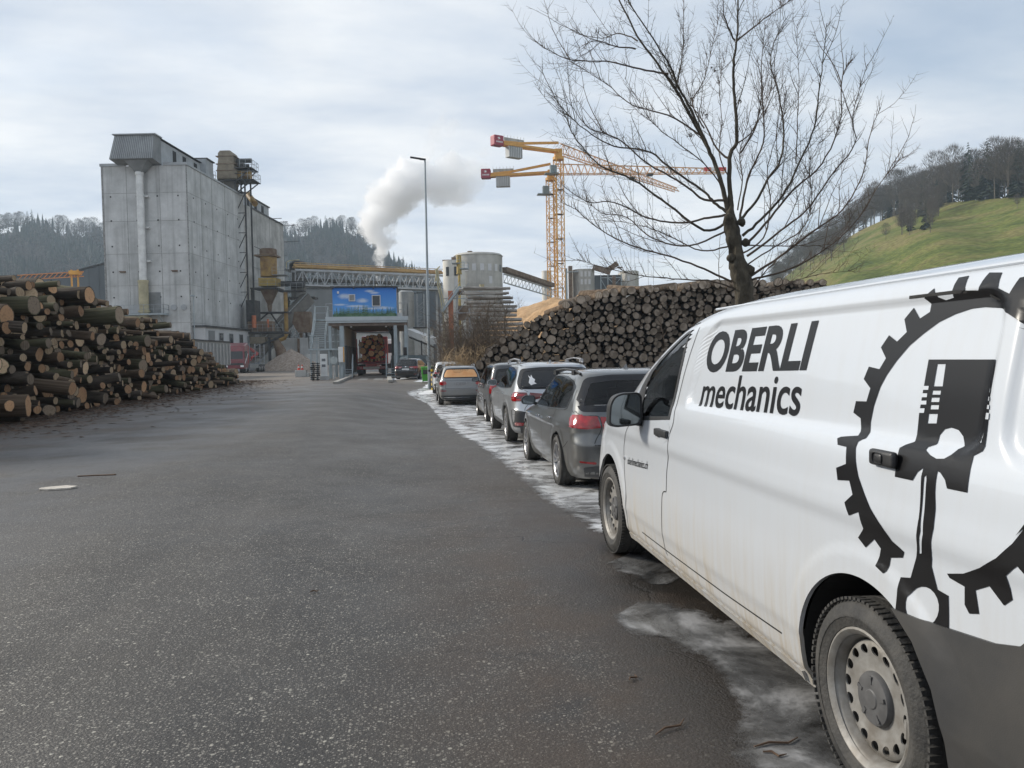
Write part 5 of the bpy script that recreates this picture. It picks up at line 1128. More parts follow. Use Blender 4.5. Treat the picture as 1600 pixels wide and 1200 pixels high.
def rail_run(mb, pts, h=1.0, step=1.4, r=.03):
    pts = [Vector(p) for p in pts]
    for a, b in zip(pts, pts[1:]):
        for k in (1, .5): mb.bar(a+Vector((0, 0, h*k)), b+Vector((0, 0, h*k)), r*1.5, r*1.5)
        n = max(1, int((b-a).length/step))
        for i in range(n+1): q = a.lerp(b, i/n); mb.bar(q, q+Vector((0, 0, h)), r*1.5, r*1.5)
def window(parent, x, y, z, w_, h, face='front', frame=.08, glassy=winglass, deep=.12):
    """a window let into a wall plane: frame part with its pane"""
    f = MB()
    if face == 'front':
        for a in ((x-w_/2, x-w_/2+frame, z, z+h), (x+w_/2-frame, x+w_/2, z, z+h), (x-w_/2+frame, x+w_/2-frame, z, z+frame), (x-w_/2+frame, x+w_/2-frame, z+h-frame, z+h)): f.bb(a[0], a[1], y-.04, y+.02, a[2], a[3])
        o = f.build('window', winframe, parent); g = MB(); g.bb(x-w_/2+frame, x+w_/2-frame, y-.015, y+.01, z+frame, z+h-frame); g.build('pane', glassy, o)
    else:
        for a in ((y-w_/2, y-w_/2+frame, z, z+h), (y+w_/2-frame, y+w_/2, z, z+h), (y-w_/2+frame, y+w_/2-frame, z, z+frame), (y-w_/2+frame, y+w_/2-frame, z+h-frame, z+h)): f.bb(x-.02, x+.04, a[0], a[1], a[2], a[3])
        o = f.build('window', winframe, parent); g = MB(); g.bb(x-.01, x+.015, y-w_/2+frame, y+w_/2-frame, z+frame, z+h-frame); g.build('pane', glassy, o)
    return o
# --- the tall concrete silo house
c0 = base(301, 100)
A = thing('silo_building', 'tall grey concrete silo block with a long pipe down its front and roof gallery', 'building', c0, PRZ)
HT = 26.9; m_ = MB(); m_.bb(-11.1, 0, 0, 20, 0, HT); m_.build('wall', conc, A)
m_ = MB(); m_.bb(-11.25, -8.0, -.12, .3, HT+.002, HT+.35); m_.bb(-3.0, .1, -.12, .3, HT+.002, HT+.35); m_.bb(-.25, .12, .3, 20.1, HT+.002, HT+.25); m_.build('coping', lightwall, A)
m_ = MB(); m_.bb(-.10, .06, -.06, 0, 0, HT); m_.bb(-11.12, -10.9, -.05, 0, 0, HT)
for z in (6.6, 11.5, 15.6, 19.8, 23.4): m_.bb(-10.9, -.1, -.02, 0, z, z+.04); m_.bb(0, .02, 0, 20, z, z+.04)
for x in (-3.6, -7.9): m_.bb(x, x+.05, -.02, 0, 3, HT)
for y in (4.2, 7.8, 12.5): m_.bb(0, .025, y, y+.07, 7, HT)
m_.build('wall_joint', mat('wet_joint', (.28, .28, .27), .9, var=.3), A)
m_ = MB()
for z in (10.0, 13.3, 16.6, 19.9, 23.0):
    for x in (-10, -6.6, -3.9, -1.2): m_.bb(x-.09, x+.09, -.035, -.001, z-.09, z+.09)
    for y in (1.8, 5.6, 9.5, 13.5, 17.3): m_.bb(.001, .035, y-.10, y+.10, z-.08, z+.08)
m_.build('anchor_holes', seam, A)
for x, z in ((-8.7, 13.2), (-1.9, 13.2)):
    m_ = MB(); m_.bb(x-.35, x+.35, -.12, -.002, z, z+.22); m_.bar((x-.5, -.1, z+.2), (x+.4, -.2, z+.05), .09); m_.build('bracket_stub', rust, A)
m_ = MB(); m_.bb(-5.6, -3.9, -.08, -.002, 7.9, 10.6); m_.build('door', corr, A)
m_ = MB(); m_.bb(-3.6, -.7, -.10, -.002, 2.0, 5.4); m_.build('shutter_door', mat('shutter_grey', (.20, .21, .215), .6, var=.1), A)
m_ = MB(); m_.bb(-9.2, -2.9, -1.6, -.002, 7.6, 7.8)
for x in (-8.6, -6.2, -3.6): m_.bar((x, -.05, 6.6), (x, -1.5, 7.6), .12)
m_.build('balcony', greysteel, A)
m_ = MB(); rail_run(m_, [(-9.2, -.05, 7.8), (-9.2, -1.55, 7.8), (-2.9, -1.55, 7.8), (-2.9, -.05, 7.8)], 1.1, 1.2); m_.bar((-9.3, -1.0, 7.7), (-10.8, -1.0, 4.6), .3, .08); m_.build('balcony_railing', steel, A)
m_ = MB(); m_.bb(-7.4, -5.4, -1.2, -.5, 7.85, 8.9); m_.build('switch_cabinet', lightwall, A)
for x in (-2.2, -.9): m_ = MB(); m_.cyl((x, -.12, 8.6), (x, -.002, 8.6), .38, n=14); m_.build('vent_cover', lightwall, A)
m_ = MB(); m_.cyl((-5.75, -.75, 25.6), (-5.75, -.75, 11.9), .46, n=20); m_.cyl((-5.75, -.75, 25.5), (-5.75, -.75, 25.9), .52, n=20)
for z in (14.5, 18.8, 22.8): m_.cyl((-5.75, -.75, z), (-5.75, -.75, z+.12), .50, n=20); m_.bb(-5.3, -4.9, -.5, -.002, z, z+.2)
pp = m_.build('down_pipe', mat('galvanised_pipe', (.66, .67, .65), .45, .1, var=.15, scale=1), A, smooth=50)
m_ = MB(); m_.cyl((-5.75, -.75, 11.9), (-5.75, -.75, 2.0), .60, n=20); m_.cyl((-5.75, -.75, 12.1), (-5.75, -.75, 11.8), .66, n=20); m_.cyl((-5.75, -.75, 8.2), (-5.75, -.75, 8.0), .74, n=20); m_.build('pipe_base', mat('faded_yellow', (.42, .38, .24), .6, var=.2, scale=.8), A, smooth=50)
# roof gallery
m_ = MB(); m_.add([(-8.4, -1.5, 30.4), (-3.3, -1.5, 30.4), (-3.3, 0.2, 30.4), (-8.4, .2, 30.4), (-8.9, -2.1, 27.3), (-3.3, -2.1, 27.3), (-3.3, .2, 27.0), (-8.9, .2, 27.0)], [(0, 1, 2, 3), (4, 7, 6, 5), (0, 4, 5, 1), (1, 5, 6, 2), (2, 6, 7, 3), (3, 7, 4, 0)])
gal = m_.build('gallery', corr, A)
m_ = MB()
for i in range(22): f = (i+.5)/22; m_.bar((lerp(-8.35, -3.35, f), -1.53, 30.35), (lerp(-8.85, -3.35, f), -2.12, 27.35), .09, .05, up=(0, 1, 0))
m_.bb(-8.6, -3.1, -1.75, .2, 30.41, 30.55); m_.build('corrugation', lightwall, gal)
m_ = MB(); m_.bb(-7.6, -3.4, .2, 12.5, HT+.01, 30.2); m_.bb(-7.0, -2.6, 12.5, 15.2, HT+.01, 30.9); m_.build('gallery_house', lightwall, gal)
m_ = MB(); m_.add([(-7.9, .0, 30.35), (-3.1, .0, 30.35), (-3.1, 12.6, 30.35), (-7.9, 12.6, 30.35), (-5.5, .0, 30.9), (-5.5, 12.6, 30.9)], [(0, 1, 4), (3, 5, 2), (1, 2, 5, 4), (0, 4, 5, 3), (0, 3, 2, 1)]); m_.bb(-7.2, -2.4, 12.6, 15.4, 30.93, 31.1); m_.build('gallery_roof', darksteel, gal)
for y in (4.2, 7.2, 10.8): m_ = MB(); m_.bb(-3.395, -3.36, y-.5, y+.5, 27.6, 29.8); m_.build('opening', seam, gal)
m_ = MB(); m_.add([(-7.2, -1.8, 27.25), (-4.2, -1.8, 27.25), (-4.2, -.1, 27.0), (-7.2, -.1, 27.0), (-6.15, -1.1, 25.8), (-5.35, -1.1, 25.8), (-5.35, -.45, 25.8), (-6.15, -.45, 25.8)], [(0, 1, 5, 4), (1, 2, 6, 5), (2, 3, 7, 6), (3, 0, 4, 7)]); m_.build('hopper', corr, A)
# ground floor annex on the right flank
m_ = MB(); m_.bb(.06, 1.6, .4, 18.5, 0, 6.0); an = m_.build('annex', mat('white_render', (.50, .51, .51), .8, var=.08, scale=.6), A)
m_ = MB(); m_.bb(.06, 1.85, .2, 18.7, 6.002, 6.25); m_.build('annex_roof', darksteel, an)
for y, w_, h in ((5.6, 1.5, 2.1), (9.2, 1.5, 2.1), (13.0, 1.5, 2.1)):
    f = MB(); f.bb(1.59, 1.66, y-w_/2, y+w_/2, 3.3, 3.3+h); f2 = f.build('window', mat('recess_grey', (.25, .26, .26), .8), an)
    g = MB(); g.bb(1.665, 1.69, y-w_/2+.15, y+w_/2-.15, 3.45, 3.2+h); g.build('pane', winglass, f2)
f = MB(); f.bb(1.605, 1.66, 1.4, 3.4, 3.0, 5.6); f.build('shutter', corr, an); f = MB(); f.bb(1.605, 1.66, 15.6, 17.0, 2.3, 5.2); f.build('door', corr, an)
f = MB(); rail_run(f, [(1.7, 13.8, 2.2), (2.9, 13.8, 2.2), (2.9, 19.0, 2.2)], 1.1, .9); f.bb(1.62, 3.0, 13.8, 19.2, 2.0, 2.18); f.build('landing', steel, an)
f = MB(); f.tube([(.5, -.3, 0), (.5, -.3, 9.6), (.6, -.6, 10.0)], .06, 6); f.box((.6, -.8, 10.0), (.4, .5, .2)); f.build('wall_lamp', greysteel, A)
# --- second concrete block behind
c1 = base(398, 126)
B = thing('rear_silo_building', 'second weathered concrete silo block standing behind the tall one', 'building', c1, PRZ)
HB = zz(398, 322, 126); m_ = MB(); m_.bb(-10, -.6, 0, 19, 0, HB); m_.build('wall', conc2, B)
m_ = MB(); m_.bb(-.55, -.5, 2, 18.9, HB-.2, HB+.1); m_.bb(-.595, -.57, 3.0, 16, 20.5, 20.6); m_.build('coping', darksteel, B)
m_ = MB(); m_.bb(-5, -1.6, 1, 14, HB, HB+2.2); gg = m_.build('gallery', lightwall, B); m_ = MB(); m_.bb(-5.2, -1.4, .8, 14.2, HB+2.21, HB+2.4); m_.build('gallery_roof', darksteel, gg)
for y in (3, 6.5, 10): m_ = MB(); m_.bb(-1.595, -1.56, y, y+1.2, HB+.3, HB+1.9); m_.build('opening', seam, gg)
m_ = MB()
for y in (11, 14.5, 18.5): m_.bar((-.55, y, HB-.3), (1.6, y+.2, HB-.2), .1)
m_.bar((-.5, 19, HB-3.2), (2.4, 19, HB-3.1), .1); m_.build('roof_brackets', darksteel, B)
m_ = MB()
for z, w_ in ((9, .5), (13, .4), (17, .6)): m_.bb(-.6, -.55, 1.5, 14, z, z+.08)
m_.build('wall_joint', MATS['wet_joint'], B)
# --- bucket elevator tower between the two blocks
c2 = base(371, 119)
E_ = thing('bucket_elevator', 'rusty brown bucket elevator head above the roof with motor platforms and railings', 'elevator', c2, PRZ)
def ez(py): return zz(371, py, 119)
z0, z1 = ez(284), ez(241); hd = MB()
prof = [(-1.9, z0), (1.2, z0), (1.2, z0+1.1), (.75, z0+1.5), (.75, z1-.9), (.55, z1-.3), (.2, z1), (-1.3, z1), (-1.65, z1-.4), (-1.6, z1-1.2), (-1.85, z0+1.4)]
hd.prism(prof, -1.1, 1.1, 'y'); hd_ = hd.build('elevator_head', brownm, E_, bevel=.05)
hd = MB()
for z in (z0+1.2, z0+2.2, z1-.9): hd.bb(-1.98, 1.0, -1.18, 1.18, z, z+.1)
hd.build('flange', rust, hd_)
hd = MB(); hd.bb(-1.0, .7, -.7, .7, 2, z0); hd.build('elevator_leg', mat('dusty_dark_sheet', (.10, .095, .085), .8, col2=(.19, .18, .16), scale=.5), E_)
for k, (za, xa, xb) in enumerate(((z0-.2, -2.8, 3.9), (z0+1.6, 1.0, 3.6))):
    q = MB(); q.bb(xa, xb, -1.6, 1.6, za-.14, za-.02); q.bar((1.0, -1.4, za-2.2), (xb-.3, -1.4, za-.2), .14); q.bar((.9, 1.2, za-2.2), (xb-.3, 1.2, za-.2), .14)
    pl = q.build('platform', darksteel, E_); q = MB(); rail_run(q, [(xb-1.8, -1.55, za), (xb, -1.55, za), (xb, 1.55, za), (xb-2, 1.55, za)], 1.15, .7)
    if k == 0: rail_run(q, [(-1.9, -1.55, za+2.2-2.2), (xa, -1.55, za), (xa, 1.5, za)], 1.15, .7)
    q.build('railing', steel, pl)
q = MB(); q.cyl((.9, 0, z0+2.9), (3.1, 0, z0+2.9), .36, n=14); q.box((1.5, 0, z0+2.6), (.8, .9, 1.0)); q.cyl((2.2, -.3, z0+2.1), (2.8, -.3, z0+2.1), .25, n=10); q.build('drive_motor', darksteel, E_, smooth=40)
q = MB(); q.cyl((.9, -.2, z0+.65), (3.0, -.2, z0+.65), .72, n=18); q.build('ochre_drum', ochre, E_, smooth=40)
q = MB()
for x in (.9, 2.4):
    q.bar((x, -1.2, 8), (x, -1.2, z0-.2), .2); q.bar((x, 1.3, 8), (x, 1.3, z0-.2), .2)
for z in range(9, int(z0)-1, 3): q.bar((.9, -1.2, z), (2.4, -1.2, z+3), .1); q.bar((.9, -1.2, z+3), (2.4, -1.2, z+3), .1)
q.build('support_frame', darksteel, E_)
q = MB(); q.cyl((3.3, .5, z0-3.6), (1.5, 2.5, z0-1.6), .45, n=12); q.build('chute', ochre, E_, smooth=40)
# --- ochre filter vessel on its platform
c3 = base(424, 124); D3 = 124
V = thing('dust_filter', 'ochre yellow cylindrical dust filter with cone on a steel platform right of the silo blocks', 'filter', c3, PRZ)
def vz(py): return zz(424, py, D3)
q = MB(); q.cyl((0, 0, vz(433)), (0, 0, vz(399)), 1.30, n=24); vt = q.build('vessel', ochre, V, smooth=40)
q = MB(); q.cyl((0, 0, vz(399)), (0, 0, vz(391)), 1.34, n=24); q.cyl((0, 0, vz(391)), (0, 0, vz(390)), 1.2, n=24); q.bb(-1.8, 1.5, -1.5, 1.5, vz(401.5)-.1, vz(400)); q.build('vessel_head', rust, vt, smooth=40)
q = MB(); q.bb(-1.3, 1.5, -1.3, 1.3, vz(448), vz(436)); q.build('filter_box', mat('bright_ochre', (.46, .33, .09), .6, var=.3, scale=.7), V)
q = MB(); q.add([(-1.2, -1.1, vz(452)), (1.2, -1.1, vz(452)), (1.2, 1.1, vz(452)), (-1.2, 1.1, vz(452)), (-.25, -.25, vz(477)), (.25, -.25, vz(477)), (.25, .25, vz(477)), (-.25, .25, vz(477))], [(0, 1, 5, 4), (1, 2, 6, 5), (2, 3, 7, 6), (3, 0, 4, 7)]); q.cyl((0, 0, vz(477)), (0, 0, vz(487)), .4, .25, 10); q.build('cone', rust, V, smooth=40)
q = MB(); q.bb(-2.4, 1.7, -2, 2, vz(453), vz(451)); q.bb(1.7, 5.6, -.8, 1.2, vz(457), vz(455)); q.bar((-.0, 0, vz(487)), (2.4, 0, vz(525)), .2); q.bar((0, 0, vz(487)), (-3, 0, vz(510)), .2); q.bar((-2.2, -1.8, vz(452)), (-2.2, -1.8, 0), .25); q.bb(-2.5, 3.2, -1.2, 1.2, vz(489)-.1, vz(488)); q.build('platform', darksteel, V)
q = MB(); rail_run(q, [(-2.3, -1.95, vz(451)), (1.7, -1.95, vz(451))], 1.15, 1.2); rail_run(q, [(1.7, -.8, vz(455)), (5.6, -.8, vz(455))], 1.15, .8); rail_run(q, [(1.0, -1.5, vz(431)), (3.0, -1.5, vz(431)), (3.0, 1, vz(431))], 1.15, .8); q.bb(1.0, 3.1, -1.5, 1.0, vz(432), vz(431)); q.build('railing', steel, V)
q = MB(); q.tube([(2.75, -.5, vz(458)), (2.75, -.5, vz(522)), (2.4, -.5, vz(529)), (1.6, -.5, vz(532)), (-1.5, -.5, vz(532))], .32, 12); q.build('elbow_pipe', ochre, V, smooth=50)
q = MB(); q.bb(1.8, 5.4, .2, 1.0, vz(448), vz(440)); q.cyl((3.5, .4, vz(446)), (5.6, .4, vz(446)), .5, n=10); q.build('fan_unit', darksteel, V)
# --- grey silo cylinder left of the bridge
c4 = base(470, 136)
S_ = thing('round_steel_silo', 'small dark round steel silo under the left end of the conveyor bridge', 'silo', c4, PRZ)
def s4(py): return zz(470, py, 136)
q = MB(); q.cyl((0, 0, s4(465)), (0, 0, s4(424)), 1.30, n=24); q.build('silo_shell', mat('streaked_steel', (.10, .10, .10), .6, .2, col2=(.34, .34, .33), scale=.7, stretch=(1, 1, .06)), S_, smooth=40)
q = MB(); q.cyl((0, 0, s4(423)), (0, 0, s4(413)), 1.5, n=24); q.cyl((0, 0, s4(413)), (0, 0, s4(409)), 1.5, .9, n=24); q.bb(-1.9, 1.7, -1.8, 1.8, s4(424)-.05, s4(423)); q.build('silo_head', darksteel, S_, smooth=40)
q = MB(); q.tube([(-1.6, -1.6, s4(422)), (-1.6, -1.6, s4(412)), (-1.1, -1.2, s4(409)), (.5, -1, s4(408))], .1, 6); rail_run(q, [(.6, -1.7, s4(423)), (1.7, -1.7, s4(423)), (1.7, 1.5, s4(423))], 1, .8); q.build('railing', mat('faded_yellow', (.4, .4, .2)), S_)
q = MB(); q.bb(-1.8, 3.0, -1.5, 1.5, s4(466)-.2, s4(465));
for x in (-1.5, 1.5): q.bar((x, -1.2, 0), (x, -1.2, s4(466)), .3)
q.build('support_frame', darksteel, S_)
# inclined covered belt up to the silo
c5 = base(440, 128)
I_ = thing('inclined_conveyor', 'dusty covered belt conveyor climbing behind the gravel heap', 'conveyor', (0, 0, 0))
a_, b_ = atD(398, 561, 126), atD(481, 466, 134); a_.z = zz(398, 553, 126); b_.z = zz(481, 466, 134)
q = MB(); q.bar(a_, b_, 2.2, 1.9); q.build('belt_gallery', mat('dusty_dark_sheet', (.1, .1, .1)), I_)
q = MB(); s_ = Vector((0, -1.3, -.3)); q.bar(a_+s_, b_+s_, .15); q.bar(a_+s_+Vector((0, 0, 1)), b_+s_+Vector((0, 0, 1)), .12); q.bar(a_+s_+Vector((.6, 0, -1.4)), b_+s_+Vector((.6, 0, -1.4)), .25)
for i in range(14): t_ = i/13; pq = a_.lerp(b_, t_)+s_; q.bar(pq, pq+Vector((0, 0, 1)), .07)
q.build('truss', steel, I_)
q = MB()
for t_ in (.45, .85): pq = a_.lerp(b_, t_); q.bar(pq, Vector((pq.x, pq.y, 0)), .5)
q.build('trestle', rust, I_)
# retaining walls and clutter around the heap
q = MB(); c = base(455, 127); W_ = thing('bunker', 'grey concrete bunker wall with brown steel chute behind the gravel heap', 'bunker', c, PRZ)
q.bb(-2.6, 4.6, 0, .5, 0, zz(455, 528, 127)); q.bb(4.4, 4.9, -8, .5, 0, 2.4); q.build('bunker_wall', conc, W_)
q = MB(); q.prism([(1.0, zz(455, 488, 127)), (3.4, zz(455, 488, 127)), (3.6, zz(455, 520, 127)), (1.5, zz(455, 520, 127)), (.6, zz(455, 505, 127))], -.9, .8, 'y'); q.bb(1.3, 1.6, -.7, -.4, 0, 5); q.build('steel_chute', rust, W_)
q = MB(); q.tube([(4.3, -.8, zz(455, 478, 127)), (4.3, -.8, zz(455, 515, 127)), (6.0, -.8, zz(455, 515, 127))], .12, 8); q.build('pipe', steel, W_, smooth=40)
c = base(402, 118); M_ = thing('mill_house', 'rusty steel machinery deck with orange cylinders beside the silo block', 'machinery', c, PRZ)
q = MB(); q.bb(-1.4, 4.8, -2, 2, zz(402, 522, 118), zz(402, 519, 118)); q.bb(-1.0, .3, -1.4, 1.2, zz(402, 519, 118), zz(402, 470, 118)); q.bar((-1.2, -1.8, 0), (-1.2, -1.8, 5), .3); q.bar((2.5, -1.6, 0), (2.5, -1.6, 5), .35); q.bar((4.8, -1.8, 5.3), (.4, -1.6, 3.5), .3); q.build('deck', darksteel, M_)
q = MB(); q.bb(-.8, 3.0, -1.5, -.3, zz(402, 519, 118), zz(402, 503, 118)); q.build('mill', rust, M_, bevel=.1)
for x, z_, r_ in ((.3, 494, .32), (2.4, 500, .16)): q = MB(); q.cyl((x, -1.75, zz(402, 513, 118)), (x, -1.75, zz(402, z_, 118)), r_, n=12); q.build('orange_cylinder', mat('faded_orange', (.45, .14, .06), .6, var=.2, scale=1), M_, smooth=40)
q = MB(); rail_run(q, [(-1.4, -1.95, zz(402, 519, 118)), (4.7, -1.95, zz(402, 519, 118))], 1.1, .7); q.build('railing', steel, M_)
q = MB(); q.bb(-1.0, 1.9, -1.7, 1.0, zz(402, 537, 118), zz(402, 527, 118)); q.build('hopper_box', brownm, M_)
q = MB(); q.tube([(3.2, -1, 4.6), (3.9, -.8, 3.0), (4.1, -.6, 0)], [.5, .8, .9], 10); q.build('arch_chute', rust, M_, smooth=40)
# gravel heap
def heap(name, label, cat, c, rx, ry, h, m_, sd=0, n=48, pw=1.1, kind=None):
    g_ = MB(); nr = 22
    vs = [(0, 0, h*(1+.02))]; fs = []
    for j in range(1, nr+1):
        r_ = j/nr
        for i in range(n):
            t = 2*pi*i/n; k = 1+.16*noise.noise(Vector((cos(t)*1.4+sd, sin(t)*1.4, sd)))
            z = h*max(0, 1-r_**pw)*(1+.12*noise.noise(Vector((cos(t)*r_*3+sd, sin(t)*r_*3, 1))))+.16*noise.noise(Vector((cos(t)*r_*rx*1.3, sin(t)*r_*ry*1.3, sd)))*(1-r_)
            vs.append((cos(t)*r_*rx*k, sin(t)*r_*ry*k, z if j < nr else -.05))
    for i in range(n): fs.append((0, 1+i, 1+(i+1) % n))
    for j in range(nr-1):
        for i in range(n): fs.append((1+j*n+i, 1+(j+1)*n+i, 1+(j+1)*n+(i+1) % n, 1+j*n+(i+1) % n))
    g_.add(vs, fs); o = g_.build(name, m_, smooth=70, loc=c); return tag(o, label, cat, kind=kind)
grav = mat('gravel', (.23, .18, .14), .95, col2=(.42, .35, .29), scale=3.5, bump=1.0, bscale=9, bdist=.12, detail=9)
chips = mat('wood_chips', (.40, .245, .125), .95, col2=(.56, .37, .20), scale=1.6, bump=1.0, bscale=7, bdist=.12, detail=9)
g0 = base(456, 113); heap('gravel_heap', 'brown grey gravel heap against the concrete bunker wall', 'gravel heap', g0, 4.6, 4.5, 3.1, grav, 1, pw=1.25)
g1 = base(478, 111); heap('gravel_heap', 'lower right shoulder of the brown grey gravel heap near the stairs', 'gravel heap', g1, 3.2, 3.2, 1.7, grav, 4, pw=1.2)
g2 = base(868, 78); heap('wood_chip_heap', 'large orange brown wood chip heap below the crane mast', 'wood chip heap', g2, 12, 9, zz(868, 466, 78)*1.0, chips, 2, pw=1.7)
g3 = base(905, 62); heap('wood_chip_heap', 'nearer wood chip heap rising behind the softwood log stack', 'wood chip heap', g3, 8.5, 7, zz(905, 463, 62), chips, 7, pw=1.7)
# ------------------------------------------------------------------ conveyor bridge
Lx, Rx = atD(462, horizon_y(462), 133), atD(692, horizon_y(692), 147)
Br = thing('conveyor_bridge', 'long grey lattice conveyor bridge carrying ochre pipes across the yard', 'bridge', (0, 0, 0))
zb, zt = zz(482, 447, 134), zz(482, 424, 134); d_ = (Rx-Lx); n_ = 22; nrm = Vector((-d_.y, d_.x, 0)).normalized()
front = MB(); back = MB()
for mb, off in ((front, -1.3), (back, 1.3)):
    o_ = nrm*off*-1*-1
    P_ = [Lx+d_*(i/n_)+o_ for i in range(n_+1)]
    for z, w_ in ((zb, .30), (zt, .34)): mb.bar(P_[0]*1+Vector((0, 0, z-P_[0].z)), P_[-1]+Vector((0, 0, z-P_[-1].z)), w_)
    for i, p in enumerate(P_):
        q0 = Vector((p.x, p.y, zb)); q1 = Vector((p.x, p.y, zt)); mb.bar(q0, q1, .16)
        if i < n_: r_ = P_[i+1]; mb.bar(q1 if i % 2 else q0, Vector((r_.x, r_.y, zb if i % 2 else zt)), .14)
truss_m = mat('bridge_steel', (.40, .42, .43), .5, .1, var=.15, scale=.3)
front.build('front_truss', truss_m, Br); back.build('rear_truss', truss_m, Br)
q = MB(); q.bar(Vector((Lx.x, Lx.y, zb+.1)), Vector((Rx.x, Rx.y, zb+.1)), 2.3, .16); q.build('deck', darksteel, Br)
q = MB(); q.bar(Vector((Lx.x, Lx.y, zb+1.0)), Vector((Rx.x, Rx.y, zb+1.0)), 1.2, .5); q.build('belt', MATS['dusty_dark_sheet'], Br)
pip = mat('ochre_pipe', (.50, .33, .12), .55, col2=(.34, .20, .08), scale=.4)
q = MB()
for dz, r_, oo in ((.55, .22, -.9), (.95, .20, -.2), (.62, .18, .5)): q.cyl(Vector((Lx.x, Lx.y, zt+dz))+nrm*oo, Vector((Rx.x, Rx.y, zt+dz))+nrm*oo, r_, n=8)
q.build('pipes', pip, Br, smooth=50)
q = MB()
for i in range(30):
    p = Lx+d_*(i/29); q.bar(Vector((p.x, p.y, zt))-nrm*1.2, Vector((p.x, p.y, zt+1.25))-nrm*1.2, .07)
q.bar(Vector((Lx.x, Lx.y, zt+1.25))-nrm*1.2, Vector((Rx.x, Rx.y, zt+1.25))-nrm*1.2, .10); q.build('pipe_brackets', pip, Br)
q = MB()
for t_ in (.985,): 
    p = Lx+d_*t_
    for o_ in (-1.2, 1.2): pp_ = p+nrm*o_; q.bar(Vector((pp_.x, pp_.y, 0)), Vector((pp_.x, pp_.y, zb)), .4)
q.build('pylon', truss_m, Br)
# ------------------------------------------------------------------ right hand plant
def cyl_b(name, label, cat, px, D, r, top, m_, mats=None): 
    o = thing(name, label, cat, base(px, D), PRZ); q = MB(); q.cyl((0, 0, 0), (0, 0, top), r, n=48); q.build('wall', m_, o, smooth=30); return o
palec = concrete('pale_concrete', (.62, .60, .54), (.74, .72, .66), streak=.25); beige = concrete('beige_concrete', (.40, .385, .35), (.52, .505, .46), streak=.3)
D5 = 152; o = cyl_b('round_concrete_silo', 'round beige concrete silo with a row of white windows near its rim', 'silo', 750, D5, 4.75, zz(750, 402, D5), beige)
q = MB(); q.cyl((0, 0, zz(750, 402, D5)), (0, 0, zz(750, 399, D5)), 4.9, 4.5, n=48); q.build('rim', beige, o, smooth=30)
for k in range(8):
    a = R(-152+k*18.5); x, y = cos(a)*4.76, sin(a)*4.76; w_ = MB(); M3 = Matrix.Rotation(a+pi/2, 3, 'Z'); z_ = zz(750, 422, D5); w_.box((x, y, z_), (.75, .12, 1.35), M=M3); w_.build('window', winframe if k < 7 else corr, o)
a = R(-152+5.1*18.5); w_ = MB(); w_.box((cos(a)*4.76, sin(a)*4.76, zz(750, 441, D5)), (.7, .12, 1.4), M=Matrix.Rotation(a+pi/2, 3, 'Z')); w_.build('window', winframe, o)
q = MB(); q.cyl((-1.6, 0, zz(750, 399, D5)), (-1.6, 0, zz(750, 393, D5)), .5, n=10); q.box((-1.6, 0, zz(750, 398, D5)), (2.4, 1.4, .3)); q.build('roof_fan', rust, o)
D6 = 140; o = cyl_b('white_silo', 'pale cream round silo with narrow windows beside the ochre vent stack', 'silo', 712, D6, 2.0, zz(712, 409, D6), palec)
for a in (-120, -75): a = R(a); w_ = MB(); w_.box((cos(a)*2.0, sin(a)*2.0, zz(712, 426, D6)), (.6, .12, 1.6), M=Matrix.Rotation(a+pi/2, 3, 'Z')); w_.build('window', winglass, o)
a = R(-75); w_ = MB(); w_.box((cos(a)*2.0, sin(a)*2.0, zz(712, 443, D6)), (.6, .12, 1.6), M=Matrix.Rotation(a+pi/2, 3, 'Z')); w_.build('window', winframe, o)
q = MB(); q.cyl((0, 0, zz(712, 409, D6)), (0, 0, zz(712, 403, D6)), .45, n=10); q.box((-.6, 0, zz(712, 408, D6)), (2.8, 1.2, .25)); q.build('roof_gear', rust, o)
D7 = 134; c = base(720, D7); o = thing('vent_stack', 'thick ochre vent stack with ring platforms left of the round concrete silo', 'vent stack', c, PRZ)
z7 = lambda py: zz(720, py, D7)
q = MB(); q.cyl((0, 0, z7(428)), (0, 0, z7(400)), .42, n=16); q.cyl((0, 0, z7(429)), (0, 0, z7(427.5)), .5, n=16); q.cyl((0, 0, z7(411)), (0, 0, z7(410)), .5, n=16); q.cyl((0, 0, z7(428)), (0, 0, 0), .22, n=10); q.build('stack', mat('bright_ochre', (.4, .3, .1)), o, smooth=40)
q = MB(); q.bb(-1.2, .2, -.9, .9, z7(413), z7(412)); q.bb(.2, 1.6, -.9, .9, z7(421.5), z7(420.5)); rail_run(q, [(-1.2, -.9, z7(412)), (.2, -.9, z7(412))], 1, .6); rail_run(q, [(.3, -.9, z7(420.5)), (1.6, -.9, z7(420.5)), (1.6, .9, z7(420.5))], 1, .6); q.build('platform', greysteel, o)
D8 = 118; c = base(706, D8); o = thing('process_tower', 'steel process tower with an orange column and sloping grey catwalk behind the bushes', 'tower', c, PRZ); z8 = lambda py: zz(706, py, D8)
q = MB(); q.bb(-.35, .35, -.4, .4, 0, z8(455)); q.build('orange_column', mat('faded_orange', (.45, .14, .06)), o)
q = MB(); q.bar((-1.2, -.8, z8(487)), (1.6, -.8, z8(449)), 1.1, .35); q.bar((-1.2, -1.4, z8(480)), (1.6, -1.4, z8(442)), .08); q.build('catwalk', greysteel, o)
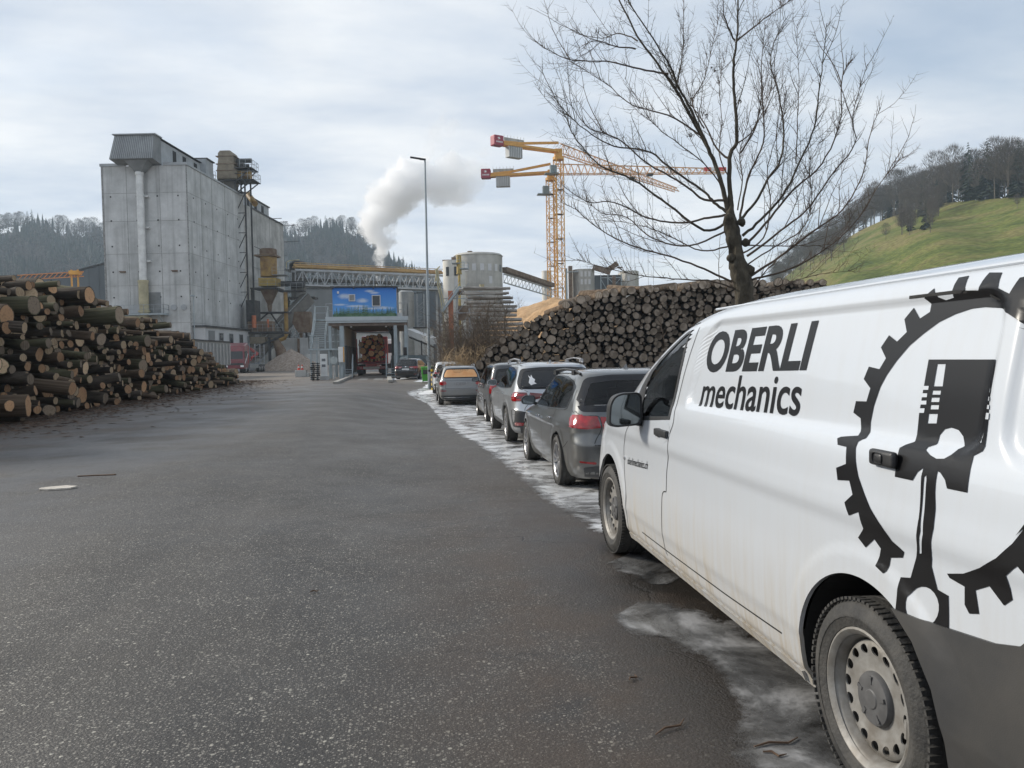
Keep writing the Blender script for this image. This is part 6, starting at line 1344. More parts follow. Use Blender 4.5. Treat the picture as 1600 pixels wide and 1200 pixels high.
q = MB(); q.tube([(-1.9, -.4, z8(420)), (-1.7, -.4, z8(440)), (-1.0, -.4, z8(475)), (-.85, -.4, z8(490))], .11, 8); q.tube([(-2.15, -.4, z8(421)), (-1.95, -.4, z8(442)), (-1.3, -.4, z8(478)), (-1.1, -.4, z8(500)), (-1.1, -.4, 0)], .11, 8); q.tube([(-2.3, -.3, z8(440)), (-1.9, -.3, z8(420)), (-1.5, -.3, z8(417))], .1, 8); q.build('ochre_pipes', MATS['faded_yellow'], o, smooth=50)
q = MB()
for x in (-1.6, .9, 2.8, 4.4):
    for y in (0, 2.5): q.bar((x, y, 0), (x, y, z8(452)), .14)
for z_ in (3, 5.6, 8.2, 10.4): q.bb(-1.6, 4.4, -.05, .05, z_, z_+.14); q.bar((.9, 0, z_), (2.8, 0, z_+2.4), .09)
q.build('steel_frame', steel, o)
q = MB(); q.bb(1.1, 2.6, .3, 2.0, 7.2, 9.4); q.bb(1.0, 2.0, .3, 1.6, z8(460), z8(455)); q.build('rust_boxes', rust, o)
q = MB(); q.bb(-1.5, -.5, .6, 1.6, 0, 6.6); q.build('cream_duct', palec, o)
D9 = 60; c = base(755, D9); o = thing('yard_floodlight', 'small cream yard lamp on a thin pole in front of the round concrete silo', 'lamp', c, PRZ)
q = MB(); q.tube([(0, 0, 0), (0, 0, zz(755, 455, D9))], .05, 6); q.build('pole', greysteel, o); q = MB(); q.cyl((0, 0, zz(755, 454, D9)), (0, 0, zz(755, 445, D9)), .12, .20, 12); q.build('lamp_head', mat('faded_yellow', (.4, .4, .2)), o, smooth=40)
# sloping belt right of the round silo
a_, b_ = atD(787, 428, 154), atD(862, 452, 176); o = thing('sloping_conveyor', 'rusty topped lattice conveyor sloping down from the round silo to the crane', 'conveyor', (0, 0, 0))
q = MB(); up = Vector((0, 0, 1)); 
for w_ in (0, -1.7): q.bar(a_+up*w_, b_+up*w_, .22)
for i in range(15):
    p = a_.lerp(b_, i/14); q.bar(p, p-up*1.7, .10)
    if i < 14: q.bar(p-up*1.7, a_.lerp(b_, (i+1)/14), .10)
q.build('truss', truss_m, o); q = MB(); q.bar(a_+up*.9, b_+up*.9, 1.6, .9); q.build('belt_cover', rust, o)
# far concrete group
D10 = 214; c = base(895, D10); z10 = lambda py: zz(930, py, D10); k = D10/FPX
o = thing('far_silo_group', 'grey angular concrete silos with lattice stair tower seen beyond the crane foot', 'building', c, PRZ)
X = lambda px: (px-895)*k
q = MB()
for x0, x1, t in ((897, 931, 421), (972, 1000, 425)):
    xa, xb = X(x0), X(x1); w_ = xb-xa; q.prism([(xa, 1), (xa+w_*.25, -1.2), (xb-w_*.25, -1.2), (xb, 1), (xb, 8), (xa, 8)], 0, z10(t), 'z')
q.build('wall', beige, o)
q = MB(); q.bb(X(931)+.02, X(972)-.02, 1.2, 8, 0, z10(430)); q.build('dark_hall', mat('slate_cladding', (.085, .10, .11), .6, var=.1, scale=.2), o)
for px in (910, 916, 922): 
    for py in (433, 445):
        w_ = MB(); w_.bb(X(px)-.30, X(px)+.30, -1.28, -1.2, z10(py), z10(py-8)); w_.build('window', winframe, o)
w_ = MB(); w_.bb(X(982)-.35, X(982)+.35, -1.28, -1.2, z10(441), z10(433)); w_.build('window', winframe, o)
q = MB()
for px in (940, 951, 972): q.bar((X(px), -.4, 0), (X(px), -.4, z10(430)), .25)
for py in (435, 457): q.bar((X(940), -.4, z10(py)), (X(972), -.4, z10(py)), .2)
q.bar((X(951), -.4, z10(457)), (X(972), -.4, z10(435)), .15); q.bar((X(951), -.4, z10(435)), (X(972), -.4, z10(457)), .15); q.bar((X(940), -.4, z10(437)), (X(951), -.4, z10(457)), .15); q.build('lattice', greysteel, o)
q = MB(); q.bar((X(928), -.2, z10(418)), (X(955), -.2, z10(427)), 1.0, 1.4); q.build('belt_cover', rust, o); q = MB(); q.bar((X(950), -.2, z10(424)), (X(966), -.2, z10(413)), 1.0, 1.4); q.build('belt_cover', rust, o); q = MB(); q.bb(X(958), X(963), -.6, .6, z10(470), z10(432)); q.build('rusty_column', rust, o); q = MB(); q.bb(X(890), X(896), -1, 1, z10(470), z10(416)); q.build('rusty_column', rust, o); q = MB(); q.bb(X(966), X(974), -1, 1, z10(420), z10(419)); q.build('belt_cover', rust, o)
q = MB(); q.bb(X(885), X(888), -1.5, -.9, 0, z10(420)); q.bb(X(888), X(905), -1.5, -.4, z10(426), z10(425)); rail_run(q, [(X(897), -1, z10(421)), (X(930), -1, z10(421))], 1.1, 1.5); rail_run(q, [(X(955), -.6, z10(417)), (X(975), -.6, z10(417))], 1.1, 1.5); q.build('stair_frame', greysteel, o)
o = thing('pale_silo', 'small pale silo half hidden behind the left crane mast', 'silo', base(856, 205), PRZ); q = MB(); q.cyl((0, 0, 0), (0, 0, zz(856, 424, 205)), 1.3, n=24); q.build('wall', palec, o, smooth=30)
# slate halls behind
slate = mat('slate_cladding', (.085, .10, .11))
def hall(label, px0, px1, top, D, m_, top2=None, depth=20, x=0):
    o = thing('industrial_hall', label, 'hall', base(px0, D), PRZ); w_ = (px1-px0)*D/FPX; t = zz(px0, top, D); t2 = zz(px1, top2 or top, D)
    q = MB(); q.prism([(0, 0), (w_, 0), (w_, t2), (0, t)], 0, depth, 'y'); wl = q.build('wall', m_, o)
    q = MB(); q.prism([(-.2, t), (w_+.2, t2), (w_+.2, t2+.25), (-.2, t+.25)], -.2, depth, 'y'); q.build('roof_edge', darksteel, o)
    q = MB(); n = max(3, int(w_/1.6))
    for i in range(1, n): x_ = w_*i/n; q.bb(x_-.04, x_+.04, -.05, 0, .2, lerp(t, t2, i/n)-.05)
    q.build('cladding_joints', m_, wl); return o
hall('dark slate grey hall with vertical cladding behind the lamp post', 663, 700, 455, 205, slate, 452)
hall('grey blue hall block behind the weighbridge stairs tower', 620, 662, 462, 215, mat('grey_blue_cladding', (.16, .18, .19), .7, var=.1, scale=.2), 458)
hall('grey hall visible behind the mural cabin left of it', 478, 560, 452, 190, mat('grey_cladding', (.17, .18, .18), .7, var=.15, scale=.2), 452)
hall('long dark slate hall at the far left beside the silo block', 128, 176, 424, 150, slate, 411)
hall('long low slate hall behind the left log stack', -60, 126, 434, 165, slate, 430)
hall('low pale hall at the foot of the slate hall', 118, 178, 470, 140, mat('pale_cladding', (.40, .42, .42), .7, var=.1, scale=.2), 478)
hall('low white hall seen through the weighbridge passage', 552, 640, 520, 170, mat('white_cladding', (.50, .51, .50), .7, var=.1, scale=.2), 521)
hall('pale concrete plant block right of the weighbridge', 690, 712, 505, 130, palec, 505, depth=8)
hall('small pale box building under the sloping duct', 648, 672, 513, 150, MATS['pale_cladding'], 513, depth=6)
o = thing('round_steel_silo', 'tall grey cylindrical silo with ladder behind the weighbridge roof', 'silo', base(637, 160), PRZ)
q = MB(); q.cyl((0, 0, 0), (0, 0, zz(637, 457, 160)), 1.6, n=24); q.cyl((0, 0, zz(637, 457, 160)), (0, 0, zz(637, 452, 160)), 1.6, .7, 24); q.build('wall', mat('silver_sheet', (.28, .29, .29), .5, .4, var=.2, scale=.4), o, smooth=40)
q = MB()
for x in (2.2, 3.6):
    for y in (-.5, .8): q.bar((x, y, 0), (x, y, zz(637, 460, 160)), .14)
for z_ in range(1, 13): q.bar((2.2, -.5, z_), (3.6, -.5, z_+1), .1); q.bar((2.2, -.5, z_), (3.6, -.5, z_), .1)
q.build('stair_tower', steel, o)
a_, b_ = atD(640, 518, 120), atD(678, 533, 112); o = thing('sloping_duct', 'white sloping covered belt beside the lamp post', 'conveyor', (0, 0, 0)); q = MB(); q.bar(a_, b_, 1.2, .9); q.build('belt_cover', MATS['white_cladding'], o); q = MB(); q.bar(a_-up*.9, b_-up*.9, .2); q.bar(a_.lerp(b_, .5), Vector(((a_+b_)/2).xy.to_3d()), .2); q.build('trestle', darksteel, o)
# yellow portal behind the left stack
o = thing('gantry_crane', 'low yellow lattice gantry crane behind the left log stack', 'crane', base(122, 120), PRZ); k = D_ = .1
z_ = lambda py: zz(122, py, 120)
q = MB(); 
for dx in (-.5, .5): q.bar((dx, 0, 0), (dx, 0, z_(422)), .2)
for i in range(9): q.bar((-.5, 0, i*1.4), (.5, 0, i*1.4+1.4), .12)
q.bb(-.6, .8, -.6, .6, z_(430), z_(424)); q.build('portal_leg', yellow, o)
q = MB()
for i in range(13):
    x0, x1 = -9+i*.8, -9+(i+1)*.8; t0 = z_(429)+i*.03
    q.bar((x0, 0, t0), (x1, 0, t0+.03), .13); q.bar((x0, 0, t0-.75), (x1, 0, t0-.72), .13); q.bar((x0, 0, t0-.75), (x1, 0, t0), .09)
q.build('boom', mat('crane_orange', (.55, .22, .07), .6, var=.2), o)
# ------------------------------------------------------------------ weighbridge with mural cabin
SY = 62.0; PXM = SY/FPX   # metres per survey unit at the front of the weighbridge
def sx_(px): return atY(px, 560, SY).x
def sz_(px, py): return atY(px, py, SY).z
W = thing('weighbridge', 'grey steel weighbridge portal with stair carrying the blue sky mural cabin', 'weighbridge', (sx_(575), SY, 0)); wx = sx_(575)
X = lambda px: sx_(px)-wx
Z = lambda px, py: sz_(px, py)
zt_, zu = Z(575, 494.5), Z(575, 503)
q = MB(); q.bb(X(510), X(639), 0, 15, zt_-.32, zt_); q.bb(X(510)+.05, X(639)-.05, .08, 14.9, zu-.05, zt_-.325); q.build('roof_slab', mat('pale_grey_steel', (.46, .51, .53), .5, var=.08, scale=1), W)
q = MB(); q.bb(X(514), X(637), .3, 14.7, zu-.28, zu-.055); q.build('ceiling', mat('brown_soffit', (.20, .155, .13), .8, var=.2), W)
for x in (516, 534.5): 
    for y in (.35, 5, 9.8, 14.4): q = MB(); w_ = .11 if x < 520 else .16; q.bb(X(x)-w_, X(x)+w_, y-w_, y+w_, 0, zu-.28); q.build('post', greysteel, W)
for x in (618.5, 635):
    for y in (.35, 5, 9.8, 14.4): q = MB(); w_ = .13; q.bb(X(x)-w_, X(x)+w_, y-w_, y+w_, 0, zu-.28); q.build('post', greysteel, W)
# cabin
x0, x1 = X(521.5), X(621.5); zc0, zc1 = zt_+.002, Z(572, 448.5)
q = MB(); q.bb(x0, x1, .25, 5.2, zc0, zc1); cab = q.build('cabin', mat('cabin_grey', (.22, .23, .24), .7, var=.1), W)
def mural_mat():
    m_ = bpy.data.materials.new('sky_mural'); m_.use_nodes = True; nt = m_.node_tree; b = nt.nodes['Principled BSDF']; b.inputs['Roughness'].default_value = .45
    tc = N(nt, 'ShaderNodeTexCoord'); s = N(nt, 'ShaderNodeSeparateXYZ'); L(nt, tc.outputs['Generated'], s.inputs[0])
    r = N(nt, 'ShaderNodeValToRGB'); e = r.color_ramp.elements; e[0].position = 0; e[0].color = (.14, .40, .78, 1); e[1].position = 1; e[1].color = (.015, .17, .60, 1); L(nt, s.outputs[2], r.inputs[0])
    cb = N(nt, 'ShaderNodeCombineXYZ'); L(nt, s.outputs[0], cb.inputs[0]); L(nt, s.outputs[2], cb.inputs[2])
    def blobm(cx, cz, rx, rz):
        mp = N(nt, 'ShaderNodeMapping', vector_type='POINT'); mp.inputs['Location'].default_value = (-cx/rx, 0, -cz/rz); mp.inputs['Scale'].default_value = (1/rx, 1, 1/rz); L(nt, cb.outputs[0], mp.inputs[0])
        l = N(nt, 'ShaderNodeVectorMath', operation='LENGTH'); L(nt, mp.outputs[0], l.inputs[0]); o = N(nt, 'ShaderNodeMapRange', i_From_Min=1.0, i_From_Max=.1); L(nt, l.outputs['Value'], o.inputs[0]); return o.outputs[0]
    acc = None
    for q_ in ((.20, .70, .17, .14), (.30, .62, .10, .08), (.46, .56, .14, .12), (.58, .88, .12, .07), (.66, .82, .12, .06), (.12, .42, .16, .05), (.38, .36, .25, .07), (.75, .30, .3, .08), (.55, .28, .4, .06)):
        o = blobm(*q_)
        if acc is None: acc = o
        else:
            a = N(nt, 'ShaderNodeMath', operation='MAXIMUM'); L(nt, acc, a.inputs[0]); L(nt, o, a.inputs[1]); acc = a.outputs[0]
    n = N(nt, 'ShaderNodeTexNoise', i_Scale=9.0, i_Detail=6.0, i_Roughness=.6); mp = N(nt, 'ShaderNodeMapping'); mp.inputs['Scale'].default_value = (1, 1, .8); L(nt, cb.outputs[0], mp.inputs[0]); L(nt, mp.outputs[0], n.inputs['Vector'])
    a = N(nt, 'ShaderNodeMath', operation='MULTIPLY'); L(nt, acc, a.inputs[0]); L(nt, n.outputs[0], a.inputs[1]); k = N(nt, 'ShaderNodeMapRange', i_From_Min=.10, i_From_Max=.42, i_To_Max=.8); L(nt, a.outputs[0], k.inputs[0])
    mx = N(nt, 'ShaderNodeMix', data_type='RGBA'); L(nt, k.outputs[0], mx.inputs[0]); L(nt, r.outputs[0], mx.inputs[6]); mx.inputs[7].default_value = (.62, .68, .75, 1); L(nt, mx.outputs[2], b.inputs['Base Color']); return m_
q = MB(); q.bb(x0, x1, .20, .247, zc0, zc1-.03); mu = q.build('mural', mural_mat(), cab)
fg = mat('mural_green', (.035, .10, .05), .5, col2=(.12, .22, .12), scale=3)
q = MB(); rr_ = random.Random(4); n = 54
for i in range(n):
    cx = lerp(x0+.08, x1-.08, (i+.5)/n); h = rr_.uniform(.40, .78)+(.35 if .26 < i/n < .55 else 0)*rr_.random(); w2 = rr_.uniform(.07, .11)
    for k in range(4): a, b2 = h*(k/4.6), h*((k+1.4)/4.6) if k < 3 else h; q.add([(cx-w2*(1-k*.22), .196-.001*(i % 3), zc0+.04+a), (cx+w2*(1-k*.22), .196-.001*(i % 3), zc0+.04+a), (cx, .196-.001*(i % 3), zc0+.04+b2)], [(0, 1, 2)])
q.add([(x0+.01, .1965, zc0+.01), (x1-.01, .1965, zc0+.01), (x1-.01, .1965, zc0+.22), (x0+.01, .1965, zc0+.22)], [(0, 1, 2, 3)])
q.build('mural_spruces', fg, mu, fix=False)
q = MB(); q.bb(x0-.15, x1+.12, .05, 5.4, zc1-.028, zc1+.08)
for px in (523, 555, 586, 618): q.cyl((X(px), .12, zc1+.02), (X(px), .0, zc1-.12), .05, n=8)
q.build('cabin_roof', darksteel, cab)
for px, py, w_, h in ((552, 470.5, .50, .55), (589.8, 478.5, .68, .90)):
    f = MB(); xc = X(px); z_ = Z(px, py)-.0; 
    for a in ((xc-w_/2, xc+w_/2, z_, z_+.06), (xc-w_/2, xc+w_/2, z_+h-.06, z_+h), (xc-w_/2, xc-w_/2+.06, z_+.06, z_+h-.06), (xc+w_/2-.06, xc+w_/2, z_+.06, z_+h-.06)): f.bb(a[0], a[1], .12, .192, a[2], a[3])
    wo_ = f.build('window', winframe, cab); g_ = MB(); g_.bb(xc-w_/2+.06, xc+w_/2-.06, .15, .19, z_+.06, z_+h-.06); g_.build('pane', winglass if px > 560 else mat('blind_grey', (.25, .25, .25)), wo_)
q = MB(); q.bb(X(529), X(532), .12, .19, Z(530, 458.5), Z(530, 455)); q.build('wall_lamp', white, cab)
q = MB(); q.bb(X(622), X(630), 1.0, 1.5, zt_, zt_+.33); q.cyl((X(624), .98, zt_+.15), (X(624), .9, zt_+.15), .1, n=10); q.build('roof_unit', white, W)
q = MB(); rail_run(q, [(X(622.5), .15, zt_), (X(638.5), .15, zt_), (X(638.5), 5, zt_)], 1.05, .7); q.build('roof_railing', steel, W); q = MB(); rail_run(q, [(X(511), .15, zt_), (X(521), .15, zt_)], 1.05, .6); q.build('roof_railing', steel, W)
# stair at the left: upper flight towards the roof, landing, lower flight behind
zl = Z(495, 545)
q = MB()
for i in range(12): t_ = i/12; z_ = lerp(zl+.2, zt_-.15, t_); yy = .6+2.8*t_; q.bb(X(486.5), X(506.5), yy, yy+.27, z_, z_+.05)
q.bar((X(486), .5, zl), (X(486.6), 3.5, zt_), .06, .22); q.bar((X(507), .5, zl), (X(507), 3.5, zt_), .06, .22); st_ = q.build('upper_stair', greysteel, W)
q = MB(); 
for x in (486, 507): 
    for h in (1.0, .5): q.bar((X(x), .5, zl+h), (X(x), 3.5, zt_+h), .045)
    for i in range(4): t_ = i/3; q.bar((X(x), .5+3*t_, lerp(zl, zt_, t_)), (X(x), .5+3*t_, lerp(zl, zt_, t_)+1), .045)
rail_run(q, [(X(484), -.3, zl), (X(509), -.3, zl)], 1.05, .5); rail_run(q, [(X(484), -.3, zl), (X(484), 1.5, zl)], 1.05, .6); rail_run(q, [(X(486), 3.6, zt_), (X(508), 3.6, zt_)], 1.05, .6); q.build('stair_railing', greysteel, W)
q = MB(); q.bb(X(483.5), X(533), -.4, .5, zl-.12, zl); q.bb(X(486), X(510), 3.5, 5, zt_-.15, zt_-.01)
for x in (486.5, 496, 515, 531): q.bb(X(x)-.05, X(x)+.05, -.3, -.2, 0, zl-.12)
q.build('landing', greysteel, W)
q = MB(); rail_run(q, [(X(510), -.3, zl+.02), (X(533), -.3, zl+.02)], 1.05, .8); q.build('landing_railing', greysteel, W)
# inner walls of the passage and side steps
q = MB()
for i in range(5): q.bb(X(537.5), X(538.5)+.1, 1.2+i*2.6, 3.4+i*2.6, .3, 2.6)
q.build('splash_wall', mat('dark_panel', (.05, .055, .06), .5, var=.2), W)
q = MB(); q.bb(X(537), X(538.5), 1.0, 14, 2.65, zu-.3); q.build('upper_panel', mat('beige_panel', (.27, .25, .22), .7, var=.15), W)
for xa, xb, nm in ((536, 551, 0), (603.5, 620, 1)):
    q = MB()
    for i in range(4): q.bb(X(xa), X(xb), -.9+i*.28, -.62+i*.28, .10+i*.19, .14+i*.19)
    q.bar((X(xa), -.95, .05), (X(xa), .3, .85), .05, .14); q.bar((X(xb), -.95, .05), (X(xb), .3, .85), .05, .14)
    for xx in (xa, xb): rail_run(q, [(X(xx), -.9, .1), (X(xx), .3, .9)], 1.0, 1.3)
    q.build('side_steps', greysteel, W)
q = MB(); q.bb(X(622), X(634), .4, 8, 0, .8); q.bb(X(622), X(634), .4, 8, .8, .85); rail_run(q, [(X(622), .35, .85), (X(634), .35, .85), (X(634), 6, .85)], 1, .9); q.build('side_deck', greysteel, W)
for y in (3, 7, 11, 14): q = MB(); q.bar((X(605), y, zu-.3), (X(617), y, zu-1.6), .14); q.bar((X(612), y, 0), (X(612), y, zu-.3), .14); q.build('passage_frame', darksteel, W)
q = MB()
for px in (549, 604): q.cyl((X(px), .6, zu-.30), (X(px), .6, zu-.40), .07, n=8)
q.build('ceiling_lamps', mat('lamp_white', (.8, .8, .78), .4), W)
q = MB(); q.bb(X(551.5), X(604), .2, 24, .01, .05); q.build('weigh_deck', mat('deck_concrete', (.17, .16, .15), .8, var=.3, scale=1), W)
# kit standing in front of the portal
def box_thing(name, label, cat, px0, px1, pyt, pyb, Y, d, m_, bev=.02, group=None):
    a = atY(px0, pyb, Y); b_ = atY(px1, pyt, Y); o = thing(name, label, cat, ((a.x+b_.x)/2, Y, max(0, a.z if a.z > .4 else 0))); zb_ = o.location.z
    q = MB(); w_ = b_.x-a.x; q.bb(-w_/2, w_/2, 0, d, 0, b_.z-zb_); q.build('casing', m_, o, bevel=bev); return o, w_, b_.z-zb_
o, w_, h = box_thing('ticket_terminal', 'pale grey ticket terminal cabinet with two screens left of the passage', 'terminal', 501, 510.5, 553, 591, 58.5, .45, white)
for z_ in (.72, .50): q = MB(); q.bb(-w_*.28, w_*.28, -.012, -.001, h*z_, h*(z_+.10)); q.build('screen', mat('grey_screen', (.16, .17, .18), .3), o)
q = MB(); q.bb(-w_*.6, w_*.7, -.1, .6, .001, .28); q.build('plinth', conc, o)
o, w_, h = box_thing('sign_board', 'upright white board with a yellow edge mounted on a post left of the passage', 'sign', 529, 536, 542, 566, 60.5, .25, white)
q = MB(); q.bb(w_/2, w_/2+.07, -.03, .2, 0, h); q.build('yellow_edge', yellow, o); q = MB(); q.bb(-.07, .07, .26, .40, -o.location.z, h); q.build('post', greysteel, o)
for px, py, lb in ((521.5, 563, 'round pale traffic mirror on a post left of the passage'), (630, 563, 'round pale traffic mirror right of the passage')):
    p = atY(px, py, 60.5); o = thing('traffic_mirror', lb, 'mirror', (p.x, p.y, 0)); q = MB(); q.cyl((0, 0, p.z), (0, .06, p.z), .30, n=24); q.build('disc', mat('mirror_pale', (.38, .42, .42), .25, .2), o, smooth=40); q = MB(); q.bar((0, .1, 0), (0, .1, p.z), .06); q.build('post', greysteel, o)
p = atY(493, 578, 57.6); o = thing('post_stack', 'bundle of black plastic posts stacked beside the ticket terminal', 'post stack', (p.x, p.y, 0)); rr_ = random.Random(3)
for i in range(9):
    for j in range(2): q = MB(); q.T = Matrix.Translation((rr_.uniform(-.04, .04)+(j-.5)*.32, 0, .08+i*.145)) @ Matrix.Rotation(rr_.uniform(-.12, .12), 4, 'Z'); q.cyl((0, -.55, 0), (0, .5, 0), .07, n=10); q.box((0, -.3, 0), (.33, .05, .05)); q.build('plastic_post', black, o, smooth=40)
# concrete blocks with cones
p = atY(472, 583, 70); o = thing('concrete_block', 'pale concrete barrier blocks in front of the gravel heap', 'barrier', (p.x, p.y, 0)); q = MB(); q.bb(-.62, .35, 0, .6, 0, .62); q.bb(.37, .62, 0, .6, 0, .35); q.build('block', conc, o, bevel=.04)
for px, lb in ((466, 'left red and white traffic cone on the concrete block'), (471.5, 'right red and white traffic cone on the concrete block')):
    c = atY(px, 575, 70); o = thing('traffic_cone', lb, 'cone', (c.x, c.y+.3, .62), 0, 'cones on the concrete block'); q = MB(); q.cyl((0, 0, .0), (0, 0, .48), .12, .03, 12); q.bb(-.15, .15, -.15, .15, 0, .03); q.build('cone_body', mat('cone_red', (.60, .06, .03), .5), o, smooth=40)
    q = MB(); q.cyl((0, 0, .2), (0, 0, .32), .083, .060, 12); q.build('white_band', white, o, smooth=40)
# kerbs of the entry lane
kb = mat('kerb_concrete', (.33, .32, .29), .85, var=.2, scale=2)
for pts, lb in (([(524, 600), (552, 588)], 'left concrete kerb of the weighbridge lane'), ([(608, 590), (610, 597)], 'right concrete kerb end of the weighbridge lane')):
    a, b_ = gnd(*pts[0]), gnd(*pts[1]); q = MB(); q.bar(Vector((a.x, a.y, .07)), Vector((b_.x, b_.y, .07)), .3, .15); tag(q.build('kerb', kb, bevel=.02), lb, 'kerb')
for (a, b_) in (((5.0, 1), (4.2, 2)),): pass
for px in (571, 594):
    a = atY(px-4, 592, 56); q = gnd(px, 592); surface('road_marking', [(q.x-.35, q.y-4), (q.x+.35, q.y-4), (q.x+.1, q.y+3), (q.x-.5, q.y+3)], .012, mat('worn_road_paint', (.20, .195, .18), .85, var=.3, scale=3))
surface('road', [(gnd(546, 600).x-1.0, 50), (gnd(606, 600).x+.2, 50), (X(604)+wx, 61.9), (X(551)+wx, 61.9)], .006, mat('brown_lane', (.11, .095, .085), .85, var=.3, scale=.8))
# traffic light
p = atY(633, 549, 61.2); o = thing('traffic_light', 'small black traffic light on the right post of the passage', 'traffic light', (p.x, p.y, 0)); q = MB(); q.bb(-.14, .14, -.1, .1, p.z-.32, p.z+.32); q.build('housing', black, o)
for k in (-.15, .15): q2 = MB(); q2.cyl((0, -.1, p.z+k), (0, -.19, p.z+k), .09, n=12); q2.build('lens', mat('dark_lens', (.03, .02, .02), .3), o)
q = MB(); q.bar((0, 0, 0), (0, 0, p.z-.32), .08); q.build('post', greysteel, o)
# container, loader, person in hi-vis beyond the passage
p = atY(641, 570, 66); o = thing('steel_container', 'blue grey ribbed steel container behind the black car', 'container', (p.x+.3, 66, 0)); cm = mat('container_grey', (.17, .22, .24), .6, var=.15); q = MB(); q.bb(-1.9, 1.3, 0, 4, .15, atY(641, 555, 66).z); bo = q.build('box', cm, o)
q = MB()
for i in range(14): x = -1.8+i*.225; q.bb(x, x+.09, -.05, -.002, .25, atY(641, 556, 66).z-.1)
q.build('ribs', cm, bo)
# ------------------------------------------------------------------ wood
def log_mats():
    out = []
    for i, (b1, b2) in enumerate((((.045, .035, .027), (.15, .125, .10)), ((.025, .020, .016), (.085, .065, .048)), ((.065, .060, .035), (.15, .14, .085)), ((.075, .050, .034), (.20, .15, .105)))):
        out.append(mat('bark_'+'abcd'[i], b1, .95, col2=b2, scale=3.5, bump=.8, bscale=9, stretch=(.25, 1, 1), bdist=.04, detail=8))
    return out
BK = log_mats(); [setattr(m_.node_tree.nodes['Principled BSDF'].inputs['Specular IOR Level'], 'default_value', .2) for m_ in BK]
def endgrain(name, c1, c2, dark):
    m_ = bpy.data.materials.new(name); m_.use_nodes = True; nt = m_.node_tree; b = nt.nodes['Principled BSDF']; b.inputs['Roughness'].default_value = .85
    tc = N(nt, 'ShaderNodeTexCoord'); mp = N(nt, 'ShaderNodeMapping'); mp.inputs['Scale'].default_value = (0, 1, 1); L(nt, tc.outputs['Object'], mp.inputs[0])
    wv = N(nt, 'ShaderNodeTexWave', wave_type='RINGS', rings_direction='X', i_Scale=5.0, i_Distortion=1.6, i_Detail=3.0); wv.inputs['Detail Scale'].default_value = 2; L(nt, mp.outputs[0], wv.inputs[0])
    ln = N(nt, 'ShaderNodeVectorMath', operation='LENGTH'); L(nt, mp.outputs[0], ln.inputs[0])
    c = N(nt, 'ShaderNodeValToRGB'); e = c.color_ramp.elements; e[0].position = .1; e[0].color = (*c2, 1); e[1].position = .9; e[1].color = (*c1, 1); L(nt, wv.outputs[0], c.inputs[0])
    n = N(nt, 'ShaderNodeTexNoise', i_Scale=4.0, i_Detail=5.0); oi = N(nt, 'ShaderNodeObjectInfo'); L(nt, tc.outputs['Object'], n.inputs['Vector'])
    h = N(nt, 'ShaderNodeMapRange', i_From_Min=.5, i_From_Max=.7, i_To_Max=.6); L(nt, n.outputs[0], h.inputs[0])
    m1 = N(nt, 'ShaderNodeMix', data_type='RGBA'); L(nt, h.outputs[0], m1.inputs[0]); L(nt, c.outputs[0], m1.inputs[6]); m1.inputs[7].default_value = (*dark, 1)
    vr = N(nt, 'ShaderNodeMapRange', i_To_Min=.55, i_To_Max=1.2); L(nt, oi.outputs['Random'], vr.inputs[0]); m2 = N(nt, 'ShaderNodeMix', data_type='RGBA', blend_type='MULTIPLY'); m2.inputs[0].default_value = 1
    L(nt, m1.outputs[2], m2.inputs[6]); cc = N(nt, 'ShaderNodeCombineColor'); [L(nt, vr.outputs[0], cc.inputs[k]) for k in range(3)]; L(nt, cc.outputs[0], m2.inputs[7]); L(nt, m2.outputs[2], b.inputs['Base Color']); return m_
EGH = endgrain('fresh_cut_end', (.66, .50, .33), (.54, .38, .22), (.30, .19, .11))
EGW = endgrain('weathered_cut_end', (.47, .385, .30), (.33, .26, .19), (.15, .115, .085))
EGT = endgrain('orange_cut_end', (.78, .47, .25), (.62, .34, .16), (.16, .11, .07))
def log_mesh(rnd, bark, end, n=16, rings=7, name='log', flare=.06):
    """unit log along x from 0 to 1 (length scaled per copy), radius about 1 in y and z"""
    m_ = MB(); ov = rnd.uniform(.86, 1.0); sd_ = rnd.uniform(0, 99); bend = rnd.uniform(-.12, .12); vs = []
    for j in range(rings):
        t = j/(rings-1)
        for i in range(n):
            a = 2*pi*i/n; r = (1+flare*(t-.5))*(1+.13*noise.noise(Vector((cos(a)*1.1+sd_, sin(a)*1.1, t*2.5)))+.05*noise.noise(Vector((cos(a)*3+sd_, sin(a)*3, t*9))))
            vs.append((t+(rnd.uniform(-.003, .003) if j in (0, rings-1) else 0), cos(a)*r, sin(a)*r*ov+bend*sin(pi*t)))
    m_.add(vs, [(j*n+i, j*n+(i+1) % n, (j+1)*n+(i+1) % n, (j+1)*n+i) for j in range(rings-1) for i in range(n)]); m_.mi = 1
    for j, s in ((0, -1), (rings-1, 1)):
        ring = vs[j*n:(j+1)*n]; c = (vs[j*n][0], 0, 0); inner = [(p[0]+s*.0, p[1]*.90, p[2]*.90) for p in ring]
        m_.add(inner+[c], [(i, (i+1) % n, n) for i in range(n)]); 
        m_.mi = 0; m_.add(ring+inner, [(i, (i+1) % n, n+(i+1) % n, n+i) for i in range(n)]); m_.mi = 1
    # branch stub
    if rnd.random() < .4: m_.mi = 0; t = rnd.uniform(.3, .85); a = rnd.uniform(0, 6.28); m_.cyl((t, cos(a)*.8, sin(a)*.8), (t+.02, cos(a)*1.45, sin(a)*1.45), .16, .10, 6)
    o = m_.build(name, [bark, end], smooth=50); me = o.data; bpy.data.objects.remove(o); return me
rn = random.Random(21)
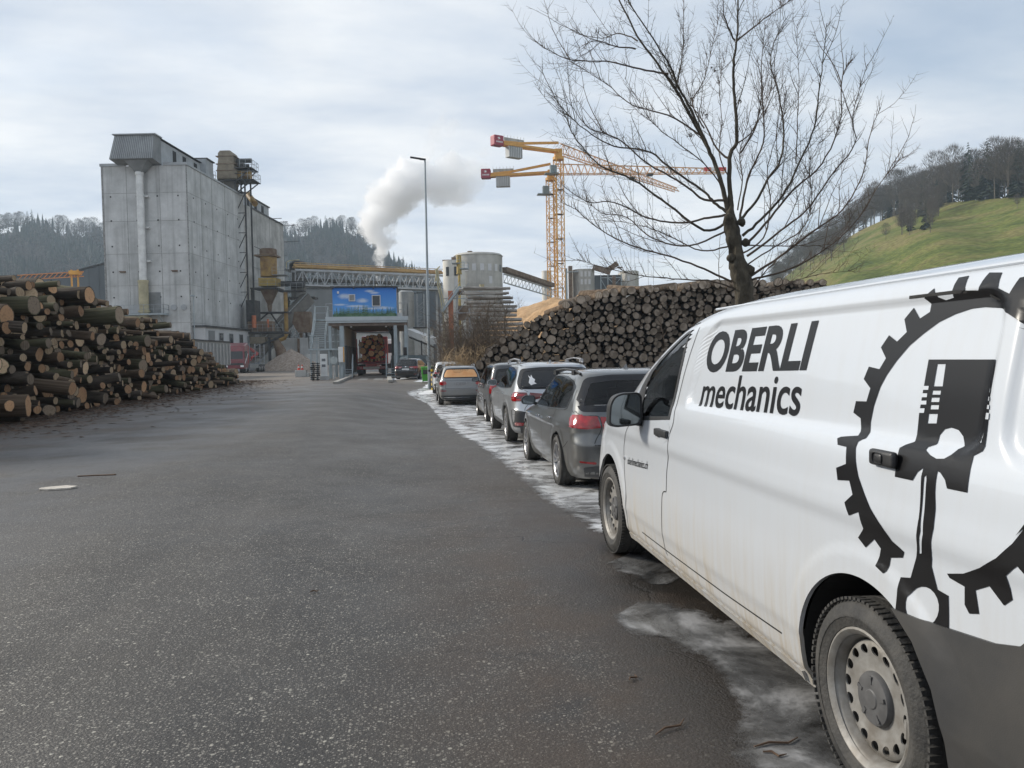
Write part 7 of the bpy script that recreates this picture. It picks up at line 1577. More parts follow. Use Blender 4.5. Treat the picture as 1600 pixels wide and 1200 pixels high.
EGO = endgrain('reddish_cut_end', (.60, .37, .20), (.48, .26, .13), (.22, .12, .07)); EGD = endgrain('old_cut_end', (.36, .28, .20), (.26, .19, .13), (.12, .09, .06)); LH = [log_mesh(rn, BK[k % 4], (EGH, EGO, EGD, EGH, EGD, EGO)[k % 6]) for k in range(14)]; LW = [log_mesh(rn, BK[[0, 3, 1, 0][k % 4]], EGW, n=14, rings=3) for k in range(8)]; LS = [log_mesh(rn, mat('weathered_stem', (.17, .15, .125), .9, col2=(.40, .375, .34), scale=3, bump=.5, stretch=(.2, 1, 1)), EGW, n=8, rings=5) for k in range(4)]; LT = [log_mesh(rn, BK[k % 2], EGT, n=16, rings=3) for k in range(5)]
LOGS = []   # (size in view, mesh, matrix, name, label, group, category)
def add_log(name, mesh, p, length, r, yaw, pitch, roll, label, group):
    M = Matrix.Translation(p) @ Matrix.Rotation(yaw, 4, 'Z') @ Matrix.Rotation(-pitch, 4, 'Y') @ Matrix.Rotation(roll, 4, 'X') @ Matrix.Diagonal((length, r, r, 1)) @ Matrix.Translation((-1, 0, 0))
    LOGS.append((r/max(1, (Vector(p)-CAMP).length), mesh, M, name, label, group))
# left stack of hardwood: butt ends look at the road, ragged front, lying across
def htop(y): return interp([(17, 3.5), (21, 3.8), (24, 4.1), (30, 4.1), (34, 3.5), (38, 3.05), (42, 2.75), (46, 1.9), (49, 1.3), (53, .9), (54.5, .5)], y)
def facex(y): return -11.0-(y-20)*.035
placed = []
y = 15.5
rh = random.Random(8)
while y < 54.6:
    z = .0; row = 0
    colw = rh.uniform(.42, .62)
    y += colw
    z = 0
    while z < htop(y)-.1:
        r = rh.choice([.08, .10, .12, .14, .16, .19, .22, .28, .14, .12, .10]); r = min(r, colw*.52)
        nn = 1 if r > colw*.34 else 2 if r > colw*.20 else 3
        for k in range(nn):
            yy = y+(0 if nn == 1 else (k-(nn-1)/2)*colw/nn)+rh.uniform(-.05, .05)
            zz_ = z+r*.95+rh.uniform(-.02, .03)
            px_ = facex(yy)+rh.gauss(0, .52)-.42*z*(.55 if yy < 34 else .35)+(.4 if rh.random() < .12 else 0)
            L_ = rh.uniform(2.6, 4.2); lab = 'bark covered hardwood log in the big stack at the left roadside'
            add_log('hardwood_log', rh.choice(LH), Vector((px_, yy, zz_)), L_, r*rh.uniform(.95, 1.1), rh.gauss(R(-16), R(13)), rh.gauss(0, R(4.5)), rh.uniform(0, 6.28), lab, 'hardwood logs stacked at the left roadside')
        z += r*1.72
# a second layer behind so the stack is closed
for i in range(170):
    yy = rh.uniform(15, 52); z_ = rh.uniform(.2, htop(yy)-.25); add_log('hardwood_log', rh.choice(LH), Vector((facex(yy)-rh.uniform(1.3, 2.2)-.3*z_, yy, z_)), 4, rh.uniform(.2, .3), rh.gauss(R(-8), R(8)), rh.gauss(0, R(3)), rh.uniform(0, 6), 'bark covered hardwood log in the big stack at the left roadside', 'hardwood logs stacked at the left roadside')
for px, py, r, Yy, lb in ((140, 461, .30, 27.5, 'thick bark log with a bluish end on the crest of the left stack'), (187, 492, .32, 29.0, 'thick mossy green log on the upper edge of the left stack'), (45, 446, .15, 24.5, 'long log sticking out on the very top of the left stack'), (92, 443, .10, 26.5, 'thin mossy log lying on the crest of the left stack')):
    p = atY(px, py, Yy); add_log('hardwood_log', LH[2 if 'mossy' in lb else 5], p, 3.2, r, R(-10), R(3), 1.0, lb, None)
# split billets mixed in at the end of the stack
# right stack of softwood: round ends look at the camera
def rtop(x): return interp([(2.6, 1.2), (3.4, 2.1), (4.2, 2.7), (5.0, 3.2), (6.0, 3.6), (7.2, 3.9), (8.5, 4.3), (10.5, 4.55), (13, 4.75), (16, 4.9), (20, 5.0), (30, 4.4)], x)
RYAW = R(90-8.5)
def rp(x, z, dy=0): # face runs to the right and slightly away
    return Vector((x+.45, 36.5+(x-6)*.08+dy, z))
rr = random.Random(5); pts = []
cell = {}
def free(x, z, r):
    for (a, b, c) in pts:
        if abs(a-x) < .7 and abs(b-z) < .7 and hypot(a-x, b-z) < (r+c)*.97: return False
    return True
for r0, tries in ((.22, 120), (.185, 500), (.155, 2500), (.13, 6000), (.105, 12000), (.085, 16000), (.065, 12000)):
    for i in range(tries):
        x = rr.uniform(2.2, 22); r = r0*rr.uniform(.88, 1.12); zt2 = rtop(x)-r+.1*noise.noise(Vector((x*2, 0, 0)))
        if zt2 < r-.4: continue
        z = rr.uniform(r-.4 if x < 9 else .5, zt2)
        if free(x, z, r): pts.append((x, z, r))
for x, z, r in pts:
    add_log('softwood_log', rr.choice(LW), rp(x, z, rr.gauss(0, .20)), rr.uniform(4.2, 4.8), r, RYAW+pi+R(rr.gauss(0, 1.5)), R(rr.gauss(0, 1.0)), rr.uniform(0, 6.28), 'round log end in the long softwood stack behind the parked cars', 'softwood logs stacked behind the parked cars')
x = 7.0
while x < 21:   # logs lying on the crest
    r = rr.uniform(.15, .24); add_log('softwood_log', rr.choice(LW), rp(x, rtop(x)+r*.55, rr.uniform(-.5, .4)), rr.uniform(2.5, 4.5), r, RYAW+pi+R(rr.gauss(8, 14)), R(rr.gauss(0, 4)), rr.uniform(0, 6), 'pale topped log lying on the crest of the softwood stack', 'logs on the crest of the softwood stack'); x += rr.uniform(.3, .6)
# toppled logs sliding down the left end of that stack
for i in range(18):
    x = rr.uniform(3.8, 6.4); z = -.1+(x-3.0)*.42*rr.random(); add_log('softwood_log', rr.choice(LW), Vector((x, rr.uniform(35.0, 36.3), z)), rr.uniform(2.2, 3.0), rr.uniform(.11, .17), R(rr.uniform(-30, -5)), R(rr.uniform(-4, 16)), 0, 'grey log slid down sideways at the left end of the softwood stack', 'logs slid down at the end of the softwood stack')
# stack of thin stems lying across, seen from the side
for i in range(40):
    lay = i//2; z = .3+lay*.33; p = Vector((8.75-max(0, lay-7)*.12+rr.uniform(-.25, .25), 57+(i % 2)*.5, z)); add_log('stem_log', rr.choice(LS), p, rr.uniform(2.9, 3.8), rr.uniform(.09, .15), R(rr.gauss(0, 1.5)), R(rr.gauss(0, 1)), rr.uniform(0, 6), 'long stem lying across in the far stack behind the bushes', 'stems in the far stack behind the bushes')
heap('earth_heap', 'small brown earth slope at the end of the far stem stack', 'earth heap', Vector((9.9, 59, 0)), 3.2, 3.0, 4.6, mat('earth', (.22, .16, .10), .95, var=.3, scale=2, bump=.8), 3, pw=1.5)
# load of the timber truck
TX, TY = (atY(580, 560, 70).x), 70.0
TP = []
tl = [(-.98, 1.42, .18), (-.62, 1.60, .26), (-.30, 1.42, .12), (0.05, 1.36, .13), (.42, 1.42, .13), (.70, 1.42, .14), (.95, 1.45, .14), (.02, 1.98, .29), (-.72, 2.22, .32), (.55, 1.70, .2), (.88, 1.98, .27), (-.32, 1.80, .16), (.45, 2.15, .17), (-.85, 2.80, .24), (-.40, 2.62, .20), (-.18, 2.98, .30), (.22, 2.55, .22), (.66, 2.50, .27), (.98, 2.62, .13), (.42, 3.35, .26), (.84, 3.20, .24), (.10, 3.50, .18), (-.60, 3.25, .20), (-.25, 3.45, .16), (.40, 2.90, .18), (.95, 2.95, .13), (.75, 3.58, .17)]
for i, (x, z, r) in enumerate(tl): add_log('sawlog', LT[i % 5], Vector((TX+x, TY+.1-rr.uniform(0, .35), z)), 5.0, r, -pi/2, 0, rr.uniform(0, 6), 'large sawlog loaded between the red stakes of the timber truck', 'sawlogs loaded on the timber truck')
for i in range(520):   # logs further back in the pile close the gaps
    x = rr.uniform(2.6, 22); z = rr.uniform(-.2, rtop(x)-.3); add_log('softwood_log', rr.choice(LW), rp(x, z, rr.uniform(.9, 1.6)), 3.2, rr.uniform(.15, .24), RYAW+pi, 0, rr.uniform(0, 6), 'round log end in the long softwood stack behind the parked cars', 'softwood logs stacked behind the parked cars')
LOGS.sort(key=lambda t: -t[0]*(1.0 if t[3] != 'stem_log' else .8))
rest = {}
NI = 300
for i, (s, me, M, nm, lb, gr) in enumerate(LOGS):
    if i < NI or gr is None or nm == 'sawlog':
        o = bpy.data.objects.new(nm, me); COL.objects.link(o); o.matrix_world = M; p = M @ Vector((1, 0, 0)); r = M.col[1].length
        if gr and nm == 'hardwood_log': lb = ('thick' if r > .24 else 'thin' if r < .145 else 'medium')+' bark covered log in the '+('bottom' if p.z < .8 else 'lower' if p.z < 1.7 else 'upper' if p.z < 2.8 else 'top')+' layers of the left stack, '+('near end' if p.y < 25 else 'middle' if p.y < 36 else 'far end')
        elif nm == 'sawlog': lb = ('thick' if r > .24 else 'thin' if r < .16 else 'medium')+' sawlog at the '+('bottom' if p.z < 1.7 else 'middle' if p.z < 2.6 else 'top')+' of the load, '+('left' if p.x < TX-.3 else 'right' if p.x > TX+.3 else 'centre')
        tag(o, lb, 'log', gr)
    else: rest.setdefault((nm, gr), []).append((me, M))
for (nm, gr), L_ in rest.items():
    b_ = bmesh.new(); mats = []
    for me, M in L_:
        n0 = len(b_.verts); f0 = len(b_.faces); b_.from_mesh(me); b_.verts.ensure_lookup_table(); b_.faces.ensure_lookup_table()
        for v in b_.verts[n0:]: v.co = M @ v.co
        idx = []
        for m_ in me.materials:
            if m_ not in mats: mats.append(m_)
            idx.append(mats.index(m_))
        for f in b_.faces[f0:]: f.material_index = idx[f.material_index]
    me = bpy.data.meshes.new(nm+'_mass'); b_.to_mesh(me); b_.free(); [me.materials.append(m_) for m_ in mats]
    o = bpy.data.objects.new(nm+'_stack', me); COL.objects.link(o); tag(o, 'remaining mass of the '+gr, 'log stack', kind='stuff')
print('LOGS', len(LOGS))
# dark core so no daylight shows through the hardwood stack
# ------------------------------------------------------------------ lorries
def truck_wheel(parent, x, y, r=.5, w_=.3, s=1):
    q = MB(); q.cyl((x-w_/2, y, r), (x+w_/2, y, r), r, n=24); o = q.build('wheel', rubber, parent, smooth=40, bevel=0); q = MB(); q.cyl((x+s*w_/2, y, r), (x+s*(w_/2+.02), y, r), r*.55, r*.5, 20); q.cyl((x+s*w_/2, y, r), (x+s*(w_/2+.08), y, r), r*.2, n=12); q.build('rim', rimm, o, smooth=40); return o
T = thing('timber_truck', 'red timber truck trailer seen from behind loaded with sawlogs under the mural', 'truck', (TX, TY, 0))
q = MB(); q.bb(-.45, .45, .05, 8, .85, 1.05); q.bb(-1.25, 1.25, .0, .14, 1.08, 1.25); q.build('frame', mat('dark_red', (.20, .015, .02), .5, var=.2), T)
q = MB(); q.bb(-1.27, 1.27, -.08, .0, .55, .85); q.build('rear_panel', redp, T, bevel=.02)
q = MB(); q.bb(-.72, .72, -.10, -.082, .60, .80); q.build('marker_board', mat('reflective_board', (.65, .62, .58), .3, var=.2, scale=12), T)
for s in (-1, 1): q = MB(); q.bb(s*.80, s*1.2, -.11, -.082, .62, .78); q.build('tail_light', lampred, T); q = MB(); q.bb(s*1.22, s*1.30, .1, .22, 1.2, 3.3); q.build('stake', redp, T); q = MB(); q.bb(s*1.22, s*1.30, 4.1, 4.22, 1.2, 3.3); q.build('stake', redp, T)
for s in (-1, 1):
    for y in (1.0, 2.3, 6.0): truck_wheel(T, s*1.05, y, .5, .38, s)
    q = MB(); q.bb(s*.7, s*1.27, -.04, -.01, .2, .55); q.build('mudflap', black, T)
q = MB(); q.bb(-1.25, 1.25, 7.4, 9.6, 1.0, 3.7); q.build('cab', redp, T, bevel=.08)
q = MB(); q.bb(-.5, .5, -.09, -.0, .9, 1.06); q.build('centre_panel', redp, T)
# white lorry behind, at the right of the passage, and the person beside it
p = atY(604, 560, 84); o = thing('white_lorry', 'white lorry cab waiting beyond the passage right of the timber truck', 'truck', (p.x+.2, 84, 0)); q = MB(); q.bb(-1.1, 1.1, 0, 2.2, .9, 3.6); q.build('cab', white, o, bevel=.15); q = MB(); q.bb(-.95, .95, -.02, -.002, 2.1, 3.1); q.build('windscreen', winglass, o); q = MB(); q.bb(-1.05, 1.05, -.08, .1, .45, .95); q.build('bumper', black, o); q = MB(); q.bb(-1.2, 1.2, 2.4, 9, 1.0, 3.4); q.build('load_body', mat('blue_body', (.10, .18, .30), .6, var=.1), o)
for s in (-1, 1): truck_wheel(o, s*.95, 1.0, .5, .3, s); q = MB(); q.bb(s*.7, s*1.0, -.1, -.082, .6, .8); q.build('headlight', lampclear, o)
def person(name, label, loc, rz=0):
    t = thing(name, label, 'person', loc, rz); b = bmesh.new()
    J = [((0, 0, .92), .15), ((0, .0, 1.12), .15), ((0, .0, 1.38), .17), ((0, .0, 1.50), .07), ((0, .02, 1.62), .10), ((0, .02, 1.74), .085), ((.10, 0, .86), .10), ((.11, .03, .48), .065), ((.11, .0, .09), .05), ((.11, .14, .04), .045), ((-.10, 0, .86), .10), ((-.13, -.05, .48), .065), ((-.14, -.10, .09), .05), ((-.14, .04, .04), .045), ((.21, 0, 1.40), .07), ((.27, .0, 1.12), .05), ((.26, .12, .90), .035), ((-.21, 0, 1.40), .07), ((-.27, .0, 1.12), .05), ((-.25, .10, .90), .035)]
    E = [(0, 1), (1, 2), (2, 3), (3, 4), (4, 5), (0, 6), (6, 7), (7, 8), (8, 9), (0, 10), (10, 11), (11, 12), (12, 13), (2, 14), (14, 15), (15, 16), (2, 17), (17, 18), (18, 19)]
    me = bpy.data.meshes.new('body'); me.from_pydata([j[0] for j in J], E, []); o = bpy.data.objects.new('body', me); COL.objects.link(o); o.parent = t
    sk = o.modifiers.new('s', 'SKIN'); o.modifiers.new('u', 'SUBSURF').levels = 1; o.modifiers['u'].render_levels = 1
    for v, (c, r) in zip(me.skin_vertices[0].data, J): v.radius = (r, r*.85)
    me.skin_vertices[0].data[0].use_root = True; me.materials.append(mat('dark_workwear', (.03, .035, .05), .9)); sk.use_smooth_shade = True
    q = MB(); q.lathe([(.20, 1.0), (.205, 1.2), (.215, 1.38), (.12, 1.47)], 16); v_ = q.build('vest', mat('hi_vis_yellow', (.62, .70, .04), .7), t, smooth=60); v_.scale = (1.05, .8, 1)
    q = MB(); q.lathe([(.13, 1.70), (.12, 1.78), (.06, 1.84), (.001, 1.86)], 14); q.build('helmet', white, t, smooth=60); q = MB(); q.lathe([(.001, 1.53), (.075, 1.58), (.095, 1.66), (.09, 1.72), (.001, 1.8)], 12); q.build('face', mat('skin', (.45, .28, .2), .6), t, smooth=60); return t
p = atY(613, 560, 72.5); person('person', 'person in a yellow hi-vis vest and helmet standing right of the timber truck', (p.x+.1, 72.5, 0), R(160))
# grey box trailer and red lorry at the left
c = atY(360, horizon_y(360), 80); T2 = thing('box_trailer', 'tall grey ribbed tipping trailer parked in front of the silo block', 'trailer', (c.x, c.y, 0), R(-3))
al = mat('ribbed_aluminium', (.33, .335, .33), .5, .3, var=.12, scale=1); hT = EYE+(horizon_y(360)-537)/FPX*81
q = MB(); q.bb(-2.5, 0, -13.5, 0, 1.15, hT); bx = q.build('box', al, T2)
q = MB()
for i in range(13): y = -13.2+i*1.06; q.bb(.0, .09, y, y+.30, 1.2, hT-.15)
q.build('ribs', mat('aluminium_rib', (.46, .465, .46), .45, .3, var=.1), bx); q = MB(); q.bb(-2.55, .10, -13.6, .05, hT, hT+.13); q.build('rolled_cover', darksteel, bx)
q = MB(); q.bb(-2.5, 0, -13.75, -13.55, .9, hT-.1); q.build('tailgate', mat('teal_tailgate', (.10, .22, .25), .6, var=.2), bx); q = MB(); q.bb(-1.8, -.3, -12, -.5, .7, 1.1); q.build('chassis', darksteel, T2)
for y in (-1.2, -2.5, -3.8, -11): 
    for s in (-2.2, -.25): truck_wheel(T2, s, y, .5, .34, 1 if s > -1 else -1)
c = atY(373, horizon_y(373), 97); T3 = thing('red_truck', 'dark red forestry truck facing the camera with a red loading crane behind its cab', 'truck', (c.x, c.y, 0), R(-2))
cr_ = mat('dark_red_paint', (.16, .012, .022), .35, var=.2, scale=2, coat=.6)
q = MB(); q.prism([(0, .55), (0, 1.5), (.12, 2.6), (.4, 3.35), (1.9, 3.75), (2.1, 3.75), (2.1, .8), (1.5, .55)], -1.9, .65, 'x'); cb_ = q.build('cab', cr_, T3, bevel=.08)
q = MB(); q.add([(-1.75, -.01, 1.75), (.5, -.01, 1.75), (.45, .10, 2.68), (-1.7, .10, 2.68)], [(0, 1, 2, 3)]); q.build('windscreen', winglass, cb_, fix=False)
q = MB(); q.bb(.652, .67, .3, 1.5, 1.8, 2.7); q.build('side_window', winglass, cb_); q = MB(); q.bb(-1.8, .55, -.04, -.002, 1.0, 1.25); q.build('grille', trimm, cb_)
for x in (-1.7, .2): q = MB(); q.bb(x, x+.4, -.05, -.002, .75, .98); q.build('headlight', white, cb_)
q = MB(); q.bar((.67, .3, 1.2), (.67, 1.9, 2.4), .03, .12); q.build('white_stripe', white, cb_); q = MB(); q.bb(-1.4, .2, 2.2, 11.5, .85, 1.1); q.bb(.3, .66, 2.6, 7.4, .55, 1.1); q.build('chassis', steel, T3)
for y in (1.0, 8.2, 9.5, 10.8): truck_wheel(T3, .45, y, .5, .36, 1); truck_wheel(T3, -1.7, y, .5, .36, -1)
q = MB(); q.bar((.0, 4.5, 1.1), (-.1, 4.5, 3.4), .35); q.bar((-.1, 4.5, 3.3), (.3, 8.5, 2.4), .3); q.bar((.3, 8.5, 2.4), (.3, 5.2, 1.9), .22); q.cyl((.2, 5, 1.5), (.2, 8, 2.6), .09, n=8); q.build('loading_crane', redp, T3, bevel=.03)
for y in (3.0, 6.0, 8.8, 11.2): q = MB(); q.bb(.52, .62, y, y+.12, 1.1, 3.7); q.bb(-1.85, -1.75, y, y+.12, 1.1, 3.7); q.bb(-1.75, .52, y, y+.12, 1.1, 1.2); q.build('stake', steel, T3)
# ------------------------------------------------------------------ cranes
CY = mat('crane_yellow', (.7, .4, .07))
def lattice(mb, a, b, w_, h, n, r=.10, tri=False, up=Vector((0, 0, 1))):
    a, b = Vector(a), Vector(b); d = (b-a).normalized(); s = d.cross(up); s = (s if s.length > .01 else Vector((1, 0, 0))).normalized(); u_ = s.cross(d).normalized()
    cs = [(-1, 0), (1, 0), (0, 1)] if tri else [(-1, -1), (1, -1), (1, 1), (-1, 1)]
    def C(t, k): c_ = cs[k % len(cs)]; return a.lerp(b, t)+s*(c_[0]*w_/2)+u_*(c_[1]*h/(1 if tri else 2))
    m = len(cs)
    for k in range(m): mb.bar(C(0, k), C(1, k), r*1.5)
    for i in range(n):
        for k in range(m):
            mb.bar(C(i/n, k if i % 2 else k+1), C((i+1)/n, k+1 if i % 2 else k), r*.8)
            if not tri or k < 2: mb.bar(C(i/n, k), C(i/n, k+1), r*.7)
def crane(label, px, D, pyt, jib_px, jib_D, jib_py, cj_px, cj_D, ang_name):
    b0 = base(px, D); H = zz(px, pyt, D); t = thing('tower_crane', label, 'crane', b0)
    q = MB(); lattice(q, (0, 0, 0), (0, 0, H-1.5), 1.9, 1.9, 26, .13, up=Vector((cos(.2), sin(.2), 0))); q.bb(-1.6, 1.6, -1.6, 1.6, -.2, .6); q.build('mast', CY, t)
    jt = base(jib_px, jib_D)-b0; ct = base(cj_px, cj_D)-b0; jd = jt.normalized(); cdv = ct.normalized()
    q = MB(); q.cyl((0, 0, H-1.6), (0, 0, H-.9), 1.4, n=16); q.box((0, 0, H-.2), (1.7, 1.7, 2.4)); q.build('slewing_unit', CY, t)
    a_ = jd*1.0+Vector((0, 0, H)); e_ = jt+Vector((0, 0, H)); q = MB(); n = 26
    s = jd.cross(Vector((0, 0, 1))).normalized()
    def P(t_, k): hh = lerp(2.6, 1.1, t_); return a_.lerp(e_, t_)+{0: s*.75, 1: -s*.75, 2: Vector((0, 0, hh))}[k % 3]
    for k in range(3):
        for i in range(n): q.bar(P(i/n, k), P((i+1)/n, k), .20 if k < 2 else .24)
    for i in range(n):
        mid = (i+.5)/n
        for k in (0, 1): q.bar(P(i/n, k), P(mid, 2), .11); q.bar(P(mid, 2), P((i+1)/n, k), .11)
        q.bar(P(i/n, 0), P(i/n, 1), .10)
    q.build('jib', mat('jib_orange', (.66, .36, .16), .55, var=.15, scale=.5), t)
    q = MB(); a2 = cdv*.5+Vector((0, 0, H+.4)); e2 = ct+Vector((0, 0, H)); sl = cdv.cross(Vector((0, 0, 1))).normalized()
    for o_ in (-.8, .8): q.bar(a2+sl*o_, e2+sl*o_+Vector((0, 0, 0)), .35, .55)
    m1 = a2.lerp(e2, .72)+Vector((0, 0, .7)); q.bar(Vector((0, 0, H+2.6)), m1, .5, .55); q.bar(m1, e2+Vector((0, 0, .5)), .5, .7); q.build('counter_jib', CY, t)
    q = MB(); up_ = Vector((0, 0, 1)); q.bar(ct*.68+Vector((0, 0, H-1.5)), ct*.91+Vector((0, 0, H-1.5)), 1.6, 2.5, up=(0, 0, 1)); cw = q.build('counterweight', mat('counterweight_concrete', (.50, .51, .50), .8, var=.1, scale=.4), t)
    q = MB()
    for i in range(7): c_ = ct*lerp(.70, .89, i/6)+Vector((0, 0, H-1.5)); q.bar(c_-sl*.84-cdv*.03, c_-sl*.84+cdv*.03, .05, 2.4)
    q.build('weight_joints', seam, cw)
    q = MB(); q.bar(ct*1.0+Vector((0, 0, H+.6)), ct*1.16+Vector((0, 0, H+.6)), 1.9, 2.4, up=(0, 0, 1)); sg_ = q.build('end_sign', mat('sign_crimson', (.30, .015, .04), .5, var=.05), t, bevel=.25, seg=2)
    c_ = ct*1.08; nv = Vector((sl.x, sl.y, 0)); nv = nv if nv.dot(-b0) > 0 else -nv; q = MB(); o3 = c_+nv*.965+Vector((0, 0, H+.9)); dd = cdv
    q.add([o3-dd*.1+up_*.45, o3+dd*.55+up_*.25, o3+dd*.1+up_*.1, o3+dd*.4-up_*.2, o3-dd*.3+up_*.0], [(0, 1, 2, 3, 4)])
    for i in range(5): oo = o3-dd*(.9-.36*i)-up_*.85; q.add([oo, oo+dd*.24, oo+dd*.24+up_*.36, oo+up_*.36], [(0, 1, 2, 3)])
    q.build('sign_mark', white, sg_, fix=False)
    q = MB(); q.bar(ct*.62+Vector((0, 0, H+1.3)), ct*.96+Vector((0, 0, H+1.3)), .1, 1.0); 
    for i in range(7): p_ = ct*lerp(.62, .96, i/6)+Vector((0, 0, H+.4)); q.bar(p_, p_+up_*2.0, .07)
    q.build('deck_sign', mat('sign_grey', (.25, .24, .22), .6, col2=(.5, .48, .42), scale=1.5), t)
    q = MB()
    for f in (.55, .58): p_ = jt*f; q.bar(p_+Vector((0, 0, H)), p_+Vector((0, 0, H-32)), .05)
    q.box(tuple(jt*.565+Vector((0, 0, H-.3))), (1.4, 1.4, .5)); q.build('hoist_rope', darksteel, t)
    q = MB(); cbp = -jd*0+cdv.cross(up_)*-1.6; q.box(tuple(Vector((-1.6, -1.4, H-4.2))), (1.5, 1.4, 1.8)); q.box((-2.0, -1.2, H-5.3), (3.4, 2.2, .2)); q.build('operator_cab', mat('cab_grey', (.18, .22, .22), .4, var=.2), t)
    q = MB()
    for z in range(6, int(H)-4, 6): q.bb(-.9, .9, -.9, .9, z, z+.08)
    q.build('ladder_platforms', darksteel, t); return t, H, jt
t, H, jt = crane('yellow tower crane with its jib swung far away to the right, the taller of two', 877, 190, 243, 1060, 237, 0, 790, 181, 'a')
t, H, jt = crane('yellow tower crane with a level jib ending in two red boards, the lower of two', 865, 195, 275, 1135, 197, 0, 772, 196, 'b')
q = MB()
for f in (.90, .985): p_ = jt*f+Vector((0, 0, H+1.0)); q.box(tuple(p_), (1.9, .3, 1.0))
q.build('end_boards', mat('board_red', (.55, .03, .03), .5), t); q = MB(); p_ = jt*.94+Vector((0, 0, H+1.0)); q.box(tuple(p_), (1.9, .3, 1.0)); q.build('white_board', white, t)
# ------------------------------------------------------------------ lamp, post, bin
p = atD(671.5, 606, 43.6); p.z = gz(p.x, p.y); LM = thing('street_lamp', 'tall slim grey street lamp with a flat black head leaning slightly left', 'street lamp', p); D_ = p.y
top = atY(664, 250, p.y)-p; q = MB(); q.tube([(0, 0, 0), tuple(top*.35), tuple(top)], [.095, .075, .045], 14); q.cyl((0, 0, 0), tuple(top*.14), .105, .10, 14); q.build('pole', mat('lamp_grey', (.30, .34, .36), .45, .2, var=.1, scale=1), LM, smooth=50)
q = MB(); q.T = Matrix.Translation(top); q.bar((.05, 0, .02), (-.82, 0, .14), .26, .05); q.bar((-.05, 0, .03), (-.3, 0, .05), .10, .09); q.build('lamp_head', black, LM, bevel=.01)
q = MB(); q.bb(-.16, .02, -.12, -.02, 1.6, 1.9); q.build('box', greysteel, LM)
p = atD(676.5, 610, 42.6); p.z = gz(p.x, p.y); o = thing('striped_post', 'black and yellow banded protection post at the foot of the street lamp', 'post', p); hh = 1.30; n = 10
for i in range(n): q = MB(); q.cyl((0, 0, i*hh/n), (0, 0, (i+1)*hh/n), .095, n=16); q.build('yellow_band' if i % 2 == 0 else 'black_band', mat('post_yellow', (.70, .45, .03), .45) if i % 2 == 0 else black, o, smooth=40)
p = atD(667.5, 596, 50); p.z = gz(p.x, p.y); BN = thing('green_bin', 'bright green wheeled litter bin beside the street lamp', 'bin', p); gm = mat('bin_green', (.09, .42, .05), .45, var=.1)
q = MB(); q.add([(-.30, -.26, .08), (.30, -.26, .08), (.30, .26, .08), (-.30, .26, .08), (-.38, -.33, .92), (.38, -.33, .92), (.38, .33, .92), (-.38, .33, .92)], [(0, 3, 2, 1), (4, 5, 6, 7), (0, 1, 5, 4), (1, 2, 6, 5), (2, 3, 7, 6), (3, 0, 4, 7)]); q.build('bin_body', gm, BN, bevel=.03)
q = MB(); q.prism([(-.36, .93), (.36, .93), (.33, 1.0), (-.30, 1.04)], -.40, .40, 'x'); q.build('lid', gm, BN, bevel=.02); q = MB(); q.bb(-.26, .26, -.335, -.31, .55, .82); q.build('front_flap', trimm, BN)
for s in (-1, 1): q = MB(); q.cyl((s*.24, .25, .09), (s*.30, .25, .09), .09, n=12); q.build('wheel', rubber, BN)
p = atY(704, 560, 40); 
# ------------------------------------------------------------------ bare trees and bushes
tbark = mat('tree_bark', (.030, .025, .018), .95, col2=(.095, .08, .055), scale=5, bump=1.0, bscale=16, bdist=.06, stretch=(1, 1, .35))
twigm = mat('twig_bark', (.085, .062, .045), .9, var=.3, scale=2)
def sprout(mb, rnd, p, d, l, r, lev, up=.35, n=5, sides=4, dens=1.0):
    """a twig that bends upwards and carries shorter ones"""
    pts = [p.copy()]; q = p.copy(); dd = d.normalized()
    for i in range(n):
        dd = (dd+Vector((rnd.gauss(0, .10), rnd.gauss(0, .10), up*.22+rnd.gauss(0, .08)))).normalized(); q = q+dd*(l/n); pts.append(q.copy())
    mb.tube(pts, [r*(1-.75*i/n) for i in range(n+1)], sides if lev > 0 else 3, caps=False)
    if lev <= 0: return
    k = max(2, int(l*dens*(5 if lev == 2 else 8)))
    for i in range(k):
        t = rnd.uniform(.15, .98); j = min(int(t*n), n-1); a = pts[j].lerp(pts[j+1], t*n-j); ax = (pts[j+1]-pts[j]).normalized(); s = ax.orthogonal().normalized(); s.rotate(Matrix.Rotation(rnd.uniform(0, 6.28), 3, ax))
        sprout(mb, rnd, a, ax*.55+s, l*rnd.uniform(.18, .42)*(1-t*.4), max(.0032, r*.5), lev-1, up, 3, 3, dens)
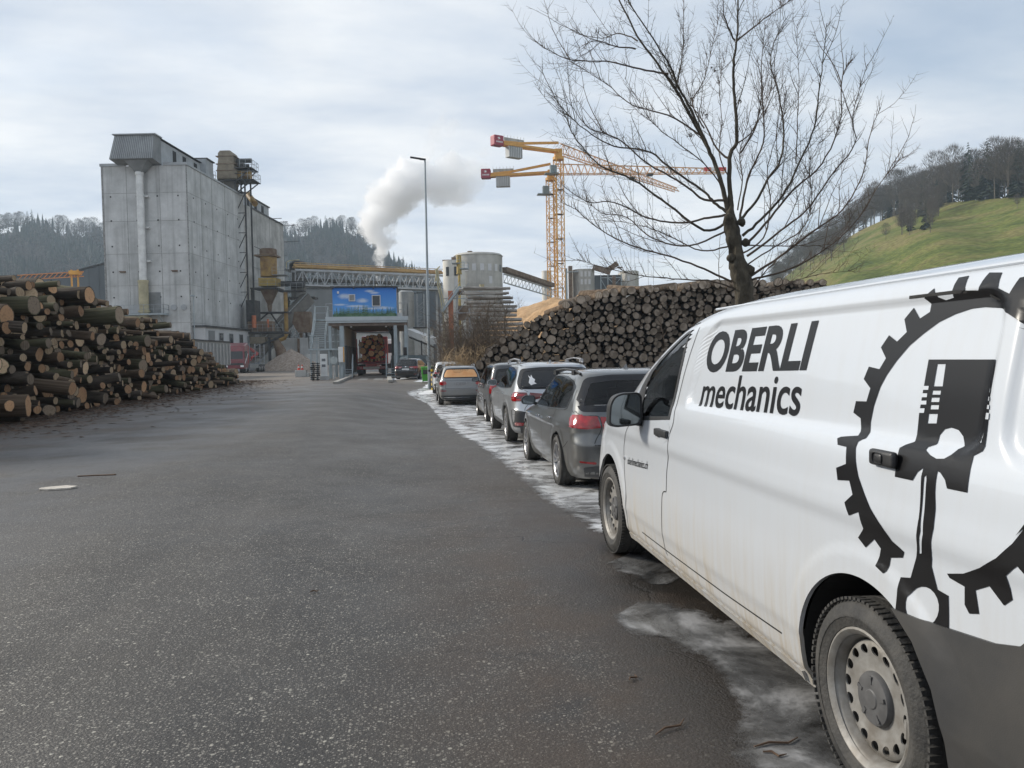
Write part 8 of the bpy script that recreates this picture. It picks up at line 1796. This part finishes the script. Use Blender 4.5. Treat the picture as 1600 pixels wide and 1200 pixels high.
LIMBS = [
 (.085, [(800, 860), (775, 740), (735, 620), (690, 530), (640, 440), (590, 350), (520, 250), (440, 140), (370, 0), (350, -60)]),
 (.050, [(735, 620), (650, 430), (600, 340), (570, 260), (500, 150), (410, 10), (390, -60)]),
 (.080, [(805, 800), (800, 620), (830, 540), (820, 380), (815, 250), (830, 150), (832, 0), (835, -80)]),
 (.030, [(820, 160), (780, 60), (770, -60)]),
 (.050, [(790, 830), (740, 790), (690, 740), (560, 650), (480, 590), (350, 570), (240, 510), (130, 400), (60, 260)]),
 (.045, [(785, 780), (700, 780), (620, 720), (480, 640), (360, 540), (250, 500), (180, 410)]),
 (.045, [(790, 840), (720, 850), (600, 870), (480, 850), (350, 790), (250, 790), (170, 740)]),
 (.048, [(790, 870), (700, 900), (560, 800), (420, 700), (300, 650), (240, 590), (190, 530), (150, 430), (115, 380)]),
 (.032, [(690, 530), (560, 450), (420, 410), (320, 330), (200, 250)]),
 (.034, [(560, 290), (450, 270), (320, 240), (190, 235), (100, 200), (20, 140)]),
 (.026, [(440, 160), (370, 130), (300, 150), (200, 130)]), (.028, [(430, 190), (350, 180), (270, 160), (210, 190)]),
 (.050, [(830, 870), (900, 790), (950, 700), (1000, 620), (1010, 500), (990, 350), (960, 250), (980, 150), (1030, 60)]),
 (.034, [(840, 600), (900, 500), (925, 350), (905, 220)]),
 (.050, [(850, 920), (920, 860), (1010, 760), (1070, 640), (1130, 500), (1150, 350), (1165, 230), (1180, 90)]),
 (.045, [(860, 960), (960, 850), (1050, 740), (1160, 640), (1230, 480), (1240, 300), (1280, 230)]),
 (.040, [(870, 1000), (1000, 900), (1100, 820), (1200, 680), (1290, 560), (1280, 450), (1340, 250)]),
 (.045, [(880, 1080), (1000, 1000), (1130, 900), (1240, 820), (1320, 680), (1350, 520), (1390, 420)]),
 (.038, [(890, 1090), (1010, 1060), (1150, 990), (1280, 880), (1400, 700), (1480, 610)]),
 (.026, [(860, 960), (1000, 960), (1130, 960), (1240, 950)]),
 (.040, [(840, 860), (870, 700), (930, 560), (930, 400), (925, 250), (940, 100)]),
 (.022, [(1060, 640), (1065, 500), (1070, 300), (1063, 90)]),
 (.040, [(810, 1100), (700, 1050), (560, 1000), (420, 960), (300, 900), (200, 820), (160, 800)]),
 (.032, [(820, 1130), (740, 1100), (600, 1090), (480, 1080), (330, 1050), (200, 1010)]),
 (.034, [(790, 900), (640, 960), (500, 930), (400, 850), (300, 830), (220, 760)]),
 (.030, [(800, 960), (690, 980), (560, 920), (450, 880), (330, 860)]),
 (.030, [(590, 340), (610, 260), (620, 150), (622, -40)]),
 (.026, [(700, 500), (655, 400), (700, 310), (740, 150), (760, 60)]),
 (.040, [(800, 620), (750, 580), (700, 480), (640, 400), (560, 300)]),
 (.034, [(828, 160), (900, 100), (980, 40), (1060, -10)]),
 (.026, [(830, 560), (890, 510), (940, 410), (980, 300)]),
 (.026, [(870, 1150), (950, 1050), (1050, 950), (1120, 830)]), (.022, [(870, 1165), (1000, 1120), (1150, 1070), (1310, 1060)]),
 (.030, [(835, 1000), (930, 930), (960, 800), (950, 650), (1000, 480), (1020, 360)]),
 (.028, [(845, 1050), (950, 980), (1080, 900), (1120, 780), (1110, 640), (1150, 560)]),
 (.024, [(830, 820), (850, 700), (840, 600), (870, 480), (900, 330)]),
 (.024, [(780, 740), (700, 640), (600, 560), (500, 480), (430, 370), (390, 300)]),
 (.024, [(800, 700), (760, 600), (770, 480), (760, 330), (790, 200)]),
]
DT = 21.5; rt = random.Random(17); tb = base(1163, DT); BT = thing('bare_tree', 'large leafless tree with spreading arching limbs in front of the softwood stack', 'tree', tb)
def tp(x, y, dd=0): p = atD(820+x/2.5, y/2.5, DT+dd); return p-tb
tk = MB(); tr = [(870, 1330, .40), (862, 1180, .34), (850, 1100, .31), (835, 1040, .30), (822, 980, .27), (812, 920, .25), (803, 870, .22), (800, 820, .15), (800, 760, .08)]
pts_, rs_ = [Vector((0, 0, -.1))], [.44]
for x, y, r in tr: pts_.append(tp(x, y)); rs_.append(r)
PP, RR = [], []
for i in range(len(pts_)-1):
    for j in range(7): PP.append(pts_[i].lerp(pts_[i+1], j/7)); RR.append(lerp(rs_[i], rs_[i+1], j/7)*(.80+.10*sin(i*2.1+j*.5)))
PP.append(pts_[-1]); RR.append(rs_[-1]*.8)
for i in range(2): PP = [PP[0]]+[(PP[k-1]+PP[k]*2+PP[k+1])/4 for k in range(1, len(PP)-1)]+[PP[-1]]
tk.tube(PP, RR, 28)
for (x, y, r, ox) in ((845, 1060, .17, .18), (800, 855, .14, -.05), (840, 950, .12, .12), (825, 1010, .13, -.2), (825, 870, .13, .12)):
    c = tp(x, y)+Vector((ox, -.12, 0)); n_ = 10; tk.lathe([(.001, -r), (r*.7, -r*.7), (r, 0), (r*.7, r*.7), (.001, r)], 10, None) if False else tk.tube([c+Vector((0, 0, -r)), c+Vector((0, 0, -r*.5)), c, c+Vector((0, 0, r*.5)), c+Vector((0, 0, r))], [r*.2, r*.85, r, r*.8, r*.2], 10)
to = tk.build('trunk', tbark, BT, smooth=70)
for v in to.data.vertices:
    c_ = Vector((v.co.x*6, v.co.y*6, v.co.z*2.2)); n_ = noise.noise(c_)*.085+noise.noise(c_*2.7)*.035; v.co += Vector((n_, n_*.8, 0))
for r0, L_ in LIMBS:
    lm = MB(); P2 = curve2(L_, 5); depth = rt.uniform(-2.4, 2.4); n = len(P2); P3 = []
    for i, (x, y) in enumerate(P2): t = i/(n-1); P3.append(tp(x, y, depth*t**1.2+.0)+Vector((rt.gauss(0, .008), 0, rt.gauss(0, .008))))
    lm.tube(P3, [.88*r0*(1-.80*(i/(n-1))**.8) for i in range(n)], 7, caps=False)
    ln = sum((P3[i+1]-P3[i]).length for i in range(n-1)); k = int(ln*7.5)
    for j in range(k):
        t = rt.uniform(.22, 1.0); i = min(int(t*(n-1)), n-2); a = P3[i].lerp(P3[i+1], t*(n-1)-i); ax = (P3[i+1]-P3[i]).normalized(); s = Vector((rt.gauss(0, 1), rt.gauss(0, .8), rt.gauss(0, .6))); s = (s-ax*s.dot(ax)).normalized()
        lg = rt.uniform(.25, 1.0)*(2.0 if rt.random() < .16 else .8); sprout(lm, rt, a, ax*.8+s*.7+Vector((0, 0, .25)), lg, min(r0*.35, .009), 1, .5, 6, 3)
    for j in range(int(ln*.45)):
        t = rt.uniform(.15, .85); i = min(int(t*(n-1)), n-2); a = P3[i].lerp(P3[i+1], t*(n-1)-i); ax = (P3[i+1]-P3[i]).normalized(); s = Vector((rt.gauss(0, 1), rt.gauss(0, .8), rt.gauss(0, .4))); s = (s-ax*s.dot(ax)).normalized()
        sprout(lm, rt, a, ax*.9+s*.6+Vector((0, 0, .3)), rt.uniform(1.2, 2.4), min(r0*.4, .014), 1, .45, 7, 4, dens=.5)
    lm.build('limb', tbark if r0 > .045 else twigm, BT, smooth=80, fix=False)
# dry seed clusters
for x, y in ((640, 520), (655, 525), (700, 440), (712, 450), (735, 265), (840, 390), (283, 120), (835, 400)):
    sd_ = MB()
    for k in range(10): c = tp(x+rt.uniform(-8, 8), y+rt.uniform(-8, 8)); s_ = Vector((rt.gauss(0, .03), 0, rt.gauss(0, .03))); sd_.add([c, c+s_, c+Vector((0, .02, -.07))], [(0, 1, 2)])
    sd_.build('seed_cluster', twigm, BT, fix=False)
def shrub(label, px, D, wdt, top, n, m_, seed, up=.6, lean=.35, lev=2, name='shrub', cat='shrub'):
    rs2 = random.Random(seed); b0 = base(px, D); h = zz(px, top, D); b0.z = gz(b0.x, b0.y)-.05; n = int(n*1.7); o = thing(name, label, cat, b0); q = MB()
    for i in range(n):
        a = rs2.uniform(0, 6.28); r_ = wdt*rs2.random()**.6; p = Vector((cos(a)*r_, sin(a)*r_*.5, -.05)); d = Vector((cos(a)*lean*rs2.random(), sin(a)*lean*rs2.random(), 1)); sprout(q, rs2, p, d, h*rs2.uniform(.45, 1.0), rs2.uniform(.012, .024), lev, up, 6, 4, dens=.9)
    q.build('stems', m_, o, smooth=80, fix=False); return o
brownt = mat('brown_twigs', (.085, .062, .043), .95, col2=(.17, .13, .095), scale=1.2)
reed = mat('golden_stems', (.30, .21, .11), .9, col2=(.44, .33, .20), scale=1.5)
shrub('tall twiggy brown shrub behind the grey SUV, just right of the orange column', 728, 42, 1.3, 462, 46, brownt, 1)
shrub('tall bare grey brown shrub in front of the far stem stack', 752, 43, 1.5, 458, 55, brownt, 2)
shrub('dense dark brown shrub between the stem stack and the softwood stack', 780, 41, 1.4, 488, 55, brownt, 3)
shrub('low brown shrub at the left end of the softwood stack', 800, 38, 1.2, 520, 30, brownt, 4)
shrub('fan of upright golden dry stems behind the grey SUV roof', 728, 39, .9, 520, 70, reed, 5, up=.1, lean=.5, lev=1, name='dry_stems', cat='dry stems')
shrub('thin bare bush left of the golden stems by the street lamp', 708, 46, .9, 500, 22, brownt, 6)
shrub('small bare shrub above the softwood stack crest behind the tree', 1215, 33, 1.0, 440, 18, twigm, 8)
shrub('low tangle of bare shoots at the foot of the large leafless tree', 1150, 23, 1.8, 455, 34, twigm, 9, up=.4, lean=.8)
shrub('small bare tree standing behind the far stem stack', 800, 90, 1.2, 452, 14, brownt, 10)
for px, tpy in ((763, 470), (790, 480)):
    b0 = base(px, 47); o = thing('young_tree', 'thin ivy clad young tree left of the far stem stack' if px < 780 else 'thin ivy clad young tree in front of the far stem stack', 'tree', b0); h = zz(px, tpy, 47); q = MB(); q.tube([(0, 0, 0), (.1, 0, h*.4), (-.05, 0, h*.8), (.15, 0, h)], [.09, .07, .05, .02], 8)
    for k in range(12): sprout(q, rt, Vector((0, 0, h*rt.uniform(.4, 1))), Vector((rt.gauss(0, 1), rt.gauss(0, .5), .6)), rt.uniform(.5, 1.3), .018, 1, .6, 5, 3)
    q.build('trunk', tbark, o, smooth=70, fix=False); q = MB()
    for k in range(700): z = rt.uniform(.1, h*.62); a = rt.uniform(0, 6.28); r_ = rt.uniform(.08, .30); c = Vector((cos(a)*r_, sin(a)*r_, z)); u1 = Vector((rt.gauss(0, 1), rt.gauss(0, 1), rt.gauss(0, 1))).normalized()*.05; u2 = Vector((rt.gauss(0, 1), rt.gauss(0, 1), rt.gauss(0, 1))).normalized()*.05; q.add([c, c+u1, c+u1+u2, c+u2], [(0, 1, 2, 3)])
    q.build('ivy', mat('ivy_leaf', (.030, .040, .016), .7, col2=(.07, .075, .035), scale=3), o, fix=False)
# ------------------------------------------------------------------ steam plume
DS = 262.0; SP = [(597, 417, 9), (596, 398, 14), (591, 375, 21), (587, 352, 25), (598, 332, 29), (611, 313, 33), (626, 296, 35), (646, 287, 32), (668, 284, 27), (692, 288, 31), (715, 286, 34), (736, 280, 28), (752, 274, 17), (640, 262, 22), (700, 255, 20), (655, 255, 16)]
WISP = [(682, 208, 22), (704, 200, 15), (672, 234, 17), (690, 190, 12), (752, 240, 14)]
org = atD(660, 300, DS); kx = DS/FPX
q = MB(); lo, hi = [1e9]*3, [-1e9]*3
for x, y, r in SP+WISP:
    c = atD(x, y, DS)-org; e = r*kx*1.6
    for k in range(3): lo[k] = min(lo[k], c[k]-e); hi[k] = max(hi[k], c[k]+e)
q.bb(lo[0], hi[0], lo[1], hi[1], lo[2], hi[2]); vm = bpy.data.materials.new('steam'); vm.use_nodes = True; nt = vm.node_tree; nt.nodes.clear(); vm.cycles.volume_step_rate = 1.0
tc = N(nt, 'ShaderNodeTexCoord'); V0 = tc.outputs['Object']
n1 = N(nt, 'ShaderNodeTexNoise', i_Scale=.13, i_Detail=5.0, i_Roughness=.62); L(nt, V0, n1.inputs['Vector']); sb = N(nt, 'ShaderNodeVectorMath', operation='SUBTRACT'); L(nt, n1.outputs['Color'], sb.inputs[0]); sb.inputs[1].default_value = (.5, .5, .5)
ms = N(nt, 'ShaderNodeVectorMath', operation='MULTIPLY_ADD'); L(nt, sb.outputs[0], ms.inputs[0]); ms.inputs[1].default_value = (13, 13, 13)
n2 = N(nt, 'ShaderNodeTexNoise', i_Scale=.42, i_Detail=4.0, i_Roughness=.6); L(nt, V0, n2.inputs['Vector']); sb2 = N(nt, 'ShaderNodeVectorMath', operation='SUBTRACT'); L(nt, n2.outputs['Color'], sb2.inputs[0]); sb2.inputs[1].default_value = (.5, .5, .5)
ms2 = N(nt, 'ShaderNodeVectorMath', operation='MULTIPLY_ADD'); L(nt, sb2.outputs[0], ms2.inputs[0]); ms2.inputs[1].default_value = (5.5, 5.5, 5.5); L(nt, V0, ms2.inputs[2]); L(nt, ms2.outputs[0], ms.inputs[2])
def falls(lst):
    acc = None
    for x, y, r in lst:
        c = atD(x, y, DS)-org; d = N(nt, 'ShaderNodeVectorMath', operation='DISTANCE'); L(nt, ms.outputs[0], d.inputs[0]); d.inputs[1].default_value = c; f = N(nt, 'ShaderNodeMath', operation='MULTIPLY_ADD'); L(nt, d.outputs['Value'], f.inputs[0]); f.inputs[1].default_value = -1/(r*kx); f.inputs[2].default_value = 1
        if acc is None: acc = f.outputs[0]
        else: a = N(nt, 'ShaderNodeMath', operation='SMOOTH_MAX'); L(nt, acc, a.inputs[0]); L(nt, f.outputs[0], a.inputs[1]); a.inputs[2].default_value = .15; acc = a.outputs[0]
    return acc
m1 = N(nt, 'ShaderNodeMapRange', i_From_Min=-.04, i_From_Max=.20, i_To_Min=0, i_To_Max=.55); L(nt, falls(SP), m1.inputs[0])
m2 = N(nt, 'ShaderNodeMapRange', i_From_Min=.0, i_From_Max=.9, i_To_Min=0, i_To_Max=.10); L(nt, falls(WISP), m2.inputs[0])
# the plume thins as it drifts to the right
sx = N(nt, 'ShaderNodeSeparateXYZ'); L(nt, V0, sx.inputs[0]); th = N(nt, 'ShaderNodeMapRange', i_From_Min=-8.0, i_From_Max=18.0, i_To_Min=1.0, i_To_Max=.16); L(nt, sx.outputs[0], th.inputs[0]); mm_ = N(nt, 'ShaderNodeMath', operation='MULTIPLY'); L(nt, m1.outputs[0], mm_.inputs[0]); L(nt, th.outputs[0], mm_.inputs[1])
ad = N(nt, 'ShaderNodeMath', operation='ADD'); L(nt, mm_.outputs[0], ad.inputs[0]); L(nt, m2.outputs[0], ad.inputs[1])
pv = N(nt, 'ShaderNodeVolumePrincipled'); pv.inputs['Color'].default_value = (1, 1, 1, 1); pv.inputs['Anisotropy'].default_value = .0; L(nt, ad.outputs[0], pv.inputs['Density']); vo = N(nt, 'ShaderNodeOutputMaterial'); L(nt, pv.outputs[0], vo.inputs['Volume'])
STO = tag(q.build('steam', vm, loc=org), 'white steam plume rising behind the conveyor bridge and drifting right', 'steam', kind='stuff')
o = thing('chimney', 'short steel chimney under the white steam plume behind the conveyor bridge', 'chimney', base(597, DS)); q = MB(); q.cyl((0, 0, 0), (0, 0, zz(597, 423, DS)), 1.6, 1.4, 20); q.build('stack', MATS['silver_sheet'], o, smooth=40)
# ------------------------------------------------------------------ haze in the valley
q = MB(); q.bb(-950, 950, -70, 1350, -2.5, 215); hm = bpy.data.materials.new('haze'); hm.use_nodes = True; nt = hm.node_tree; nt.nodes.clear(); pv = N(nt, 'ShaderNodeVolumePrincipled'); pv.inputs['Color'].default_value = (.72, .87, 1.0, 1); pv.inputs['Density'].default_value = .00030; pv.inputs['Anisotropy'].default_value = .2
vo = N(nt, 'ShaderNodeOutputMaterial'); L(nt, pv.outputs[0], vo.inputs['Volume'])
HZ = tag(q.build('haze', hm), 'pale winter haze filling the valley', 'haze', kind='stuff')
